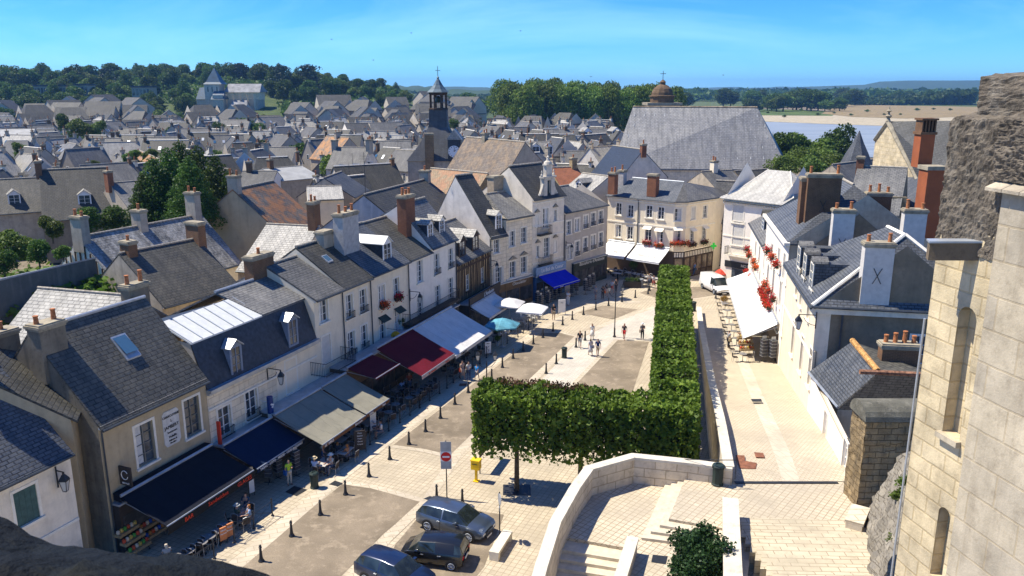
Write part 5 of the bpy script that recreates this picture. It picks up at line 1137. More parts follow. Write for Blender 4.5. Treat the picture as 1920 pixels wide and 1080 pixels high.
# tall orange chimneys
oc=thing('orange_chimney_stack','tall two stage orange rendered chimney stack near the castle wall','chimney',atY(1745,395,62))
b=Vector(atY(1744,395,62)); z1=hz(0,318,0,62);z2=hz(0,252,0,64)
mo=stonew('orange_render',(.33,.10,.04),(.2,.07,.04),.3); m=MB(); m.box(b.x-.85,b.x+.55,61.4,62.8,8,z1); m.build('stack',mo,oc)
m=MB(); m.box(b.x-.95,b.x+.65,61.3,62.9,z1,z1+.3); m.build('cap',M_capst,oc)
m=MB(); m.box(b.x-.6,b.x+.5,63.6,64.7,z1,z2); s_=m.build('upper_stack',mo,oc); m=MB(); m.box(b.x-.7,b.x+.6,63.5,64.8,z2,z2+.2)
for i in range(5): m.box(b.x-.6+i*.25,b.x-.5+i*.25,63.6,64.7,z2+.2,z2+1.1)
m.box(b.x-.7,b.x+.6,63.5,64.8,z2+1.1,z2+1.25); m.build('cap',M_dbrick,oc)
wl=thing('ruined_wall','yellowish rubble stone wall top behind the brick chimneys','wall',at(1670,400,11)); a,b=Vector(at(1645,368,12.6)),Vector(at(1702,370,12.6)); m=MB(); m.prism([(a.x,a.y),(b.x,b.y),(b.x,b.y+.5),(a.x,a.y+.5)],8,12.6); m.build('masonry',M_rub,wl)
# high dark wall left
hw=thing('dark_yard_wall','high dark stained wall behind the pale roof at left','wall',at(80,505,10.3)); a,b=Vector(at(-60,540,10.3)),Vector(at(166,487,10.3)); m=MB(); m.prism([(a.x,a.y),(b.x,b.y),(b.x+.3,b.y+.5),(a.x+.3,a.y+.5)],0,10.3); m.build('masonry',stonew('dark_green_render',(.10,.115,.11),(.3,.3,.29),.2),hw); 
m=MB(); m.prism([(a.x-.1,a.y-.1),(b.x+.1,b.y-.1),(b.x+.4,b.y+.6),(a.x,a.y+.6)],10.3,10.42); m.build('coping',M_zinc,hw)
G=gab('tan rendered house with brick chimneys at the far left edge behind the low house',(-60,700),(-4,640),10.9,4,8,M_tan,M_s_dark,None,[(.95,12.9,1.6,2,M_brick)])
# ---- the big collegiate church
cz=7.6
cr=thing('collegiate_church','huge weathered slate church roof with brown dome lantern behind it','church',at(1310,320,cz))
Rl,Rr=Vector(at(1187,200,20)),Vector(at(1420,201,20)); El,Er=Vector(at(1146,316,cz)),Vector(at(1478,318,cz)); Bl=Rl*2-El;Br=Rr*2-Er; Bl.z=Br.z=cz; Er2=Vector((Er.x+1.5,Er.y,cz)); Br.x=Er.x+6
M_ch=slate('church_slate',(.20,.20,.20),(.27,.265,.26),(.42,.40,.35),.55,None,0,(.7,.42),.5,False,1.2)
roofslab(cr,[El,Er,Rr,Rl],M_ch,'roof',.3);roofslab(cr,[Rl,Rr,Br,Bl],M_ch,'roof',.3);roofslab(cr,[Er,Br,Rr],M_s_navy,'hip_roof',.3)
m=MB(); m.prism([(El.x,El.y+.4),(Er.x,Er.y+.4),(Br.x,Br.y-.4),(Bl.x,Bl.y-.4)],-.2,cz-.2); m.poly(El,Rl-Vector((0,0,.3)),Bl); m.build('wall',M_lime,cr)
m=MB(); m.tube(Rl,Rr,.22,.22,6); m.build('ridge_tiles',flat('church_ridge',(.35,.27,.18),.9,.4,1),cr)
m=MB(); 
for j in range(5):
    for i in range(13):
        f=(i+.5)/13+(j%2)*.02; g_=.15+j*.17; p=(El*(1-g_)+Rl*g_)*(1-f)+(Er*(1-g_)+Rr*g_)*f; m.tube(p+Vector((0,-.1,.12)),p+Vector((.12,.5,.75)),.05,.03,4)
m.build('slate_hook',M_metal,cr).__setitem__('kind','stuff')
Yd=206; c=atY(1241,195,Yd); zb=hz(0,200,0,Yd)
m=MB(); m.box(c[0]-3.9,c[0]+3.9,Yd-3.9,Yd+3.9,8,zb+.4); m.box(c[0]-4.3,c[0]+4.3,Yd-4.3,Yd+4.3,zb+.4,zb+1.0); m.build('lantern_base',M_capst,cr)
m=MB(); m.lathe((c[0],Yd,zb+1),[(3.0,0),(3.0,1.4),(3.3,1.45),(3.3,1.7),(2.75,1.8),(2.65,2.5),(2.2,3.4),(1.4,4.1),(.7,4.4),(.7,4.9),(.85,4.95),(.5,5.3),(.1,5.6)],12); dm=m.build('dome',stonew('brown_dome',(.15,.10,.06),(.08,.05,.03),.6,(1.2,.5),.5,.3),cr)
m=MB(); m.tube((c[0],Yd,zb+6.4),(c[0],Yd,zb+8.7),.07,.07,5); m.tube((c[0]-.7,Yd,zb+8.0),(c[0]+.7,Yd,zb+8.0),.07,.07,5); m.build('cross',M_iron,dm)
# ---- clock tower
Yt=150; tc=atY(818,320,Yt); px2=lambda x,y,Y=Yt: atY(x,y,Y)
ct=thing('clock_tower','slate clad clock tower with open belfry, pointed spire and white dial','clock tower',(tc[0],Yt,0))
x0,x1=px2(768,300)[0],px2(862,300)[0]; ze=hz(0,302,0,Yt-4.5); dpt=9.4
sx0,sx1=px2(806,216)[0],px2(839,216)[0]; zs1=hz(0,238,0,Yt); zs2=hz(0,205,0,Yt); cxm=(sx0+sx1)/2; hw_=(sx1-sx0)/2
m=MB(); m.box(x0+.2,x1-.2,Yt-4.5,Yt+4.5,0,ze); m.build('stone_base',M_grey,ct)
m=MB(); lo=[(x0,Yt-4.8,ze),(x1,Yt-4.8,ze),(x1,Yt+4.8,ze),(x0,Yt+4.8,ze)]
def ring(hw,z): return [(cxm-hw,Yt-hw,z),(cxm+hw,Yt-hw,z),(cxm+hw,Yt+hw,z),(cxm-hw,Yt+hw,z)]
lev=[lo,ring(hw_*2.0,ze+(zs1-ze)*.52),ring(hw_*1.12,zs1),ring(hw_,zs1+1.2),ring(hw_*.98,zs2)]
for a_,b_ in zip(lev,lev[1:]):
    for i in range(4): j=(i+1)%4; m.poly(a_[i],a_[j],b_[j],b_[i])
m.build('slate_skirt',slate('tower_slate',(.055,.062,.072),(.08,.088,.10),(.15,.155,.16),.2,None,0,(.4,.22),.5,False,.4),ct)
zb1=hz(0,173,0,Yt); m=MB()
for i in range(8):
    a=math.pi/8+i*math.pi/4; m.tube((cxm+hw_*.95*math.cos(a),Yt+hw_*.95*math.sin(a),zs2),(cxm+hw_*.95*math.cos(a),Yt+hw_*.95*math.sin(a),zb1),.16,.14,6)
m.lathe((cxm,Yt,zs2-.1),[(hw_*1.15,0),(hw_*1.15,.3),(hw_,.35)],8,math.pi/8); m.lathe((cxm,Yt,zb1-.5),[(hw_*.95,0),(hw_*1.1,.2),(hw_*1.1,.5)],8,math.pi/8)
bf=m.build('belfry',M_timber,ct); m=MB(); m.lathe((cxm,Yt,zs2+1.2),[(.75,0),(.6,.35),(.45,.9),(.2,1.15),(.05,1.2)],12); m.lathe((cxm,Yt,zs2+2.6),[(.4,0),(.3,.2),(.2,.5),(.05,.6)],10); m.build('bell',flat('bronze',(.12,.09,.04),.4,.2,3,.5,.8),bf)
zt_=hz(0,146,0,Yt); m=MB(); H5_=zt_-zb1; m.lathe((cxm,Yt,zb1),[(hw_*1.35,0),(hw_*.95,H5_*.2),(hw_*.55,H5_*.5),(hw_*.22,H5_*.85),(.05,H5_)],8,math.pi/8); sp_=m.build('spire',flat('lead_spire',(.075,.115,.14),.5,.3,2,.4,.1),ct)
m=MB(); m.tube((cxm,Yt,zt_-.2),(cxm,Yt,zt_+2.1),.07,.05,5); m.tube((cxm-.45,Yt,zt_+1.3),(cxm+.45,Yt,zt_+1.3),.05,.05,5); m.lathe((cxm,Yt,zt_-.1),[(.2,0),(.25,.15),(.05,.35)],8); m.build('weather_vane',flat('lead_spire',(.2,.28,.33)),sp_)
dx=px2(855,284)[0]; zd=hz(0,284,0,Yt-5); m=MB(); m.box(dx-1.1,dx+1.2,Yt-5.2,Yt-1,ze,zd+2.2); m.build('dial_dormer',M_s_navy,ct)
m=MB(); m.add([(dx-1.3,Yt-5.4,zd+2.1),(dx+1.4,Yt-5.4,zd+2.1),(dx,Yt-5.4,zd+3.9),(dx-1.3,Yt,zd+2.1),(dx+1.4,Yt,zd+2.1),(dx,Yt,zd+3.9)],[(0,1,2),(0,2,5,3),(1,4,5,2),(3,5,4)]); m.build('dormer_roof',M_s_pale,ct)
m=MB(); m.tube((dx,Yt-5.2,zd),(dx,Yt-5.32,zd),1.05,1.05,24); di=m.build('clock_dial',flat('dial_white',(.78,.78,.76),.6,.04),ct)
m=MB(); 
for i in range(12):
    a=i*math.pi/6; m.tube((dx+.75*math.sin(a),Yt-5.34,zd+.75*math.cos(a)),(dx+.95*math.sin(a),Yt-5.34,zd+.95*math.cos(a)),.05,.05,4)
m.tube((dx,Yt-5.36,zd),(dx+.55*math.sin(.9),Yt-5.36,zd+.55*math.cos(.9)),.05,.03,4);m.tube((dx,Yt-5.36,zd),(dx+.8*math.sin(.2),Yt-5.36,zd+.8*math.cos(.2)),.04,.02,4); m.build('dial_marks',M_iron,di)
q=px2(806,290,Yt-4); chimney(q[0],Yt-4.6,ze-1.5,hz(0,250,0,Yt-4.6),1.5,1.0,0,stonew('orange_stone',(.27,.17,.09),(.10,.09,.07),.8,(.5,.3),.6),'lichen orange chimney on the tower roof',0,ct)
# ---- old church on the hill
Ys=500; q=lambda x,y:atY(x,y,Ys); M_hch=stonew('hill_church_stone',(.50,.46,.38),(.2,.18,.15),.5,None,.6,.2,.9,.2,.5); oc2=thing('hill_church','pale stone romanesque church with blue pyramid spire and buttressed nave','church',q(425,214))
def bxp(m,xa,xb,yt,yb,d0,d1): a=q(xa,yt);b=q(xb,yb); m.box(a[0],b[0],Ys+d0,Ys+d1,b[2],a[2]); return m
m=bxp(MB(),388,420,157,214,-5,5); bxp(m,372,392,186,214,-3,5);bxp(m,424,487,186,214,-2,12);bxp(m,408,430,178,214,-9,0);bxp(m,440,470,198,214,-8,0)
m.build('wall',M_hch,oc2)
m=MB(); a=q(385,158);b=q(423,158);z2=q(404,127)[2]; cx_=(a[0]+b[0])/2; hw2=(b[0]-a[0])/2; m.lathe((cx_,Ys,a[2]),[(hw2*1.3,0),(hw2*1.0,1.2),(.1,z2-a[2])],4,math.pi/4); m.tube((cx_,Ys,z2-.3),(cx_,Ys,z2+3),.1,.1,5); m.build('spire',flat('blue_spire_slate',(.03,.08,.13),.5,.25,.5),oc2)
M_s_c=flat('church_roof_grey',(.25,.25,.25),.8,.25,.4)
def groof(xa,xb,yt,yb,d0,d1,mat):
    a=q(xa,yt);b=q(xb,yb);m=MB(); mid=(d0+d1)/2; m.add([(a[0],Ys+d0,b[2]),(b[0],Ys+d0,b[2]),(b[0],Ys+d1,b[2]),(a[0],Ys+d1,b[2]),(a[0]+1,Ys+mid,a[2]),(b[0]-1,Ys+mid,a[2])],[(0,1,5,4),(2,3,4,5),(3,0,4),(1,2,5)]); m.build('roof',mat,oc2)
groof(420,490,157,173,-3,13,M_s_c);groof(370,398,164,186,-4,6,flat('blue_spire_slate',(.03,.08,.13)));groof(404,430,170,186,-9.5,0,flat('blue_spire_slate',(.03,.08,.13)));groof(438,472,188,199,-8.5,0,M_s_c)
m=bxp(MB(),424,487,172,187,-1,11); m.build('clerestory',M_lime,oc2)
for i in range(5): m=bxp(MB(),428+i*13,431+i*13,176,212,-5,-2); m.build('buttress',M_lime,oc2)
for xa,yb_,w_ in ((376,205,4),(394,205,4),(410,208,5),(418,208,4),(394,172,3),(402,172,3),(411,172,3),(447,208,3)):
    dd={394:-5,402:-5,411:-5}.get(xa,-5) if yb_==172 else (-9 if xa in (410,418) else (-5 if xa==394 else (-8 if xa==447 else -3)))
    a=q(xa,yb_-9);b=q(xa+w_,yb_); m=MB(); m.box(a[0],b[0],Ys+dd-.15,Ys+dd+.1,b[2],a[2]); m.build('window',M_gl,oc2)
# ---- castle lodge with dark roof, turret
lg=thing('castle_lodge','stone gabled building with very dark slate roof and finial beside the castle wall','building',atY(1690,340,100))
ap=Vector(atY(1665,229,108));kn=Vector(atY(1641,262,112));re=Vector(atY(1741,377,97)); Rg=Vector(atY(1815,226,101)); er=Vector(atY(1850,400,88))
m=MB(); m.poly(kn,ap,re,(re.x,re.y,0),(kn.x,kn.y,0)); m.build('gable_wall',M_ash,lg)
roofslab(lg,[ap+Vector((0,0,.1)),Rg,er,re+Vector((-.3,0,0))],slate('dark_lodge_slate',(.05,.052,.05),(.07,.07,.068),(.16,.16,.15),.15,None,0,(.45,.25),.5,False),'roof',.25)  # shade of the slope facing away from the sun is put into the slate colour
m=MB(); m.tube(kn,ap,.3,.3,6);m.tube(ap,re,.3,.3,6); m.lathe(ap+Vector((0,0,.1)),[(.35,0),(.2,.4),(.45,.7),(.15,.9),(.12,1.2),(.4,1.35),(.1,1.6),(.02,2.0)],8); m.build('gable_coping',M_capst,lg)
tu=thing('turret','small stone turret with pointed slate cone roof left of the dark gable','turret',atY(1604,320,125))
c=atY(1604,318,125); zt_=hz(0,250,0,125); m=MB(); m.lathe((c[0],125,0),[(2.2,0),(2.2,c[2]+.2)],12); m.build('wall',M_lime,tu); m=MB(); m.lathe((c[0],125,c[2]),[(2.9,0),(1.8,2.4),(.9,zt_-c[2]-1.5),(.05,zt_-c[2]+.4)],8); m.build('cone_roof',M_s_blue,tu)
G=gab('slate roof behind the turret and gable',(1560,310),(1640,300),13,5,9,M_grey,M_s_grey)
# ---- random fill of the old town: prototypes then copies
rw_=random.Random(4); PR=[]
wmats=[M_white,M_cream,M_grey,M_limep,M_dgrey]
M_wr=[stonew('town_wall_white',(.66,.62,.54),(.3,.26,.2),.3,rnd=.25),stonew('town_wall_cream',(.52,.46,.36),(.25,.2,.15),.4,rnd=.25),stonew('town_wall_grey',(.36,.33,.29),(.14,.12,.1),.4,rnd=.25)]
for i in range(10):
    L=rw_.uniform(6.5,11.5);W=rw_.uniform(3.6,4.8);ze=rw_.uniform(5,8);zr=ze+W*rw_.uniform(.8,1.35); wm=M_wr[i%3]; rm=[M_s_grey,M_s_dark,M_s_pale,M_s_blue,M_s_grey,M_s_dark,M_s_pale,M_s_dark,M_s_grey,M_s_pale][i]
    t=thing('town_house','x','house'); m=MB(); m.box(-L/2,L/2,-W,W,-1,ze); m.add([(-L/2,-W,ze),(-L/2,W,ze),(-L/2,0,zr-.05)],[(1,0,2)]); m.add([(L/2,-W,ze),(L/2,W,ze),(L/2,0,zr-.05)],[(0,1,2)]); m.build('wall',wm,t)
    m=MB(); o=.3; k=(zr-ze)/W; hip=(2.5 if i%4==3 else 0)
    m.slab([(-L/2-.15,-W-o,ze-k*o+.1),(L/2+.15,-W-o,ze-k*o+.1),(L/2+.15-hip,0,zr+.1),(-L/2-.15+hip,0,zr+.1)],.14);m.slab([(-L/2-.15+hip,0,zr+.099),(L/2+.15-hip,0,zr+.099),(L/2+.15,W+o,ze-k*o+.1),(-L/2-.15,W+o,ze-k*o+.1)],.14)
    if hip: m.slab([(L/2+.15,-W-o,ze-k*o+.1),(L/2+.15,W+o,ze-k*o+.1),(L/2+.15-hip,0,zr+.1)],.1);m.slab([(-L/2-.15,-W-o,ze-k*o+.1),(-L/2-.15+hip,0,zr+.1),(-L/2-.15,W+o,ze-k*o+.1)],.1)
    m.build('roof',rm,t)
    m=MB(); m.tube((-L/2+hip,0,zr+.14),(L/2-hip,0,zr+.14),.12,.12,5); m.build('ridge_tiles',M_trim if i%2 else M_ftile,t)
    for c_ in range(1 if i%3 else 2):
        chimney((L/2-.5)*(1 if c_ else -1),0,zr-1,zr+rw_.uniform(.7,1.4),.95,.55,R(90),[M_grey,M_dbrick,M_cream][i%3],None,1,t)
    for sy in (-1,1):
        for wx in range(int(L/2.6)):
            for fz in (ze-1.5,ze-4.2):
                x=-L/2+1.4+wx*2.6; 
                if fz<.8: continue
                m=MB(); m.box(x-.5,x+.5,sy*W-.04,sy*W+.04,fz-.85,fz+.85); w=m.build('window',M_wfr,t); m=MB(); m.box(x-.4,x-.04,sy*W-.06,sy*W+.06,fz-.75,fz+.75);m.box(x+.04,x+.4,sy*W-.06,sy*W+.06,fz-.75,fz+.75); m.build('pane',M_gl,w)
    for sx in (-1,1):
        m=MB(); m.box(sx*L/2-.04,sx*L/2+.04,-.5,.5,ze-.3,ze+1.1); w=m.build('window',M_wfr,t); m=MB(); m.box(sx*L/2-.06,sx*L/2+.06,-.4,.4,ze-.2,ze+1.0); m.build('pane',M_gl,w)
    if i%3!=2:
        for dx_ in ((-L/4,L/4) if i%2 else (0,)):
            zb_=ze+.5; m=MB(); yy=-W+.7; m.box(dx_-.55,dx_+.55,yy,yy+1.8,zb_,zb_+1.2); d=m.build('dormer',M_wfr,t); m=MB(); m.slab([(dx_-.75,yy-.15,zb_+1.15),(dx_,yy-.15,zb_+1.6),(dx_,yy+2.2,zb_+1.6),(dx_-.75,yy+2.2,zb_+1.15)],.06);m.slab([(dx_,yy-.15,zb_+1.601),(dx_+.75,yy-.15,zb_+1.15),(dx_+.75,yy+2.2,zb_+1.15),(dx_,yy+2.2,zb_+1.601)],.06); m.build('dormer_roof',rm,d); m=MB(); m.box(dx_-.4,dx_+.4,yy-.03,yy+.01,zb_+.15,zb_+1.1); m.build('pane',M_gl,d)
    sl_=math.atan2(zr-ze,W)
    for q_ in range(1+i%3):
        xx=-L/3+q_*2.6; yy=-W*.45; zz=ze+(W-W*.45)*k+.12; m=MB(); m.hexa([(xx-.35,yy-.4,zz-.4*k),(xx+.35,yy-.4,zz-.4*k),(xx+.35,yy+.4,zz+.4*k),(xx-.35,yy+.4,zz+.4*k),(xx-.35,yy-.4,zz-.4*k+.1),(xx+.35,yy-.4,zz-.4*k+.1),(xx+.35,yy+.4,zz+.4*k+.1),(xx-.35,yy+.4,zz+.4*k+.1)]); m.build('skylight',M_zinc if q_%2 else flat('sky_glass',(.05,.12,.2)),t)
    if i%2: m=MB(); m.tube((L*.2,0,zr),(L*.2,0,zr+2.2),.025,.025,4); [m.tube((L*.2-.4,0,zr+1.5+q_*.25),(L*.2+.4,0,zr+1.5+q_*.25),.015,.015,3) for q_ in range(3)]; m.build('aerial',M_iron,t)
    PR.append((freeze(t),L,W,['weathered slate','dark slate','pale slate','blue slate','grey slate','charcoal slate','pale slate','mossy slate','grey slate','pale slate'][i]))
occ=[]
for o in list(C.objects):
    if o.parent is None and o.get('category') in('house','church','building','turret','clock tower','tree') and not any(o==p[0] for p in PR): 
        l=o.location; 
        if l.length>1: occ.append((l.x,l.y,{'church':22,'tree':4,'clock tower':9}.get(o['category'],7.5)))
def blocked(x,y,r):
    if any((x-a)**2+(y-b)**2<(rr+r*.55)**2 for a,b,rr in occ): return True
    # square and rows
    p=Vector((x,y,0))-A0; s=p.dot(UL); d=p.dot(NL)
    if d>-11-r*.6: 
        if y<118 or (x>-3 and y<128): return True
    return False
nh=0; cells=[]; FAR=[]
y=58
while y<560:
    st=max(9.6,y*.034); xl_=-.66*y
    xr_=(.13*y if y<380 else -.02*y)
    if 120<y<210: xr_=.16*y
    x=xl_
    while x<xr_:
        cells.append((x+rw_.uniform(-2.,2.),y+rw_.uniform(-2.5,2.5),st)); x+=st*1.18
    y+=st*.92
for x,y,st in cells:
    z=hh(x,y)
    if z>6 or (y>400 and abs(x+178*y/500)<34) or (104<y<148 and -.135<x/y<-.055): continue
    if 125<y<240 and .12<x/y<.36: continue
    if y>375 and -.03<x/y: continue
    q1,q2=proj(x,y,5); qb=proj(x,y,z)[1]
    if qb<(222 if q1<370 else (222 if q1<500 else 200)): continue
    if (q1<150 and 380<q2<540) or (130<q1<262 and 372<q2<450): continue
    if blocked(x,y,st*.5): continue
    if rw_.random()<.04: continue
    P,L,W,nm=rw_.choice(PR); base=mn.noise(Vector((x*.02,y*.02,3)))*3.5+R(25); rz=base+rw_.choice((0,R(90),R(180),R(-90)))+rw_.uniform(-.25,.25)
    sc=st/10.5*rw_.uniform(.9,1.12); sz=1+(sc-1)*.5
    if y<110: sz*=.85
    zone='below the wooded hill' if y>300 else ('in the middle of the old town' if y>150 else 'close behind the left terrace'); side='on the left' if x/y<-.3 else ('left of the clock tower' if x/y<-.1 else 'around the clock tower')
    if nh>=285:
        FAR.append((P,x,y,z,rz,sc,sz)); nh+=1; continue
    put(P,(x,y,z),rz,(sc,sc,sz),'%s old house %s'%(nm,where(x,y,z+6)),'old town houses, %s, %s, %s'%(nm,zone,side)); nh+=1; occ.append((x,y,st*.42))
for part_,mt_,lb_ in (('wall',M_wr[1],None),('roof',M_s_dark,None)):
    m=MB()
    for P,x,y,z,rz,sc,sz in FAR:
        k_=[k for k in CHD[P.name] if k.name.startswith(part_)][0].data; ca_,sa_=math.cos(rz),math.sin(rz)
        m.add([(x+(v.co.x*ca_-v.co.y*sa_)*sc,y+(v.co.x*sa_+v.co.y*ca_)*sc,z+v.co.z*sz) for v in k_.vertices],[tuple(p.vertices) for p in k_.polygons])
    if FAR:
        if part_=='wall': fo_=thing('far_town_houses','mass of the farthest small houses below the wooded hill','houses'); fo_['kind']='stuff'
        o_=m.build(part_,mt_,fo_); o_['kind']='stuff'
for P,_,_,_ in PR:
    if P.name not in used: wipe(P)
for x_,y_,w_,lb in ((95,170,60,'long pale modern block half hidden in the hill trees at left'),(150,168,30,'grey roofed block right of the modern block in the hill trees'),(265,172,34,'dark roofed villa in the middle of the hill trees')):
    Yv=505; a=atY(x_-w_/2,y_+8,Yv);b=atY(x_+w_/2,y_+8,Yv); t=thing('hill_house',lb,'building',(a[0],Yv,a[2])); zt_=hz(0,y_-8,0,Yv); m=MB(); m.box(a[0],b[0],Yv,Yv+10,a[2]-4,zt_); m.build('wall',M_grey,t); m=MB(); m.box(a[0]-.4,b[0]+.4,Yv-.4,Yv+10.4,zt_,zt_+1.0); m.build('roof',M_s_navy,t)
    n=int(w_/6)
    for i in range(n): m=MB(); xx=a[0]+(b[0]-a[0])*(i+.5)/n; m.box(xx-.7,xx+.7,Yv-.08,Yv,a[2]+.5,zt_-.8); m.build('window',M_gl,t)
print('town houses',nh)

hz_=MB(); hz_.box(-9500,9800,-70,9500,-3,120); hzo=hz_.build('haze',None); 
hm=newmat('air_haze'); t=NT(hm); pv=t.n('VolumePrincipled'); pv.inputs['Color'].default_value=(.26,.56,1,1); pv.inputs['Density'].default_value=HAZE; pv.inputs['Anisotropy'].default_value=.2; o_=t.n('OutputMaterial'); t.l(pv.outputs[0],o_.inputs['Volume']); hzo.data.materials.clear(); hzo.data.materials.append(hm); hzo['kind']='stuff'; hzo['label']='thin blue summer haze over the distance'; hzo['category']='haze'
# ================= SHOP FRONTS AND AWNINGS
M_shopd=flat('dark_shopfront',(.045,.035,.03),.6,.2,3); M_shopb=flat('shopfront_brown',(.12,.08,.05),.6,.2,3)
def shopfront(label,Fr,s0,s1,d,zt,mat,wins=3,sign=None,signmat=None):
    t=thing('shop_front',label,'shop front',tuple(Fr.p((s0+s1)/2,0,0))); m=MB(); Fr.box(m,s0,s1,.0,d,-.05,zt-.1); m.build('front',mat,t)
    m=MB(); Fr.box(m,s0-.05,s1+.05,.0,d+.12,zt-.1,zt); m.build('ledge',M_zinc,t)
    for i in range(wins):
        a=s0+.2+(s1-s0-.2)*i/wins; b=s0+(s1-s0-.2)*(i+1)/wins; m=MB(); Fr.box(m,a,b,d,d+.03,.5 if i!=1 else .05,2.1); m.build('shop_window',glassm('shop_glass',(.05,.045,.04)),t)
    return t
def awning(label,Fr,s0,s1,d0,z0,d1,z1,mat,val=.28,valm=None,txt=None,txm=None,ts=.2,splits=()):
    t=thing('awning',label,'awning',tuple(Fr.p((s0+s1)/2,d0,z0))); m=MB()
    n=10; k=[0]
    P=[]
    for i in range(n+1):
        f=i/n; sag=-.05*math.sin(math.pi*f); P.append((d0+(d1-d0)*f,z0+(z1-z0)*f+sag))
    ns=max(6,int((s1-s0)*2)); rr_w=random.Random(int(s0*10))
    def Z(i,j): 
        f=i/n; g=j/ns; return P[i][1]-.05*math.sin(math.pi*f)*abs(math.sin(math.pi*g*max(1,round((s1-s0)/2.4))))+rr_w.uniform(-.008,.008)
    G=[[Fr.p(s0+(s1-s0)*j/ns,P[i][0],Z(i,j)) for j in range(ns+1)] for i in range(n+1)]
    for o_ in (0,.03):
        b0=len(m.v); m.v+=[tuple(q-Vector((0,0,o_))) for r in G for q in r]
        for i in range(n):
            for j in range(ns): a=b0+i*(ns+1)+j; f=(a,a+1,a+ns+2,a+ns+1); m.f.append(f if o_ else f[::-1])
    m.build('canopy',mat,t)
    m=MB(); Fr.box(m,s0,s1,d1,d1+.02,z1-val,z1-.03); v=m.build('valance',valm or mat,t)
    if txt:
        for (u_,tt) in txt: lettering(tt,ts,Fr.p(s0+(s1-s0)*u_,d1+.022,z1-val/2-.02),Fr.u,Fr.U,txm or M_wfr,v)
    m=MB(); m.tube(Fr.p(s0,d1,z1),Fr.p(s1,d1,z1),.04,.04,6); m.tube(Fr.p(s0,d0+.05,z0+.05),Fr.p(s1,d0+.05,z0+.05),.09,.09,7)
    for s in (s0+.1,(s0+s1)/2,s1-.1): m.tube(Fr.p(s,d0,z0-.3),Fr.p(s,d1-.05,z1-.05),.025,.025,5)
    m.build('awning_frame',M_zinc,t); return t
def canv(n,c,b=.08):
    if n in MATS: return MATS[n]
    m=newmat(n);t=NT(m);ob=t.n('TexCoord').outputs['Object'];uv=t.n('TexCoord').outputs['UV'];br=t.n('TexBrick',offset=0); t.l(uv,br.inputs['Vector']); br.inputs['Scale'].default_value=1; br.inputs['Brick Width'].default_value=1.2; br.inputs['Row Height'].default_value=40; br.inputs['Mortar Size'].default_value=.02
    br.inputs['Color1'].default_value=(1,1,1,1); br.inputs['Color2'].default_value=(.93,.93,.93,1); br.inputs['Mortar'].default_value=(.72,.72,.72,1)
    nz=t.noise(ob,1.1,6,.7); cc=t.mix(t.ramp(nz,.3,.75),tuple(min(1,x*(1+b)) for x in c),tuple(x*(1-b*2) for x in c)); cc=t.mix(1.,cc,br.outputs['Color'],'MULTIPLY')
    t.out(cc,.85,.1,t.noise(ob,5,4),.25,.03); MATS[n]=m; return m
c_black=canv('black_canvas',(.012,.014,.022)); c_navy=canv('navy_canvas',(.008,.019,.05)); c_taupe=canv('taupe_canvas',(.25,.235,.18)); c_red=canv('burgundy_canvas',(.12,.009,.018)); c_white=canv('off_white_canvas',(.66,.64,.60)); c_blue=canv('royal_blue_canvas',(.004,.018,.50)); c_pure=canv('white_canvas',(.82,.81,.78))
M_red=flat('red_lettering',(.7,.05,.02),.6,.05)
shopfront('black shop front under the black awning of the tan house',FL,.5,7.6,.5,2.9,M_shopd)
awning('black awning on the tan house at the near end of the terrace',FL,.6,7.3,.55,3.3,3.6,2.25,c_black,.5,canv('black_valance',(.02,.02,.02)),((.22,'BAR'),(.55,'Sandwiches'),(.87,'GLACES')),M_red,.34)
m=MB(); FL.box(m,.6,7.3,.1,.6,3.0,3.42); tag(m.build('awning_casing',c_black),'black casing box along the top of the black awning','casing')
shopfront('navy tobacco shop front beneath the navy awning',FL,7.9,12.4,1.0,3.0,M_shopd)
awning('navy awning with white lettering beside the black one',FL,7.7,12.3,1.02,3.15,3.5,2.1,c_navy,.26,c_navy,((.5,'TABAC - LOTO - PRESSE - CAVE A CIGARES'),),M_wfr,.215)
shopfront('brown restaurant front under the taupe awnings',FL,12.45,20.4,1.4,3.4,M_shopb,5)
awning('larger taupe awning, nearer of the two, with a brown valance',FL,12.0,17.1,1.45,3.5,5.1,2.05,c_taupe,.26,canv('brown_valance',(.16,.08,.04)),((.14,'LE  VINCI'),(.82,'Brasserie')),M_wfr,.24)
awning('smaller taupe awning, farther of the two, beside the small red awning',FL,17.2,20.3,1.45,3.55,5.1,2.1,c_taupe,.26,canv('brown_valance',(.16,.08,.04)),((.2,'GRILL'),(.75,'Pizza')),M_wfr,.22)
shopfront('restaurant front with long zinc ledge under the red awnings',FL,20.45,30.9,1.4,3.8,M_shopb,6)
awning('small burgundy awning between the taupe and the large red awning',FL,20.4,23.9,1.5,3.9,4.0,3.45,c_red,.12)
awning('large burgundy awning with white scalloped edge',FL,24.6,30.4,1.5,4.15,5.5,2.4,c_red,.28,canv('striped_valance',(.5,.4,.36)),((.3,'Bar  Restaurant'),(.75,'Crêperie')),M_red,.2)
shopfront('front of the white awning restaurant below the long balcony',FL,31.0,40.5,1.1,3.7,M_shopd,5)
awning('large off white awning beneath the long iron balcony',FL,30.8,38.6,1.2,3.95,5.4,2.05,c_white,.26,c_white,((.2,'L\'AMBACIA'),),M_ink,.22)
shopfront('black shop front with script sign in the half timbered house',FL,42.6,50.4,1.2,3.1,M_shopd,3)
m=MB(); FL.box(m,42.5,50.4,1.2,1.35,2.9,3.75); fs=m.build('fascia_sign',M_shopd); tag(fs,'black fascia board with white script lettering on the timbered house','sign'); lettering('L\'Amboise',.6,FL.p(47.2,1.36,3.35),FL.u,FL.U,M_wfr,fs,.3)
awning('small off white awning below the black fascia board',FL,42.6,48.6,1.35,2.95,3.4,2.0,c_white,.22)
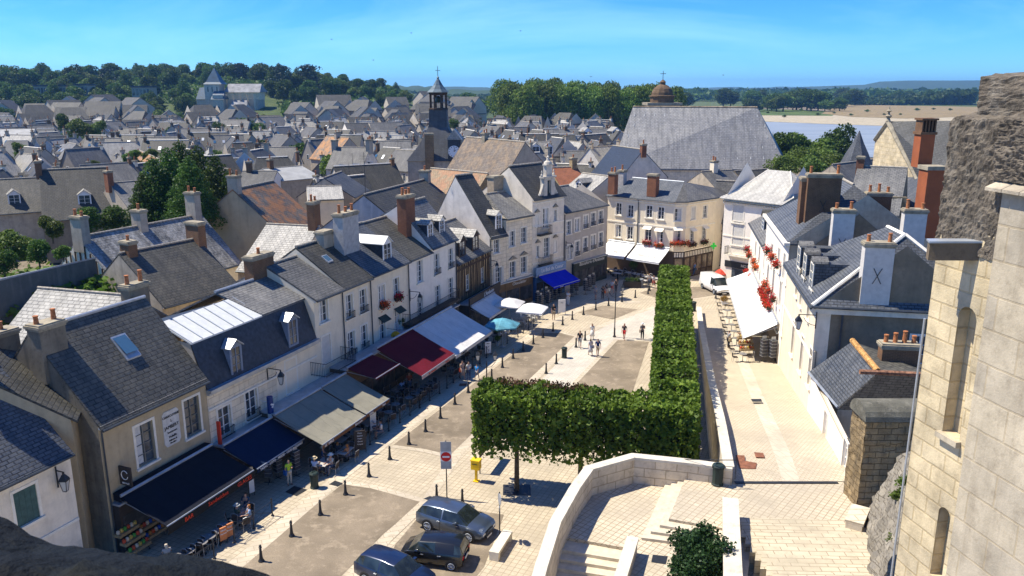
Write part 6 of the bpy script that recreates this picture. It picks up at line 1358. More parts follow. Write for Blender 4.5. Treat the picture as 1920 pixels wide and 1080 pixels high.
F2=Fac(RS(0),RS(30))
shopfront('brown wooden shop front under the pedimented windows',F2,.1,7.1,.25,3.1,flat('brown_wood_shop',(.17,.10,.045),.6,.2),3)
lettering('Chocolatier',.5,F2.p(4.6,.3,2.7),F2.u,F2.U,M_trim,tag((lambda m:(F2.box(m,2.2,7.0,.26,.3,2.3,3.05),m.build('fascia_sign',flat('brown_wood_shop',(.17,.10,.045))))[1])(MB()),'brown fascia sign with round emblem and pale lettering','sign'),.2)
shopfront('blue souvenir shop front below the ornate balconies',F2,7.3,13.0,.5,2.9,flat('blue_shop_paint',(.05,.13,.26),.5),4)
m=MB(); F2.box(m,7.3,13.0,.5,.62,2.9,3.9); fs=m.build('fascia_sign',flat('pale_blue_sign',(.22,.33,.48),.6)); tag(fs,'pale blue fascia board with white lettering above the royal blue awning','sign'); lettering('Le Bol du Coeur',.62,F2.p(10.3,.63,3.45),F2.u,F2.U,M_wfr,fs)
awning('bright royal blue awning of the souvenir shop',F2,7.6,12.7,.64,2.95,2.9,1.95,c_blue,.22,c_blue,((.3,'Souvenirs'),),M_wfr,.16)
shopfront('dark green biscuit shop front under the grey house',F2,15.0,22.3,.3,3.2,flat('dark_green_shop',(.025,.035,.03),.5),5)
lettering("Biscuiterie d'Amboise",.62,F2.p(18.8,.36,2.85),F2.u,F2.U,M_trim,tag((lambda m:(F2.box(m,15.2,22.2,.31,.35,2.45,3.2),m.build('fascia_sign',flat('dark_green_shop',(.025,.035,.03))))[1])(MB()),'dark green fascia with gold script lettering above the biscuit shop','sign'),.15)
# tea room awnings
Fx=fa[0]
for i,(pb0,pb1,pf0,pf1,tx) in enumerate((((1142,449),(1191,459),(1137,479),(1174,488),'Salon de Thé'),((1195,459),(1256,471),(1178,489),(1236,503),'Pâtisserie'))):
    s0,z0=Fx.px(*pb0,.1);s1,_=Fx.px(*pb1,.1); zb_=3.75
    t=awning(['white tea room awning, left one reading Salon de Thé','white tea room awning, right one reading Pâtisserie'][i],Fx,s0,s1,.1,3.9,2.9,2.45,c_pure,.22)
    cn=CHD[t.name][0]; a=Fx.p((s0+s1)/2,2.0,2.93); dn=(Fx.p(0,2.9,2.45)-Fx.p(0,.1,3.9)).normalized()
    lettering(tx,.75,a,Fx.u,-dn,flat('faded_lettering',(.50,.49,.45),.8),cn,.2)
m=MB(); Fx.box(m,.1,Fx.L-.1,.0,.08,0,3.3); 
# right restaurant awnings
FR=Fac(SR(60),SR(0))
rs2=lambda s:60-s
awning('long white awning nearer the hotel on the rising street',FR,rs2(51),rs2(38.5),.1,4.35,2.8,3.15,c_pure,.2)
awning('long white awning over the postcard racks on the rising street',FR,rs2(38.3),rs2(28.2),.1,4.75,2.85,3.3,c_pure,.2)
shopfront('cluttered souvenir shop front beneath the white awnings of the rising street',FR,rs2(51),rs2(28.4),.08,3.9,M_shopb,6)
# long balcony on the white houses
bl=thing('long_balcony','long black iron balcony with planters across two white houses','balcony',tuple(FL.p(37.5,0,4.6)))
s0,z0=FL.px(771,610,.9);s1,z1=FL.px(863,570,.9); m=MB(); FL.box(m,s0,s1,.0,.95,z0-.15,z0); m.build('balcony_floor',M_shopd,bl); m=MB(); balc(m,FL,s0,s1,z0,.95,.95,.16); m.build('railing',M_iron,bl)
s0,z0=FL.px(594,712,.5);s1,_=FL.px(650,672,.5); bl=thing('iron_balcony','black iron balcony railing above the second taupe awning','balcony',tuple(FL.p(s0,0,z0))); m=MB(); balc(m,FL,s0,s1,3.9,1.05,1.35,.14); m.build('railing',M_iron,bl)
# ================= LAMPS AND SIGNS ON WALLS
def walllamp(label,Fr,s,z,out=1.0,sc=1.):
    t=thing('wall_lamp',label,'street lamp',tuple(Fr.p(s,0,z))); m=MB(); m.path([Fr.p(s,0,z),Fr.p(s,out,z)],.03*sc,5); m.path([Fr.p(s,.02,z-.7*sc)]+[Fr.p(s,out*.75*math.sin(a),z-.7*sc*math.cos(a)) for a in (.4,.9,1.3)],.02*sc,5); m.tube(Fr.p(s,.03,z-.9*sc),Fr.p(s,.03,z+.2*sc),.04*sc,.04*sc,6); m.build('bracket',M_iron,t)
    c=Fr.p(s,out,z); m=MB(); m.lathe(c+Vector((0,0,-.42*sc)),[(.27*sc,-.02),(.24*sc,.08*sc),(.10*sc,.27*sc),(.06*sc,.3*sc),(.05*sc,.42*sc)],4,math.pi/4); m.lathe(c+Vector((0,0,-1.0*sc)),[(.02,-.06*sc),(.12*sc,0),(.13*sc,.03*sc)],4,math.pi/4)
    for k in range(4):
        a=math.pi/4+k*math.pi/2; m.tube(c+Vector((.12*sc*math.cos(a),.12*sc*math.sin(a),-1.0*sc)),c+Vector((.24*sc*math.cos(a),.24*sc*math.sin(a),-.42*sc)),.015,.015,4)
    m.build('lantern_frame',M_iron,t); m=MB(); m.lathe(c+Vector((0,0,-.98*sc)),[(.115*sc,0),(.225*sc,.55*sc)],4,math.pi/4); m.build('lantern_glass',flat('lantern_glass',(.50,.50,.46),.15,.05,3,.6),t); return t
for lb,Fr,x,y,o in (('black lantern on a bracket on the mansard house',FL,500,690,1.1),('black lantern on a bracket between the geranium house and the white house',FL,768,546,1.0),('black lantern beside the half timbered house',F2,920,488,.9),('black lantern at the joint of the ornate and the grey house',F2,1061,455,.9),('black lantern on the alley corner of the low house at left',FL,104,882,.5),('pale lantern on the side of the three dormer house',FR,1532,591,1.1)):
    s,z=Fr.px(x,y); walllamp(lb,Fr,s,z,o)
s,z=FL.px(492,722,.4); p=FL.p(s,.8,z); hc=thing('hanging_sign','dark blue cylinder sign with white clover and lettering, on the mansard house','sign',tuple(p)); s_,z_=FL.px(507,765,.8); p=FL.p(s_,.8,z_)
m=MB(); m.lathe(p+Vector((0,0,-.35)),[(.2,0),(.2,1.15)],14); cy=m.build('sign_body',flat('sign_blue',(.01,.04,.17),.4),hc); m=MB(); m.lathe(p+Vector((0,0,-.62)),[(.2,0),(.2,.26)],14); b_=m.build('sign_base',M_trim,hc); lettering('TABAC',.12,p+FL.n*.2+Vector((0,0,-.49)),FL.u,FL.U,M_ink,b_); m=MB(); 
for a,b in ((-.07,.5),(.07,.44),(-.02,.32)): q=p+FL.n*.2+FL.u*a+Vector((0,0,b-.2)); m.tube(q-FL.n*.05,q+FL.n*.02,.07,.07,10)
m.tube(FL.p(s_,0,z_+.4),FL.p(s_,.8,z_+.4),.02,.02,5); m.build('emblem',M_wfr,cy)
s_,z_=FL.px(743,632,.9); ys_=thing('yellow_sign','round yellow cafe sign hanging above the large red awning','sign',tuple(FL.p(s_,.9,z_))); m=MB(); c=FL.p(s_,.9,z_); m.tube(c-FL.u*.04,c+FL.u*.04,.5,.5,20); yb_=m.build('disc',flat('sign_yellow',(.75,.42,.03),.6),ys_); lettering('Café',.32,c-FL.u*.05,FL.n,FL.U,M_ink,yb_); 
m=MB(); m.hexa([c+FL.n*a+FL.u*b+Vector((0,0,zz)) for zz in (-.95,-.7) for a,b in ((-.45,-.03),(.45,-.03),(.45,.03),(-.45,.03))]); m.build('plate',flat('sign_yellow',(.75,.42,.03)),ys_); m=MB(); m.path([FL.p(s_,0,z_+.65),FL.p(s_,1.3,z_+.65)],.02,5); m.tube(c+Vector((0,0,.5)),c+Vector((0,0,.65)),.015,.015,4); m.build('bracket',M_iron,ys_)
s_,z_=FL.px(411,812,.5); m=MB(); c=FL.p(s_,.5,z_); m.hexa([c+FL.n*a+FL.u*b+Vector((0,0,zz)) for zz in (-.75,.75) for a,b in ((-.12,-.05),(.12,-.05),(.12,.05),(-.12,.05))]); rr_=m.build('tobacco_sign',M_red); tag(rr_,'narrow red tobacco carrot sign on the left edge of the mansard house','sign')
s_,z_=FL.px(237,892,.5); gs=thing('bar_sign','square black projecting sign with beer glass drawing on the tan house','sign',tuple(FL.p(s_,.1,z_))); m=MB(); FL.box(m,s_-.05,s_+.05,.05,.85,z_-.55,z_+.5); bs_=m.build('panel',M_shopd,gs); c=FL.p(s_-.07,.45,z_); m=MB(); m.path([c+FL.n*(.22*math.cos(a))+Vector((0,0,.05+.25*math.sin(a))) for a in [x*.5 for x in range(1,13)]],.022,5); m.build('emblem',M_wfr,bs_); lettering('GLACIER',.13,c+Vector((0,0,-.42)),-FL.n,FL.U,M_wfr,bs_)
gx=at(1340,462,4.6); m=MB(); c=Vector((gx[0],gx[1]-.0,4.6)); 
s_,z_=fa[2].px(1338,461,.9); c=fa[2].p(s_,.9,z_); m.box(c.x-.13,c.x+.13,c.y-.06,c.y+.06,c.z-.42,c.z+.42);m.box(c.x-.38,c.x-.13,c.y-.06,c.y+.06,c.z-.13,c.z+.13);m.box(c.x+.13,c.x+.38,c.y-.06,c.y+.06,c.z-.13,c.z+.13); gcm=newmat('green_cross');t=NT(gcm);t.out((.03,.5,.06),.5,.3,None,0,0,0,Emission_Color=(.05,1,.1,1),Emission_Strength=.1); tag(m.build('pharmacy_cross',gcm),'bright green pharmacy cross right of the tea room','pharmacy cross')
for k,(x,y,d) in enumerate(((1401,467,.5),(1404,478,.5),(1413,490,.5),(1416,502,.5),(1399,511,.5),(1405,519,.5),(1409,534,.5),(1404,524,.5),(1439,469,.4),(1447,481,.4),(1455,496,.4),(1434,533,.4),(1440,545,.4),(1448,560,.4))):
    s,z=FR.px(x,y,d); flowerbox(FR,s-.5,s+.5,d,z-.1,'x',True,'red geraniums on the right hand white facade, '+['highest of the far cluster','second of the far cluster','third of the far cluster','lowest of the far cluster','first above the far awning end','second above the far awning end','large bunch above the awning middle','small bunch over the awning','top one on the tall white house','second one on the tall white house','third one on the tall white house','beside the lantern, upper','beside the lantern, middle','beside the lantern, lower'][k])
for k,(x0_,y0_,x1_,y1_) in enumerate(((1424,556,1440,584),)):
    s0,z0=FR.px(x0_,y0_,.5);s1,z1=FR.px(x1_,y1_,.5); flowerbox(FR,s0,s1,.5,4.95,'x',True,'long row of red geraniums along the top of the near white awning')
# ================= HEDGE of clipped trees
M_hedge=leafm('clipped_lime_leaves',(.10,.22,.014),(.26,.42,.05),.35)
def hedge(name,label,A,B,w0,w1,z0,z1,dens,seed,trunks,brown=False):
    A=Vector((*A,0));B=Vector((*B,0)); L=(B-A).length; u=(B-A)/L; n=Vector((u.y,-u.x,0)); rng=np.random.default_rng(seed)
    t=thing(name,label,'hedge',tuple((A+B)/2)); N=int(dens*(L*(abs(w1-w0)+2*(z1-z0))+2*abs(w1-w0)*(z1-z0)))
    s=rng.random(N)*L; f=rng.random(N); P=np.zeros((N,3)); NN=np.zeros((N,3)); W=w1-w0; H=z1-z0; per=W+2*H
    q=f*per; dep=np.abs(rng.normal(size=N))*.16-.05
    top=q<W; s1_=(q>=W)&(q<W+H); s2_=q>=W+H
    d=np.where(top,w0+q,np.where(s1_,w0+dep,w1-dep)); z=np.where(top,z1-dep,np.where(s1_,z0+(q-W),z0+(q-W-H)))
    endm=rng.random(N)<.06; s=np.where(endm,np.where(rng.random(N)<.5,dep,L-dep),s); d=np.where(endm,w0+rng.random(N)*W,d); z=np.where(endm,z0+rng.random(N)*H,z)
    wv=.13*np.sin(s*2.1)+.10*np.sin(s*5.3+1)+.07*np.sin(s*11+d*4)+.06*np.sin(z*7+s*3)
    z=z+np.where(top,wv,0)+np.where(z<z0+.25,-np.abs(rng.normal(size=N))*.18,0); d=d+np.where(~top,wv*.5*np.sign(d-(w0+w1)/2),0)
    P=np.stack([A.x+u.x*s+n.x*d,A.y+u.y*s+n.y*d,z],1)
    NN[:,2]=np.where(top,1,0); sg=np.where(s1_,-1,np.where(s2_,1,0)); NN[:,0]+=n.x*sg; NN[:,1]+=n.y*sg
    hole=(np.sin(s*1.7+z*2.3)+np.sin(s*4.1-z*3.1+d*2.5)+np.sin(s*9.3+z*6)*.6+rng.random(N)*1.5)>-1.35
    leafobj('crown',quads(P[hole],NN[hole]*.6,.12+.16*rng.random((int(hole.sum()),1)),rng),M_hedge,t)
    # twiggy inner mass
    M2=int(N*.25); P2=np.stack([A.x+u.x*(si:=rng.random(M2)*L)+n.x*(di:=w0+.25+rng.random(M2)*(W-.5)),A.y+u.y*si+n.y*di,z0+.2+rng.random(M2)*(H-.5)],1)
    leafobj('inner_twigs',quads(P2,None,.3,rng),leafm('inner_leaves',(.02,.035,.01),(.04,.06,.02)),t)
    if brown:
        k=500; P3=np.stack([A.x+u.x*(a_:=1+rng.random(k)*5.5)+n.x*(w0+rng.random(k)*.9),A.y+u.y*a_+n.y*(w0+rng.random(k)*.9),z1+rng.random(k)*.3],1); leafobj('dry_twigs',quads(P3,None,.14,rng),leafm('dry_twig_leaves',(.16,.09,.04),(.26,.16,.07)),t)
    for s_ in trunks:
        p=A+u*s_+n*((w0+w1)/2); m=MB(); m.tube((p.x,p.y,-.05),(p.x,p.y,z0+.6),.17,.12,9)
        for k in range(5): a=k*1.25+s_; m.tube((p.x,p.y,z0-.1),(p.x+math.cos(a)*1.1,p.y+math.sin(a)*.9,z0+1.0),.07,.03,6)
        m.build('trunk',M_bark,t)
    return t
a1=Vector((-2.35,43.9));b1=Vector((10.3,41.1))
hedge('clipped_lime_row','short box clipped row of lime trees, crown running left to right with one bare trunk showing',a1,b1,-2.9,0,3.25,6.65,105,3,(2.0,5.6,9.4),True) if False else None
ua=(b1-a1).normalized()
hedge('clipped_lime_row','short box clipped row of lime trees in front, with one bare trunk showing',a1,b1,-2.8,0,2.95,6.55,135,3,(2.4,6.3,10.0),True)
hedge('clipped_lime_row','long box clipped row of lime trees running away beside the retaining wall',(9.05,41.6),(16.45,79.3),-1.35,1.35,2.9,6.6,100,4,(6,11,16,21,26,31,36))
tp=a1+ua*2.4+Vector((-ua.y,ua.x))*1.4
m=MB(); m.box(tp.x-.85,tp.x+.85,tp.y-.65,tp.y+.65,.016,.03); tag(m.build('tree_grate',M_iron),'square dark grate around the foot of the bare lime trunk','tree grate')
# bush by the stair wall
bc=at(1307,1075,4.2); bs=thing('dark_shrub','dense dark green shrub growing between the steps and the stair wall','shrub',(bc[0],bc[1],3.6)); rng=np.random.default_rng(8)
P,d=blobpts([(bc[0]+rng.normal()*.5,bc[1]+rng.normal()*.5-.2,4.3+rng.random()*1.6,.55) for _ in range(30)],26000,rng,.4,1.12); leafobj('foliage',quads(P,d*.4,.11,rng),leafm('dark_shrub_leaves',(.015,.045,.012),(.04,.09,.02),.2),bs)
m=MB(); m.tube((bc[0],bc[1],3.3),(bc[0],bc[1],5.2),.08,.04,6); m.build('stem',M_bark,bs)
for i,(x,y) in enumerate(((1678,930),(1700,975),(1672,1012),(1618,1050),(1690,905))):
    rng=np.random.default_rng(60+i); q=Vector(atY(x,y,29.5-.6*i if i!=3 else 33)); w=thing('weed_tuft','green weed tuft on the castle rock, '+['upper left','middle right','lower middle','at the foot','uppermost'][i],'weed',tuple(q)); P,d=blobpts([(q.x,q.y,q.z,.22),(q.x+.15,q.y,q.z+.15,.18)],350,rng,.1,1.1); leafobj('foliage',quads(P,None,.09,rng),M_lfl,w)
# ================= STREET FURNITURE
bo=thing('bollard','x','bollard'); m=MB(); m.lathe((0,0,0),[(.16,0),(.16,.05),(.13,.09),(.10,.16),(.085,.3),(.062,.72),(.055,.76),(.085,.78),(.085,.82),(.05,.84),(.07,.88),(.055,.94),(.01,.96)],12); m.build('post',M_iron,bo); freeze(bo)
B1=[(490,1052),(547,1005),(601,965),(648,927),(692,893),(731,861),(767,833),(798,809),(826,784),(853,758),(878,736),(922,711),(942,689),(962,672),(981,658),(1000,645),(1018,633),(1037,621),(1055,609),(1073,599),(1094,590),(1117,581),(1141,573),(1166,566),(1191,558),(1215,551)]
for i,(x,y) in enumerate(B1): put(bo,at(x,y,.015),0,None,'black iron bollard, '+ORD[i]+' from the near end of the line along the terrace','bollards along the terrace')
for i,(x,y) in enumerate(((1024,700),(1043,682),(1080,651),(1097,638))): put(bo,at(x,y,.015),0,None,'black iron bollard, '+ORD[i]+' from the near end beside the pale walk','bollards along the pale walk')
for lb,(x,y) in (('black bollard left of the no entry sign pole',(819,935)),('black bollard right of the no entry sign pole',(867,944)),('black bollard in front of the tea room tables',(1158,527)),('black bollard behind the one at the hedge end',(1218,545)),('black bollard beside the white van',(1342,559))): put(bo,at(x,y,.02),0,None,lb)
def fpost(lb,x,y,h,z=0):
    p=at(x,y,z); t=thing('road_sign',lb,'road sign',p); m=MB(); m.tube(p,(p[0],p[1],h),.035,.035,8); m.tube(p,(p[0],p[1],z+.03),.1,.1,10); m.build('pole',M_iron,t); return t,Vector(p)
t,p=fpost('no entry road sign on a black pole with two grey plates',838,934,3.75)
m=MB(); m.box(p.x-.32,p.x+.32,p.y-.06,p.y-.035,3.05,3.7); m.build('upper_plate',M_zinc,t); m=MB(); m.box(p.x-.32,p.x+.32,p.y-.06,p.y-.035,1.95,2.5); m.build('lower_plate',M_zinc,t)
m=MB(); m.box(p.x-.33,p.x+.33,p.y-.065,p.y-.04,2.45,3.08); m.build('backing',M_wfr,t)
m=MB(); m.tube((p.x,p.y-.05,2.75),(p.x,p.y-.08,2.75),.30,.30,24); ds=m.build('no_entry_disc',flat('sign_red',(.62,.02,.02),.5),t); m=MB(); m.box(p.x-.21,p.x+.21,p.y-.095,p.y-.082,2.70,2.80); m.build('bar',M_wfr,ds)
t,p=fpost('round road sign seen edge on from behind, beside the stone bench',937,1011,2.85)
m=MB(); m.tube((p.x-.02,p.y-.05,2.45),(p.x+.02,p.y-.04,2.45),.33,.33,20); m.build('disc',M_zinc,t); m=MB(); m.box(p.x-.04,p.x,p.y-.3,p.y+.25,1.85,2.05); m.build('plate',M_zinc,t)
# info frame by tree
p=at(930,868); t=thing('notice_board','dark glass notice board on two posts beside the yellow mail box','notice board',p); m=MB()
a=Vector(at(900,888));b=Vector(at(923,858)); dd=(b-a).normalized(); 
for q in (a,b): m.tube(q,q+Vector((0,0,2.1)),.035,.035,6)
m.build('post',M_iron,t); m=MB(); nn=Vector((dd.y,-dd.x,0))*.03; m.hexa([a-nn+Vector((0,0,1.1)),b-nn+Vector((0,0,1.1)),b+nn+Vector((0,0,1.1)),a+nn+Vector((0,0,1.1)),a-nn+Vector((0,0,2.05)),b-nn+Vector((0,0,2.05)),b+nn+Vector((0,0,2.05)),a+nn+Vector((0,0,2.05))]); m.build('panel',M_shopd,t)
# yellow letter box
p=at(893,902); t=thing('mail_box','bright yellow mail box on a slim yellow post','mail box',p); My=flat('mail_yellow',(.78,.50,.01),.45,.05); q=Vector(p); rz=Matrix.Rotation(R(-20),4,'Z')
def rb(m,cx,cy,hx,hy,z0,z1): m.hexa([q+rz@Vector((cx+sx*hx,cy+sy*hy,z)) for z in (z0,z1) for sx,sy in ((-1,-1),(1,-1),(1,1),(-1,1))]); return m
rb(MB(),0,0,.27,.22,.85,1.42).build('box',My,t); rb(MB(),0,0,.30,.25,1.42,1.5).build('lid',My,t); m=rb(MB(),0,0,.07,.07,.04,.85); rb(m,0,0,.17,.17,0,.05); m.build('post',My,t); rb(MB(),.0,-.225,.18,.01,1.22,1.26).build('slot',M_iron,t)
def bin_(lb,x,y,z=0,h=1.05,r=.28,mat=None):
    p=at(x,y,z); t=thing('litter_bin',lb,'litter bin',p); m=MB(); m.lathe(p,[(r*.95,0),(r*.95,.06),(r*.82,.1),(r*.86,h*.78),(r*.98,h*.8),(r*.98,h*.84)],8); m.build('body',mat or flat('dark_green_bin',(.02,.035,.03),.5),t); m=MB(); m.lathe((p[0],p[1],z+h*.86),[(r*1.0,0),(r*1.02,.05),(r*.8,.12),(r*.45,.13),(r*.4,.08)],8); m.build('lid',mat or flat('dark_green_bin',(.02,.035,.03)),t); m=MB(); m.lathe((p[0],p[1],z+h*.78),[(r*.7,0),(r*.7,h*.1)],8); m.build('liner',M_iron,t)
bin_('dark green octagonal litter bin on the upper terrace',1345,908,4.41,1.15,.33); bin_('dark litter bin beside the tobacco shop, on the terrace pavement',590,914,0,1.05,.3); bin_('dark wheeled litter bin on the pale walk near the walkers',1058,671,0,1.05,.28); bin_('dark litter bin at the far end of the retaining wall',1300,583,0,1.1,.32)
bin_('grey wheeled bin next to the dark planter box',1201,538,0,1.1,.4,flat('bin_grey',(.25,.26,.26),.5))
# street lamp posts
def lamppost(lb,x,y,h,arms=2,z=0):
    p=Vector(at(x,y,z)); t=thing('street_lamp',lb,'street lamp',tuple(p)); m=MB(); m.lathe(p,[(.16,0),(.16,.1),(.09,.2),(.08,.9),(.05,1.0),(.045,h-.3),(.06,h-.28),(.03,h)],10); m.build('pole',M_iron,t)
    for sx in ((-1,1) if arms==2 else (0,)):
        m=MB(); m.path([p+Vector((0,0,h-.5)),p+Vector((sx*.35,0,h-.45)),p+Vector((sx*.65,0,h-.1)),p+Vector((sx*.65,0,h+.05))],.022,5); 
        if sx: m.build('arm',M_iron,t)
        c=p+Vector((sx*.65,0,h+.05)); m=MB(); m.lathe(c+Vector((0,0,.45)),[(.24,-.02),(.22,.05),(.08,.22),(.02,.32)],4,math.pi/4); m.lathe(c,[(.1,0),(.11,.04)],4,math.pi/4)
        for k in range(4): a=math.pi/4+k*math.pi/2; m.tube(c+Vector((.11*math.cos(a),.11*math.sin(a),0)),c+Vector((.22*math.cos(a),.22*math.sin(a),.45)),.014,.014,4)
        m.build('lantern_frame',M_iron,t); m=MB(); m.lathe(c+Vector((0,0,.03)),[(.1,0),(.205,.41)],4,math.pi/4); m.build('lantern_glass',flat('lantern_glass',(.5,.5,.46)),t)
lamppost('black twin lantern street lamp in the middle of the square',1152,632,4.6)
p0=at(905,735,0); q=Vector(atY(903,735,52)); 
lamppost('black street lamp whose lantern shows above the left end of the short lime row',913,770,4.0,2)
# benches and planters
tb=thing('stone_bench','long pale stone bench beside the parked cars','bench',at(936,1040)); a=Vector(at(927,1050));b=Vector(at(951,1012)); dd=(b-a).normalized(); nn=Vector((dd.y,-dd.x,0)); m=MB(); A_=a-dd*.1;B_=b+dd*.1
m.hexa([A_-nn*.27+Vector((0,0,.34)),A_+nn*.27+Vector((0,0,.34)),B_+nn*.27+Vector((0,0,.34)),B_-nn*.27+Vector((0,0,.34)),A_-nn*.27+Vector((0,0,.52)),A_+nn*.27+Vector((0,0,.52)),B_+nn*.27+Vector((0,0,.52)),B_-nn*.27+Vector((0,0,.52))]); m.build('seat',M_cop,tb)
for q,k in ((A_,1),(B_,-1)): m=MB(); e=q+dd*k*.3; m.hexa([v+Vector((0,0,z)) for z in (0,.34) for v in (q-nn*.25,q+nn*.25,e+nn*.25,e-nn*.25)]); m.build('support',M_cop,tb)
def manhole(lb,z,*px,mat=None,cat='manhole'):
    m=MB(); m.poly(*[at(x,y,z) for x,y in px]); m2=MB(); P=[Vector(at(x,y,z)) for x,y in px]; m2.slab([p+Vector((0,0,.004)) for p in P],.02); return tag(m2.build('manhole_cover',mat or M_iron),lb,cat)
M_rust=flat('rusty_plate',(.22,.09,.05),.8,.3,4)
manhole('black grid cover on the terrace pavement before the tobacco shop',.012,(535,922),(552,911),(576,918),(556,930)); manhole('dark slotted drain by the bollards below the no entry sign',.02,(794,935),(806,930),(822,934),(812,940)); manhole('small dark drain near the road edge by the litter bin',.02,(617,908),(628,901),(643,906),(633,912))
manhole('rust red utility cover, larger left one of the street plates',zs(39.9)+.03,(1379,853),(1396,854),(1397,864),(1419,868),(1417,879),(1387,878),mat=M_rust); manhole('rust red utility cover, small single plate on the rising street',zs(40.3)+.03,(1414,848),(1431,849),(1434,858),(1417,857),mat=M_rust)
manhole('dark slotted drain in the rising street centre',zs(50.5)+.04,(1408,748),(1427,748),(1429,753),(1411,753)); manhole('grid cover on the lower landing near the shrub',ZL+.01,(1224,1040),(1252,1043),(1248,1058),(1221,1054)); manhole('rusty grate by the large red awning',.012,(862,719),(876,719),(873,724),(860,724),mat=M_rust)
# ================= CARS
def car(label,loc,rz,L,W,prof,paint,rimm,van=False,spokes=10,rimr=.2,wr=.31,wx=None,lights=True,objname='parked_car'):
    """prof: stations (x, z_low, z_belt, z_roof, halfwidth_belt, halfwidth_roof) from rear to front"""
    t=thing(objname,label,'van' if van else 'car',loc,rz); OFF[t.name]=(0,0,0)
    n=len(prof); body=MB();glass=MB(); rows=[]
    for (x,zl,zb,zr,hb,hr) in prof:
        zm=(zl+zb)/2; r=[(x,hb*.90,zl),(x,hb*1.0,zl+.10),(x,hb*1.01,zm),(x,hb*.985,zb-.03),(x,hb*.955,zb),(x,hr,zr-.035),(x,hr-.07,zr),(x,0,zr+.02)]
        rows.append(r)
    full=[r+[(x,-y,z) for (x,y,z) in r[-2::-1]] for r in rows]; k=len(full[0])
    vs=[v for r in full for v in r]
    bf=[];gf=[]
    for i in range(n-1):
        cab=[prof[i][3]-prof[i][2]>.2,prof[i+1][3]-prof[i+1][2]>.2]
        for j in range(k-1):
            q=(i*k+j,(i+1)*k+j,(i+1)*k+j+1,i*k+j+1)
            side=(j==4 or j==k-2-4)
            glassy=(side and all(cab) and not prof_solid[i]) or (not all(cab) and any(cab) and (4<=j<=k-2-4) and not (van and i<n/2))
            (gf if glassy else bf).append(q)
    bf.append(tuple(range(k-1,-1,-1))); bf.append(tuple((n-1)*k+j for j in range(k)))
    body.v=vs; body.f=bf; bo_=body.build('body',paint,t,None,True); 
    for nm,fs,mt in (('windows',gf,glassm('car_glass',(.015,.02,.02))),):
        used_=sorted({v for f in fs for v in f}); mp={v:i for i,v in enumerate(used_)}; g=MB(); g.v=[vs[v] for v in used_]; g.f=[tuple(mp[v] for v in f) for f in fs]; g.build(nm,mt,t)
    wx=wx or (-L*.30,L*.31)
    hwm=max(p[4] for p in prof)
    for xx in wx:
        for sy in (-1,1):
            a=MB(); a.tube((xx,sy*(hwm-.16),wr+.02),(xx,sy*(hwm*1.012),wr+.02),wr+.055,wr+.055,24); a.build('wheel_arch',M_iron,t)
            w=MB(); w.tube((xx,sy*(hwm-.17),wr),(xx,sy*(hwm+.025),wr),wr,wr*.985,26); wo_=w.build('tyre',flat('tyre_rubber',(.015,.015,.015),.9,.1,5,.2),t)
            r=MB(); y0=sy*(hwm+.027)
            for s_ in range(spokes):
                a=s_*2*math.pi/spokes; r.tube((xx,y0,wr),(xx+rimr*math.cos(a),y0,wr+rimr*math.sin(a)),.022,.018,4)
            prev=None
            for s_ in range(25):
                a=s_*2*math.pi/24; q=(xx+rimr*math.cos(a),y0,wr+rimr*math.sin(a)); 
                if prev: r.tube(prev,q,.018,.018,4,False)
                prev=q
            r.tube((xx,y0-sy*.01,wr),(xx,y0+sy*.015,wr),.055,.05,10); r.build('rim',rimm,wo_)
    x0,x1=prof[0][0],prof[-1][0]; zb0=prof[0][2];zb1=prof[-1][2]
    for sy in (-1,1):
        m=MB(); h=prof[0][4]; m.box(x0-.015,x0+.08,sy*h*.93-.11,sy*h*.93+.11 if sy<0 else sy*h*.93+.05,zb0-.16,zb0+.02) if False else m.box(x0-.02,x0+.10,min(sy*h*.66,sy*h*.99),max(sy*h*.66,sy*h*.99),zb0-.17,zb0+.0); m.build('tail_light',flat('tail_red',(.45,.01,.01),.25,.05,4,.6),t)
        h=prof[-1][4]; m=MB(); m.box(x1-.13,x1+.01,min(sy*h*.58,sy*h*.97),max(sy*h*.58,sy*h*.97),zb1-.15,zb1-.03); m.build('headlight',flat('headlight_glass',(.5,.52,.55),.1,.05,4,.8),t)
        ic=[i for i in range(n) if prof[i][3]-prof[i][2]>.2][-1]; px__=prof[ic][0]+.05; m=MB(); hb=prof[ic][4]; m.box(px__-.05,px__+.10,min(sy*hb*.98,sy*(hb+.19)),max(sy*hb*.98,sy*(hb+.19)),prof[ic][2]-.02,prof[ic][2]+.12); m.build('mirror',paint,t)
        for dx_ in ((-.45,.45) if not van else (.2,)): m=MB(); m.box(dx_*L*.3-.1,dx_*L*.3+.08,min(sy*hwm,sy*(hwm+.03)),max(sy*hwm,sy*(hwm+.03)),prof[n//2][2]-.16,prof[n//2][2]-.12); m.build('door_handle',M_zinc,t)
        for dx_ in ((-.12,.13) if not van else (.14,)): m=MB(); m.box(dx_*L-.006,dx_*L+.006,min(sy*(hwm-.02),sy*(hwm+.012)),max(sy*(hwm-.02),sy*(hwm+.012)),prof[n//2][1]+.1,prof[n//2][2]); m.build('door_gap',M_iron,t)
    m=MB(); m.box(x1-.02,x1+.02,-prof[-1][4]*.5,prof[-1][4]*.5,zb1-.42,zb1-.2); m.build('grille',M_iron,t); m=MB(); m.box(x1,x1+.03,-.26,.26,zb1-.46,zb1-.36); m.build('number_plate',M_wfr,t); m=MB(); m.box(x0-.03,x0,-.26,.26,zb0-.35,zb0-.25); m.build('number_plate',M_wfr,t)
    return t
def carp(x,y,lbl): return at(x,y)
prof_solid=[True,True,False,False,True,False,False,True,True,True,True,True]
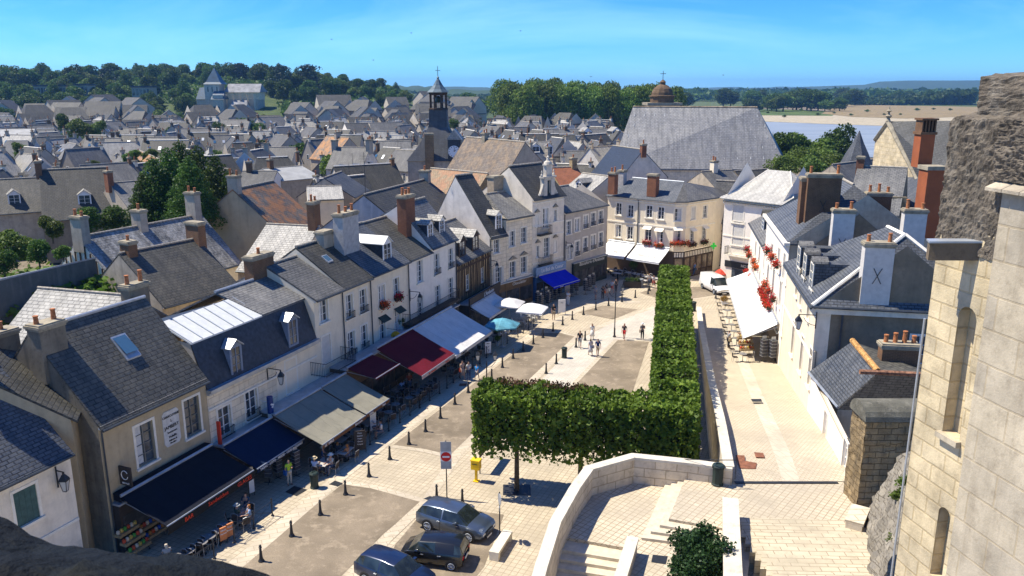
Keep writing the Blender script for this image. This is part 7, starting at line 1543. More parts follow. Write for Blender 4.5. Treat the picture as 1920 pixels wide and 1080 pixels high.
hatch=[(-2.12,.42,.80,.82,.78,.70),(-2.08,.28,.98,1.0,.86,.70),(-1.80,.24,.99,1.34,.89,.62),(-1.45,.22,.97,1.42,.90,.62),(-.45,.20,.94,1.46,.91,.63),(-.38,.20,.94,1.46,.91,.63),(.45,.20,.91,1.42,.91,.61),(1.20,.20,.91,.94,.90,.74),(1.62,.22,.84,.86,.88,.72),(1.98,.26,.74,.76,.84,.66),(2.12,.34,.60,.62,.76,.55)]
rw1=at(796,994);fw1=at(884,1019); ang=math.atan2(fw1[1]-rw1[1],fw1[0]-rw1[0]); side=Vector((-math.sin(ang),math.cos(ang),0)); cc=(Vector(rw1)+Vector(fw1))/2+side*.9
car('grey blue hatchback, the farthest of the three parked cars',tuple(cc),ang,4.26,1.8,hatch,carpaint('steel_grey_paint',(.10,.13,.18),.6),M_zinc,wx=(-1.3,1.32),spokes=12,rimr=.23,wr=.32)
prof_solid=[True,True,False,True,False,False,False,True,True,True]
mini=[(-1.70,.40,.78,.80,.72,.64),(-1.68,.26,.92,.95,.79,.66),(-1.52,.22,.93,1.32,.81,.60),(-1.25,.20,.92,1.40,.815,.61),(-.25,.20,.91,1.42,.82,.61),(-.18,.20,.91,1.42,.82,.61),(.62,.20,.90,1.36,.81,.59),(1.22,.22,.84,.87,.79,.66),(1.58,.26,.72,.74,.74,.58),(1.70,.34,.58,.60,.68,.5)]
rw2=at(846,1071); ang2=R(180-12)+math.atan2(fw1[1]-rw1[1],fw1[0]-rw1[0])*.0; fwd=Vector((math.cos(ang2),math.sin(ang2),0)); sd2=Vector((-fwd.y,fwd.x,0)); cc2=Vector(rw2)+fwd*1.12-sd2*.82
car('small black three door car, middle one of the three parked cars',tuple(cc2),ang2,3.43,1.63,mini,carpaint('black_paint',(.012,.013,.015),.2),M_zinc,wx=(-1.12,1.13),spokes=8,rimr=.17,wr=.27)
prof_solid=[True,True,False,False,True,False,False,True,True,True,True,True]
cc3=Vector(at(752,1080))+Vector((-.2,-.55,0))
car('dark navy blue hatchback, the nearest of the three parked cars',tuple(cc3),ang-R(4),4.05,1.7,[(a*.95,b,c,d,e*.95,f*.95) for a,b,c,d,e,f in hatch],carpaint('navy_paint',(.012,.022,.06),.3),M_zinc,wx=(-1.22,1.24),spokes=5,rimr=.2,wr=.3)
prof_solid=[True]*8+[False]+[True]*4
van=[(-2.38,.45,1.0,1.85,.86,.76),(-2.36,.30,1.05,1.93,.90,.78),(-1.5,.26,1.08,1.97,.92,.80),(-.6,.26,1.08,1.98,.93,.80),(.2,.26,1.08,1.98,.93,.80),(.28,.26,1.06,1.97,.93,.80),(.34,.26,1.04,1.97,.93,.80),(.4,.26,1.04,1.96,.93,.79),(1.0,.26,1.04,1.88,.92,.75),(1.72,.26,1.04,1.07,.90,.80),(2.15,.30,.90,.93,.86,.74),(2.38,.40,.66,.68,.80,.6)]
prof_solid=[True,True,True,True,True,True,True,False,True,True,True]
rwv=at(1316,541);fwv=at(1338,552); angv=math.atan2(fwv[1]-rwv[1],fwv[0]-rwv[0]); sdv=Vector((-math.sin(angv),math.cos(angv),0)); ccv=(Vector(rwv)+Vector(fwv))/2+sdv*.92
car('white delivery van parked at the end of the lime row',tuple(ccv),angv,4.78,1.9,van,carpaint('white_van_paint',(.75,.75,.74),0),M_zinc,True,6,.19,.31,(-1.45,1.55),objname='delivery_van')
# ================= TERRACE FURNITURE
M_seat=flat('dark_wicker',(.06,.045,.035),.8,.3,20); M_alu=flat('brushed_metal',(.38,.39,.40),.4,.1,5,.5,.5); M_plw=flat('white_plastic',(.62,.61,.58),.5,.05)
def mkchair(name,seatm,legm):
    t=thing(name,'x','chair'); m=MB(); m.box(-.21,.21,-.2,.2,.43,.47); m.build('seat',seatm,t)
    m=MB(); 
    for i in range(8):
        a0=-.21+.42*i/8; c0=.03*math.sin(math.pi*i/8); m.hexa([(a0,-.22-c0,.5),(a0+.052,-.22-c0,.5),(a0+.052,-.20-c0,.5),(a0,-.20-c0,.5),(a0,-.27-c0,.86),(a0+.052,-.27-c0,.86),(a0+.052,-.25-c0,.86),(a0,-.25-c0,.86)])
    m.build('backrest',seatm,t)
    for sx in (-1,1):
        for sy in (-1,1): m=MB(); m.path([(sx*.22,sy*.24,0),(sx*.20,sy*.19,.44)]+([(sx*.2,-.27,.88)] if sy<0 else []),.014,5); m.build('leg',legm,t)
    m=MB(); m.path([(-.2,-.27,.88),(0,-.31,.93),(.2,-.27,.88)],.014,5); m.build('back_frame',legm,t); return freeze(t)
def mktable(name,top,r=.34,rect=False):
    t=thing(name,'x','table'); m=MB()
    if rect: m.box(-.6,.6,-.38,.38,.72,.75)
    else: m.lathe((0,0,.72),[(r,0),(r,.03)],22)
    m.build('tabletop',top,t); m=MB(); m.lathe((0,0,0),[(.22,0),(.22,.02),(.03,.05),(.025,.72)],8); m.build('pedestal',M_iron,t)
    if not rect: m=MB(); m.lathe((.08,.05,.75),[(.045,0),(.05,.03),(.04,.035)],8); m.build('ashtray',M_alu,t)
    return freeze(t)
ch_d=mkchair('bistro_chair',M_seat,M_alu); ch_w=mkchair('bistro_chair',M_plw,M_plw); tb_g=mktable('bistro_table',flat('grey_tabletop',(.20,.19,.18),.5)); tb_w=mktable('dining_table',flat('pale_tabletop',(.45,.42,.38),.5),.34,True)
rf=random.Random(9)
FAz=math.atan2(FL.u.y,FL.u.x)
TN={}
def tset(px_,py_,tab,chair,n,zone,z=0,rot=None,seatz=None):
    p=at(px_,py_,z+.75); r=rot if rot is not None else FAz+rf.uniform(-.15,.15)
    TN[zone]=TN.get(zone,0)+1; o_=ORD[TN[zone]-1]; put(tab,(p[0],p[1],z),r,None,('round grey bistro table, ' if tab is tb_g else 'rectangular pale dining table, ')+o_+' from the near end, '+zone,'tables '+zone)
    for k in range(n):
        a=r+k*2*math.pi/n+rf.uniform(-.15,.15); dd=.62 if tab is tb_g else .72
        put(chair,(p[0]+math.cos(a)*dd,p[1]+math.sin(a)*dd,z),a+math.pi/2,None,('wicker chair' if chair is ch_d else 'white chair')+' on the '+sidew(math.cos(a),math.sin(a))+' side of the '+o_+' table '+zone,'chairs '+zone)
Z1='of the sandwich bar';Z2='between taupe and red awnings';Z3='under taupe awnings';Z4='near white parasols'; Z5='of the tea room';Z6='on the rising street';Z7='under large awnings'
for x,y in ((320,1052),(337,1042),(352,1032),(377,1016),(392,1005),(407,995),(422,984)): tset(x,y,tb_g,ch_d,2,Z1)
tset(453,962,tb_g,ch_d,3,Z1)
for x,y in ((728,772),(708,768),(742,757),(722,755),(767,745),(779,737),(741,731),(787,730),(752,726),(796,723),(807,717),(765,716)): tset(x,y,tb_g,ch_d,3,Z2)
for x,y in ((607,866),(646,844),(640,822),(663,808),(690,792)): tset(x,y,tb_w,ch_d,4,Z3)
for x,y in ((845,690),(862,676),(835,672),(866,658),(890,655),(905,640),(925,628)): tset(x,y,tb_g,ch_d,3,Z7)
for x,y in ((940,617),(957,607),(975,600),(990,590),(1003,585)): tset(x,y,tb_g,ch_w,4,Z4)
for x,y in ((1205,525),(1228,521),(1213,518),(1198,514),(1157,512),(1181,511),(1164,507),(1148,505)): tset(x,y,tb_w,ch_d,4,Z5,0,R(-38))
for i in range(9):
    y_=89-3.05*i; x_=xr(y_)-.6-2.9; z_=zs(y_); put(tb_g,(x_,y_,z_),0,None,'round grey bistro table, '+ORD[i]+' from the far end '+Z6,'tables '+Z6)
    for dx in (-.65,.65): put(ch_d,(x_+dx,y_+.0,z_),R(90) if dx<0 else R(-90),None,'dark wicker bistro chair '+Z6,'chairs '+Z6) if False else put(ch_d,(x_+dx,y_,z_),R(-90) if dx<0 else R(90),None,'wicker chair '+('left' if dx<0 else 'right')+' of the '+ORD[i]+' table '+Z6,'chairs '+Z6)
# barriers
def barrier(lb,a,b):
    a=Vector(at(*a));b=Vector(at(*b)); t=thing('crossed_barrier',lb,'barrier',tuple((a+b)/2)); L=(b-a).length; n=max(1,round(L/1.7))
    for i in range(n+1):
        p=a.lerp(b,i/n); m=MB(); m.lathe(p,[(.09,0),(.09,.04),(.04,.1),(.035,1.0),(.06,1.03),(.05,1.1),(.01,1.14)],8); m.build('post',M_iron,t)
    for i in range(n):
        p=a.lerp(b,i/n);q=a.lerp(b,(i+1)/n); m=MB(); u=lambda v,z:v+Vector((0,0,z))
        for z in (.2,.92): m.tube(u(p,z),u(q,z),.016,.016,5)
        m.tube(u(p,.2),u(q,.92),.013,.013,4);m.tube(u(p,.92),u(q,.2),.013,.013,4); m.build('rail',M_iron,t)
for lb,a,b in (('crossed black barrier at the sandwich bar terrace, near the seated pair',(440,1017),(511,967)),('crossed black barrier at the near corner of the sandwich bar terrace',(352,1080),(402,1047)),('crossed black barrier before the nearer taupe awning, by the straw hats',(612,884),(654,862)),('crossed black barrier in the middle before the taupe awnings',(694,834),(729,808)),('crossed black barrier beside the bistro tables, nearer one',(750,793),(787,765)),('crossed black barrier beside the bistro tables, farther one',(787,765),(824,738)),('crossed black barrier in front of the large burgundy awning',(838,728),(862,708)),('crossed black barrier before the large white awning',(872,700),(900,682)),('crossed black barrier by the menu stand',(912,671),(921,664)),('crossed black barrier by the teal umbrella',(951,644),(971,631)),('crossed black barrier by the white umbrella',(981,625),(1001,612))): barrier(lb,a,b)
# umbrellas
def umbrella(lb,px_,py_,zt,r,mat,rot=0,sides=4,mt2=None):
    p=at(px_,py_,zt); t=thing('parasol',lb,'parasol',(p[0],p[1],0)); m=MB(); n=sides*4; ring_=[]
    for i in range(n):
        a=rot+2*math.pi*i/n; k=1/max(abs(math.cos(((a-rot)%(2*math.pi/sides))-math.pi/sides)),.5)*math.cos(math.pi/sides); ring_.append((p[0]+r*k*math.cos(a),p[1]+r*k*math.sin(a),zt-.65))
    mid=[((x+p[0])/2,(y+p[1])/2,zt-.26) for x,y,z in ring_]
    m.v=[(p[0],p[1],zt)]+mid+ring_+[(x,y,z-.14) for x,y,z in ring_]
    for i in range(n): j=(i+1)%n; m.f+=[(0,1+i,1+j),(1+i,1+n+i,1+n+j,1+j),(1+n+i,1+2*n+i,1+2*n+j,1+n+j)]
    m.build('canopy',mat,t); m=MB(); m.tube((p[0],p[1],0),(p[0],p[1],zt+.1),.03,.03,7); m.lathe((p[0],p[1],0),[(.3,0),(.3,.06),(.05,.1)],10); m.build('pole',M_alu,t)
    m=MB()
    for i in range(0,n,max(1,n//8)): m.tube((p[0],p[1],zt-.1),ring_[i],.012,.012,4)
    m.build('rib',M_alu,t)
umbrella('teal patterned parasol beside the round topiary pot',942,596,2.9,1.75,flat('teal_canvas',(.10,.30,.38),.8,.35,1.2),.3,6)
umbrella('bright white square parasol farthest right of the terrace',998,568,3.0,1.9,c_pure,.5); umbrella('bluish white square parasol half hidden behind the small white awning',955,558,3.0,1.9,c_white,.5)
umbrella('small red parasol behind the white van',1352,503,2.0,.9,flat('red_canvas',(.55,.06,.03),.8),.2,6)
# racks, boards
def cardm():
    if 'postcards' in MATS: return MATS['postcards']
    m=newmat('postcards');t=NT(m);uv=t.n('TexCoord').outputs['UV'];v=t.n('TexVoronoi',distance='CHEBYCHEV'); v.inputs['Scale'].default_value=7; v.inputs['Randomness'].default_value=.2; t.l(uv,v.inputs['Vector'])
    h=t.n('HueSaturation'); h.inputs['Saturation'].default_value=.75; h.inputs['Value'].default_value=.75; t.l(v.outputs['Color'],h.inputs['Color']); c=t.mix(t.ramp(v.outputs['Distance'],.05,.075),h.outputs[0],(.05,.05,.06)); t.out(c,.5); MATS['postcards']=m; return m
def mkrack():
    t=thing('postcard_rack','x','postcard rack'); m=MB(); m.tube((0,0,0),(0,0,1.9),.02,.02,6); m.path([(-.3,0,.03),(.3,0,.03)],.02,5); m.path([(0,-.3,.03),(0,.3,.03)],.02,5); m.build('stand',M_iron,t)
    m=MB(); m.box(-.2,.2,-.2,.2,.5,1.75); m.build('cards',cardm(),t)
    m=MB()
    for k in range(6): m.box(-.23,.23,-.23,.23,.48+k*.25,.50+k*.25)
    m.box(-.16,.16,-.02,.02,1.78,2.0); m.build('tray',M_alu,t); return freeze(t)
rk=mkrack()
for lb,(x,y) in (('blue postcard rack beside the person in the lime top',(556,892)),('dark postcard rack deep under the navy awning, left',(505,905)),('dark postcard rack deep under the navy awning, right',(522,896))): put(rk,at(x,y),rf.uniform(0,1.5),None,lb)
for i,(x,y) in enumerate(((1008,577),(1016,573),(1024,569),(1033,566),(1041,561),(1049,557),(1072,556),(1081,552),(1014,582),(1028,576))): put(rk,at(x,y),rf.uniform(0,1.5),None,'postcard rack, '+ORD[i]+' in the dense rows before the blue souvenir shop','postcard racks of the blue shop')
for lb,(x,y),z in (('postcard rack left of the two at the near end of the rising street shop',(1430,678),1.35),('postcard rack with round red top at the near end of the rising street shop',(1447,680),1.4)): put(rk,at(x,y,z),.2,1.15,lb)
for i,(x,y) in enumerate(((1105,545),(1112,541),(1098,552),(1129,518))): put(rk,at(x,y),.4,1.0,'postcard rack, '+ORD[i]+' outside the biscuit shop','postcard racks of the biscuit shop')
def board(lb,x,y,w,h,mat,tm,lines,z=0,yaw=0):
    p=Vector(at(x,y,z)); t=thing('menu_board',lb,'menu board',tuple(p)); u=Vector((math.cos(yaw),math.sin(yaw),0)); n=Vector((u.y,-u.x,0)); m=MB()
    m.hexa([p+u*a+n*b+Vector((0,0,c)) for c in (.25,h) for a,b in ((-w/2,.04),(w/2,.04),(w/2,-.04),(-w/2,-.04))]); bd=m.build('panel',mat,t)
    m=MB()
    for s in (-1,1): m.tube(p+u*s*w/2,p+u*s*w/2+Vector((0,0,h+.05)),.025,.025,5)
    m.build('frame',M_iron,t)
    for i,l in enumerate(lines): lettering(l,.13,p+n*.045+Vector((0,0,h-.15-i*.2)),u,(0,0,1),tm,bd)
board('black chalk menu board by the nearer taupe awning',676,850,.75,1.65,M_shopd,M_wfr,('Menu','Salades','Pizzas','Glaces','Crepes'),yaw=.3)
board('tall white menu board standing under the taupe awning',700,812,.6,1.7,M_wfr,M_ink,('Carte',),yaw=1.0); board('small orange menu sign at the sandwich bar terrace, left of the two',420,1020,.42,1.0,flat('orange_board',(.6,.22,.08),.6),M_wfr,('Glaces','Paninis'),yaw=.9); board('small orange menu sign at the sandwich bar terrace, right of the two',433,1012,.42,1.0,flat('orange_board',(.6,.22,.08),.6),M_wfr,('Crepes','Boissons'),yaw=.9)
board('white menu stand at the corner of the large white awning',915,667,.6,1.35,M_wfr,M_ink,('Menu',),yaw=.4); board('dark framed menu board beside the man with folded arms',1053,590,.85,1.7,M_wfr,M_ink,('','Menu'),yaw=.3)
board('white shop sign board with arrows beside the tobacco shop',473,930,.35,1.9,M_wfr,M_ink,('P','R','E','S'),yaw=.9); board('tall white sandwich sign outside the biscuit shop',1131,513,.7,1.9,M_wfr,M_ink,('Macarons',),yaw=.3)
# grocery display crates
def stall(lb,x,y,yaw,cols):
    p=Vector(at(x,y,0)); t=thing('produce_stand',lb,'produce stand',tuple(p)); u=Vector((math.cos(yaw),math.sin(yaw),0)); n=Vector((u.y,-u.x,0))
    for k in range(3):
        z=.35+k*.42; m=MB(); o=-.35*k; m.hexa([p+u*a+n*(b+o)+Vector((0,0,z+c)) for c in (0,.16) for a,b in ((-.65,.22),(.65,.22),(.65,-.22),(-.65,-.22))]); m.build('shelf',flat('crate_wood',(.35,.25,.13),.8,.25,6),t)
        for j in range(6): m=MB(); c_=p+u*(-.55+j*.22)+n*o+Vector((0,0,z+.26)); m.lathe(c_-Vector((0,0,.12)),[(.07,0),(.1,.08),(.09,.2),(.03,.24)],8); m.build('goods',flat('goods_%d'%cols[(j+k)%len(cols)],((.55,.08,.03),(.55,.38,.08),(.08,.30,.05),(.6,.5,.35),(.02,.08,.35),(.5,.2,.05))[cols[(j+k)%len(cols)]],.6),t)
    m=MB()
    for s in (-1,1): m.tube(p+u*s*.6+n*.1,p+u*s*.6-n*.7+Vector((0,0,1.4)),.025,.025,5)
    m.build('frame',M_iron,t)
stall('grocery stand with green and red goods at the corner of the alley, left',262,1040,FAz,[2,0,3,1]); stall('grocery stand with blue and orange goods at the corner of the alley, right',292,1012,FAz,[4,5,0,3])
stall('clothes and bags table under the near white awning end, left',1405,668,.1,[0,5,3,1])
for o in [o for o in bpy.data.objects if o.name.startswith('produce_stand') and o.get('label','').startswith('clothes')]:
    o.name='souvenir_table'; o['category']='souvenir table'; o.location.z=0; o.location.y-=3.0; o.location.x-=1.2; o.location.z=1.25
# planters
def pot(lb,x,y,r,h,n,leaf,z=0,box=None,ph=.45,sz=.09):
    p=Vector(at(x,y,z)); t=thing('potted_plant',lb,'potted plant',tuple(p)); m=MB()
    if box: m.box(p.x-box,p.x+box,p.y-.3,p.y+.3,z,z+ph)
    else: m.lathe(p,[(r*.5,0),(r*.7,ph),(r*.72,ph+.03)],12)
    m.build('pot',M_shopd if box else M_plw,t); rng=np.random.default_rng(int(x)); bl=[(p.x,p.y,z+h,r)] if not box else [(p.x+dx,p.y,z+h,r) for dx in (-box*.6,0,box*.6)]
    P,d=blobpts(bl,n,rng,.5,1.05); leafobj('foliage',quads(P,d*.5,sz,rng),leaf,t); m=MB(); m.tube((p.x,p.y,z+ph*.8),(p.x,p.y,z+h),.03,.02,5); m.build('stem',M_bark,t)
pot('round topiary ball in a pale pot beside the teal parasol',933,640,.38,1.25,1500,M_lfl); pot('smaller topiary ball below the round one',933,648,.28,.75,900,M_lfl,ph=.3)
pot('small bushy tree in a pot between the tea room tables',1187,518,.6,1.5,1500,M_lf); pot('dark planter box with green plants in front of the tea room',1185,539,.35,.95,1200,M_lf,box=1.1,ph=.75); pot('yellow flowering plant at the corner of the far white awning',1357,572,.45,.7,900,leafm('yellow_leaves',(.45,.30,.03),(.6,.45,.08)))
pot('leafy plant hanging by the geranium house window',720,640,.35,1.0,700,M_flg,z=3.2) ; pot('dark bushy plant on the ledge below the yellow sign',752,622,.35,1.0,700,M_flg,z=3.4)
# bicycles in the gap
def mkbike():
    t=thing('bicycle','x','bicycle')
    for x in (-.52,.52):
        m=MB(); prev=None
        for i in range(21):
            a=i*2*math.pi/20; q=(x+.33*math.cos(a),0,.34+.33*math.sin(a))
            if prev: m.tube(prev,q,.02,.02,4,False)
            prev=q
        for i in range(8): a=i*math.pi/4; m.tube((x,0,.34),(x+.32*math.cos(a),0,.34+.32*math.sin(a)),.005,.005,3)
        m.build('wheel',M_iron,t)
    m=MB(); m.path([(-.52,0,.34),(-.15,0,.32),(.38,0,.78),(-.22,0,.82),(-.15,0,.32)],.02,5); m.path([(-.22,0,.82),(-.52,0,.34)],.014,5); m.path([(.36,0,.92),(.52,0,.34)],.02,5); m.tube((-.22,0,.82),(-.25,0,.95),.014,.014,5); m.build('frame',carpaint('bike_paint',(.05,.07,.1)),t)
    m=MB(); m.box(-.37,-.13,-.07,.07,.95,1.0); m.build('saddle',M_iron,t); m=MB(); m.path([(.30,-.26,1.0),(.37,-.1,.98),(.37,.1,.98),(.30,.26,1.0)],.014,5); m.build('handlebar',M_alu,t); return freeze(t)
bk=mkbike()
for i,y_ in enumerate((47.0,48.2,49.6,54.5,60.,66.,72.)):
    p=wp(y_,-.75); put(bk,(p.x,p.y,0),R(75)+rf.uniform(-.2,.2),None,'bicycle, '+ORD[i]+' from the near end of the shaded gap beside the retaining wall','bicycles in the shaded gap')
# birds
m_b=MB(); 
for i,(x,y) in enumerate(((622,74),(700,113),(771,62),(976,58),(1108,144),(1356,141))):
    p=Vector(atY(x,y,90)); t=thing('swallow','tiny dark swallow in the sky, '+['far left one','second from the left','third from the left above the clock tower','highest in the middle','low one near the middle','rightmost one'][i],'bird',tuple(p)); m=MB(); m.lathe(p,[(.01,-.06),(.04,0),(.03,.05),(.01,.08)],6); b=m.build('body',M_iron,t)
    m=MB(); m.add([p+Vector((0,.05,0)),p+Vector((-.1,0,.04)),p+Vector((-.2,-.07,.02)),p+Vector((0,-.06,.01)),p+Vector((.1,0,.04)),p+Vector((.2,-.07,.02))],[(0,1,3),(1,2,3),(0,3,4),(4,3,5)]); m.build('wing',M_iron,t)
# ================= PEOPLE
def skinmesh(V,Eg,Rd,sub=1):
    me=bpy.data.meshes.new('sk'); me.from_pydata([tuple(v) for v in V],Eg,[]); o=bpy.data.objects.new('sk',me); md=o.modifiers.new('s','SKIN'); md.use_smooth_shade=True
    for i,r in enumerate(Rd): s=me.skin_vertices[0].data[i]; r_=r if hasattr(r,'__len__') else (r,r); s.radius=r_; s.use_root=(i==0)
    sb=o.modifiers.new('u','SUBSURF'); sb.levels=sub; sb.render_levels=sub
    em=evalmesh(o); bpy.data.objects.remove(o)
    r=([tuple(v.co) for v in em.vertices],[tuple(p.vertices) for p in em.polygons]); bpy.data.meshes.remove(em); return r
def pm(name,V,E,Rd,mat,root,sub=1): v,f=skinmesh(V,E,Rd,sub); m=MB(); m.v=v;m.f=f; return m.build(name,mat,root,None,True)
M_skin=flat('skin',(.48,.28,.19),.6,.05); M_hair=flat('hair_brown',(.07,.04,.02),.7,.2,20)
def mkperson(pose,bottom='shorts',hat=None,dress=False,bag=False,longhair=False):
    t=thing('person','x','person'); sit=pose=='sit'; P={}
    hz_=.52 if sit else .93; lean=.0
    P['pel']=(0,0,hz_);P['sp']=(0,0.0,hz_+.2);P['ch']=(0,.01 if not sit else .04,hz_+.40);P['nk']=(0,.02,hz_+.555);P['hd']=(0,.035,hz_+.64);P['tp']=(0,.03,hz_+.755)
    ph={'walk':(.30,-.28),'walk2':(-.22,.26),'stand':(.03,-.02),'sit':(0,0)}[pose]
    for s,nm,dy in ((-1,'l',ph[0]),(1,'r',ph[1])):
        P[nm+'hp']=(s*.09,0,hz_-.02)
        if sit: P[nm+'kn']=(s*.12,.42,hz_-.02);P[nm+'an']=(s*.12,.40,.08);P[nm+'toe']=(s*.13,.56,.04)
        else: P[nm+'kn']=(s*.10,dy*.55+.03,.49);P[nm+'an']=(s*.10,dy,.08+max(0,-dy)*.15);P[nm+'toe']=(s*.115,dy+.15,.035)
        P[nm+'sh']=(s*.175,.01,hz_+.49)
        ad=-dy
        if sit: P[nm+'el']=(s*.22,.14,hz_+.24);P[nm+'wr']=(s*.14,.36,hz_+.26);hd_=Vector((0,.9,.1))
        elif pose=='stand' and s<0: P[nm+'el']=(s*.23,.02,hz_+.22);P[nm+'wr']=(s*.10,.22,hz_+.32);hd_=Vector((.5,.8,.1))
        else: P[nm+'el']=(s*.225,ad*.35-.02,hz_+.22);P[nm+'wr']=(s*.235,ad*.8+.04,hz_-.01);hd_=Vector((0,.25,-1))
        w=Vector(P[nm+'wr']); hd_.normalize(); P[nm+'pm']=tuple(w+hd_*.08); sd=Vector((0,1,0)) if abs(hd_.z)>.6 else Vector((1,0,0)) 
        for k,(o_,l_) in enumerate(((-.03,.065),(-.01,.08),(.01,.078),(.03,.06))):
            b=w+hd_*.10+sd*o_; P[nm+'f%d'%k]=tuple(b); P[nm+'g%d'%k]=tuple(b+hd_*l_+Vector((0,.012*k,-.012)))
        P[nm+'t0']=tuple(w+hd_*.05+sd*.035); P[nm+'t1']=tuple(w+hd_*.095+sd*.06)
    R_={'pel':(.13,.10),'sp':(.115,.09),'ch':(.14,.10),'nk':.052,'hd':(.078,.088),'tp':(.07,.085)}
    V=[];E=[];Rd=[];ix={}
    def ad_(k,r): 
        if k not in ix: ix[k]=len(V);V.append(P[k]);Rd.append(r)
        return ix[k]
    def ed(a,b): E.append((ix[a],ix[b]))
    for k in ('pel','sp','ch','nk','hd','tp'): ad_(k,R_[k])
    for a,b in zip(('pel','sp','ch','nk','hd'),('sp','ch','nk','hd','tp')): ed(a,b)
    for nm in 'lr':
        for k,r in (('hp',.09),('kn',.055),('an',.036),('toe',.03)): ad_(nm+k,r)
        ed('pel',nm+'hp');ed(nm+'hp',nm+'kn');ed(nm+'kn',nm+'an');ed(nm+'an',nm+'toe')
        for k,r in (('sh',.055),('el',.038),('wr',.025),('pm',(.022,.035))): ad_(nm+k,r)
        ed('ch',nm+'sh');ed(nm+'sh',nm+'el');ed(nm+'el',nm+'wr');ed(nm+'wr',nm+'pm')
        for k in range(4): ad_(nm+'f%d'%k,.010);ad_(nm+'g%d'%k,.008);ed(nm+'pm',nm+'f%d'%k);ed(nm+'f%d'%k,nm+'g%d'%k)
        ad_(nm+'t0',.012);ad_(nm+'t1',.009);ed(nm+'wr',nm+'t0');ed(nm+'t0',nm+'t1')
    v,f=skinmesh(V,E,Rd,1); m=MB(); m.v=v;m.f=f; h=Vector(P['hd'])
    m.add([h+Vector((-.012,.085,-.01)),h+Vector((.012,.085,-.01)),h+Vector((0,.115,-.012)),h+Vector((0,.09,.03))],[(0,1,2),(0,2,3),(1,3,2)])
    for s in (-1,1): m.lathe(h+Vector((s*.085,.0,-.02)),[(.012,0),(.016,.02),(.01,.045)],5)
    m.build('body',M_skin,t,None,True)
    m=MB(); 
    for s in (-1,1): m.lathe(h+Vector((s*.03,.092,.018)),[(.008,0),(.008,.01)],6)
    m.box(h.x-.02,h.x+.02,h.y+.086,h.y+.092,h.z-.045,h.z-.038); m.build('eyes',M_ink,t)
    q=lambda a,b,f_:tuple(Vector(P[a]).lerp(Vector(P[b]),f_))
    tv=[P['pel'],P['sp'],P['ch'],(0,.015,hz_+.50)];te=[(0,1),(1,2),(2,3)];tr=[(.15,.12),(.135,.11),(.16,.12),(.10,.075)]
    for nm in 'lr':
        b=len(tv); tv+=[P[nm+'sh'],q(nm+'sh',nm+'el',.75)]; te+=[(2,b),(b,b+1)]; tr+=[.072,.058]
    pm('top',tv,te,tr,M_wfr,t)
    if dress or bottom=='skirt':
        m=MB(); z0=.42 if dress else .55
        if sit: z0=.4
        m.lathe((0,0,z0),[(.26,0),(.20,(hz_-z0)*.6),(.15,hz_-z0+.12)],12); m.build('skirt',M_wfr,t,None,True)
    else:
        fr=.55 if bottom=='shorts' else 1.0; tv=[P['pel']];te=[];tr=[(.145,.12)]
        for nm in 'lr':
            b=len(tv)
            if bottom=='shorts': tv+=[P[nm+'hp'],q(nm+'hp',nm+'kn',.8)]; te+=[(0,b),(b,b+1)]; tr+=[.105,.085]
            else: tv+=[P[nm+'hp'],P[nm+'kn'],q(nm+'kn',nm+'an',.92)]; te+=[(0,b),(b,b+1),(b+1,b+2)]; tr+=[.105,.07,.055]
        pm('trousers' if bottom!='shorts' else 'shorts',tv,te,tr,M_wfr,t)
    for nm in 'lr':
        a=Vector(P[nm+'an']);b=Vector(P[nm+'toe']); pm('shoe',[a+Vector((0,-.03,-.02)),(a+b)/2+Vector((0,0,-.01)),b],[(0,1),(1,2)],[.045,.042,.036],M_iron,t)
    tp=Vector(P['tp']); hv=[h+Vector((0,-.02,.03)),tp+Vector((0,-.01,0))]; he=[(0,1)]; hr=[(.088,.082),(.078,.09)]
    if longhair: hv.append(h+Vector((0,-.06,-.16)));he.append((0,2));hr.append((.075,.04))
    v,f=skinmesh(hv,he,hr,1); v=[(x,y-.018,z+.012) for x,y,z in v]; m=MB();m.v=v;m.f=f;m.build('hair',M_hair,t,None,True)
    if hat: m=MB(); m.lathe(tp+Vector((0,-.01,-.02)),[(.19,0),(.20,.012),(.105,.02),(.10,.11),(.05,.135)],16); m.build('hat',M_wfr,t)
    if bag: m=MB(); c=Vector((.24,0,hz_-.02)); m.box(c.x-.04,c.x+.07,-.14,.14,c.z-.15,c.z+.13); m.path([c+Vector((0,.1,.12)),Vector((.1,.05,hz_+.5)),c+Vector((0,-.1,.12))],.012,4); m.build('bag',M_wfr,t)
    return freeze(t)
PP={}
def person(label,x,y,pose,h=1.72,z=0,face=0,top=(.5,.5,.5),bot=(.1,.1,.12),bottom='shorts',hat=None,dress=False,bag=None,longhair=False,hair=None,loc=None,skin=None):
    key=(pose,bottom,bool(hat),dress,bool(bag),longhair)
    if key not in PP: PP[key]=mkperson(*key[:2],key[2],key[3],key[4],key[5])
    p=loc or at(x,y,z); s=h/1.72; o=put(PP[key],(p[0],p[1],z),face,(s,s,s),label); o['category']='person'
    for k in CHD[o.name]:
        b=k.name.split('.')[0]; c={'top':top,'skirt':top if dress else bot,'trousers':bot,'shorts':bot,'hat':hat,'bag':bag,'hair':hair}.get(b)
        if c: k.material_slots[0].link='OBJECT'; k.material_slots[0].material=flat('cloth_%02x%02x%02x'%tuple(int(v*255) for v in c),c,.85,.1,6)
    return o
D_=R
person('man in black shirt and grey shorts walking on the pale walk',1087,653,'walk',1.78,0,D_(-10),(.02,.022,.03),(.22,.23,.25)); person('woman in long white dress at the back of the walking group',1110,637,'walk2',1.66,0,D_(170),(.7,.68,.62),dress=True,longhair=True)
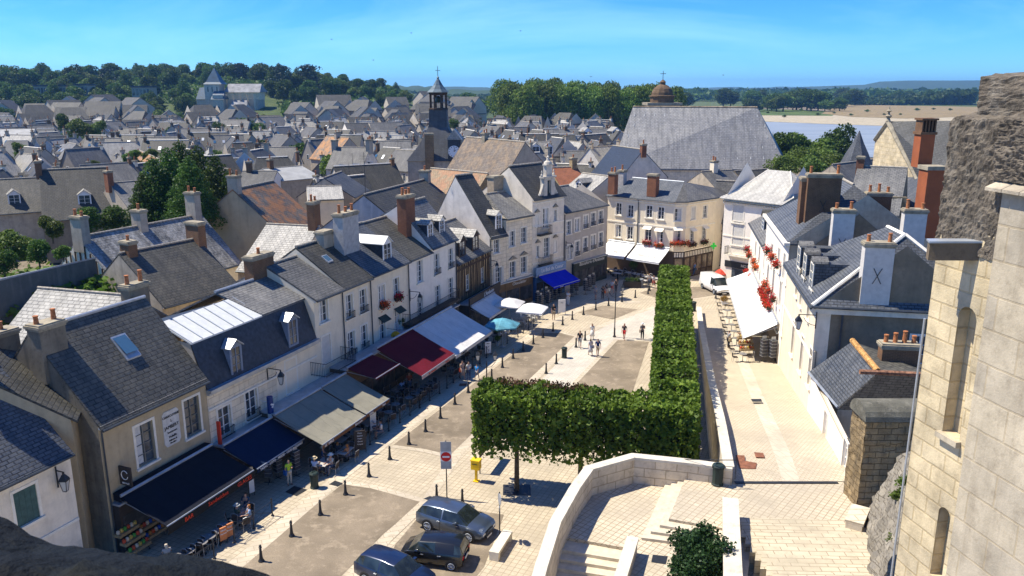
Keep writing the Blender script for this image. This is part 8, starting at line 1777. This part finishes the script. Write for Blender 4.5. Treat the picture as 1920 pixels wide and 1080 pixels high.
person('woman in pale grey dress with a bag beside the man in blue',1107,667,'walk',1.64,0,D_(10),(.52,.50,.50),dress=True,bag=(.25,.25,.3),longhair=True); person('man in dark blue shirt and beige shorts at the front of the walking group',1120.5,669,'walk2',1.76,0,D_(5),(.02,.045,.15),(.45,.38,.28))
person('woman in dark top and red shorts near the lamp post',1170,637,'walk',1.66,0,D_(160),(.05,.04,.05),(.55,.03,.03),longhair=True); person('person with white cap and dark clothes beside the lime row',1204,637,'stand',1.7,0,D_(175),(.12,.11,.11),(.02,.02,.025),'trousers',hat=(.75,.74,.7),bag=(.4,.3,.2))
person('person in lime yellow top and beige trousers outside the tobacco shop',543,909,'stand',1.72,0,D_(-130),(.42,.62,.04),(.5,.44,.34),'trousers',bag=(.02,.1,.3)); person('woman in beige dress near the corner of the large awnings',867,711,'walk',1.65,0,D_(-150),(.45,.33,.25),dress=True,longhair=True,bag=(.6,.08,.03))
person('person in white patterned top beside the boy in blue',879,713,'stand',1.66,0,D_(200),(.5,.5,.48),(.06,.08,.14),'trousers',longhair=True,bag=(.1,.1,.1)); person('boy in bright blue shirt beside the road edge',894,713,'walk2',1.45,0,D_(-30),(.02,.25,.62),(.25,.25,.26))
person('man in black shirt and khaki shorts with folded arms by the menu board',1038,600,'stand',1.8,0,D_(180),(.02,.02,.02),(.4,.32,.22)); person('person with orange bag outside the biscuit shop',1130,561,'stand',1.66,0,D_(20),(.03,.03,.035),(.03,.03,.04),'trousers',bag=(.75,.16,.02),longhair=True)
person('woman in pale skirt outside the biscuit shop',1137,556,'walk',1.62,0,D_(0),(.06,.06,.06),(.55,.42,.3),'skirt',longhair=True); person('person in white shirt and red shorts outside the biscuit shop',1147,551,'walk2',1.72,0,D_(-40),(.6,.6,.58),(.5,.04,.04)); person('person in dark clothes farthest right of the biscuit shop group',1155,548,'stand',1.7,0,D_(40),(.04,.04,.05),(.05,.05,.06),'trousers')
person('person in grey shirt in front of the blue shop racks',1117,562,'stand',1.72,0,D_(120),(.35,.36,.38),(.2,.2,.22)); person('person in white shirt at the biscuit shop door',1120,524,'stand',1.72,0,D_(180),(.62,.62,.6),(.08,.08,.1),'trousers')
person('man in grey shirt and jeans standing by the tea room terrace',1217,539,'stand',1.8,0,D_(150),(.3,.3,.3),(.06,.07,.1),'trousers'); person('woman in white top and red shorts by the tea room terrace',1225,540,'walk',1.66,0,D_(-160),(.65,.62,.58),(.5,.05,.04),longhair=True)
person('man in light blue shirt and jeans near the timbered corner',1301,517,'walk',1.82,0,D_(-60),(.16,.28,.48),(.05,.10,.22),'trousers',bag=(.05,.08,.12)); person('woman in grey top and black trousers with pale bag on the rising street',1365,653,'stand',1.7,1.2,D_(-70),(.30,.32,.35),(.015,.015,.02),'trousers',bag=(.55,.45,.3),loc=(at(1365,653,1.2)))
person('white shop mannequin figure in front of the blue souvenir shop',1065,573,'stand',1.75,0,D_(150),(.75,.75,.73),(.7,.7,.68),'trousers')
SZ=((591,893,'man in white shirt with blue straps and straw hat seated at the near rail',(.62,.65,.72),(.55,.45,.28),R(-10)),(622,886,'person in cream top and white hat seated facing the straw hat man',(.6,.57,.48),(.7,.68,.6),R(150)),(606,872,'person in dark blue top and pale hat seated behind the near table',(.05,.08,.15),(.5,.45,.35),R(-90)),(652,866,'person with orange hair seated by the crossed barrier',(.3,.15,.08),None,R(60)),(634,862,'person in dark top seated between the two near tables',(.06,.06,.07),None,R(-30)),(715,820,'woman in white top seated beside the white menu board',(.65,.65,.63),None,R(120)),(697,812,'person seated in pale shirt under the taupe awning',(.4,.42,.45),None,R(-60)),(446,985,'man in dark green shirt with pale cap seated at the sandwich bar',(.06,.08,.06),(.4,.4,.36),R(-40)),(470,985,'person in light blue shirt seated with orange drink at the sandwich bar',(.25,.38,.6),None,R(120)),(463,962,'person in dark blue seated behind the sandwich bar pair',(.03,.06,.1),None,R(180)),(316,1062,'pale haired person seated alone at the near end of the sandwich bar',(.35,.33,.3),None,R(30)),(843,690,'person in orange shirt seated under the white awning edge',(.7,.16,.04),None,R(160)),(870,676,'person in white shirt seated under the large white awning',(.6,.6,.58),None,R(-20)),(755,740,'person in light blue seated among the bistro tables',(.3,.42,.65),None,R(40)),(768,735,'waiter in dark red leaning among the bistro tables',(.35,.08,.04),None,R(200)),(1392,640,'person in red top seated at the end of the rising street terrace',(.55,.04,.03),None,R(90)))
for x,y,lb,c,hat,fc in SZ:
    z=1.2 if x>1300 else 0; person(lb,x,y,'sit' if 'waiter' not in lb else 'stand',1.72,z,fc,c,(.15,.15,.18),'shorts' if x%2 else 'trousers',hat=hat,longhair=hat is None,hair=(.3,.12,.03) if 'orange hair' in lb else ((.5,.45,.35) if 'pale haired' in lb else None))
# remove prototypes that were never placed
for o in [o for o in C.objects if o.parent is None and o.get('label')=='x']: wipe(o)
bpy.data.scenes.remove(TS)
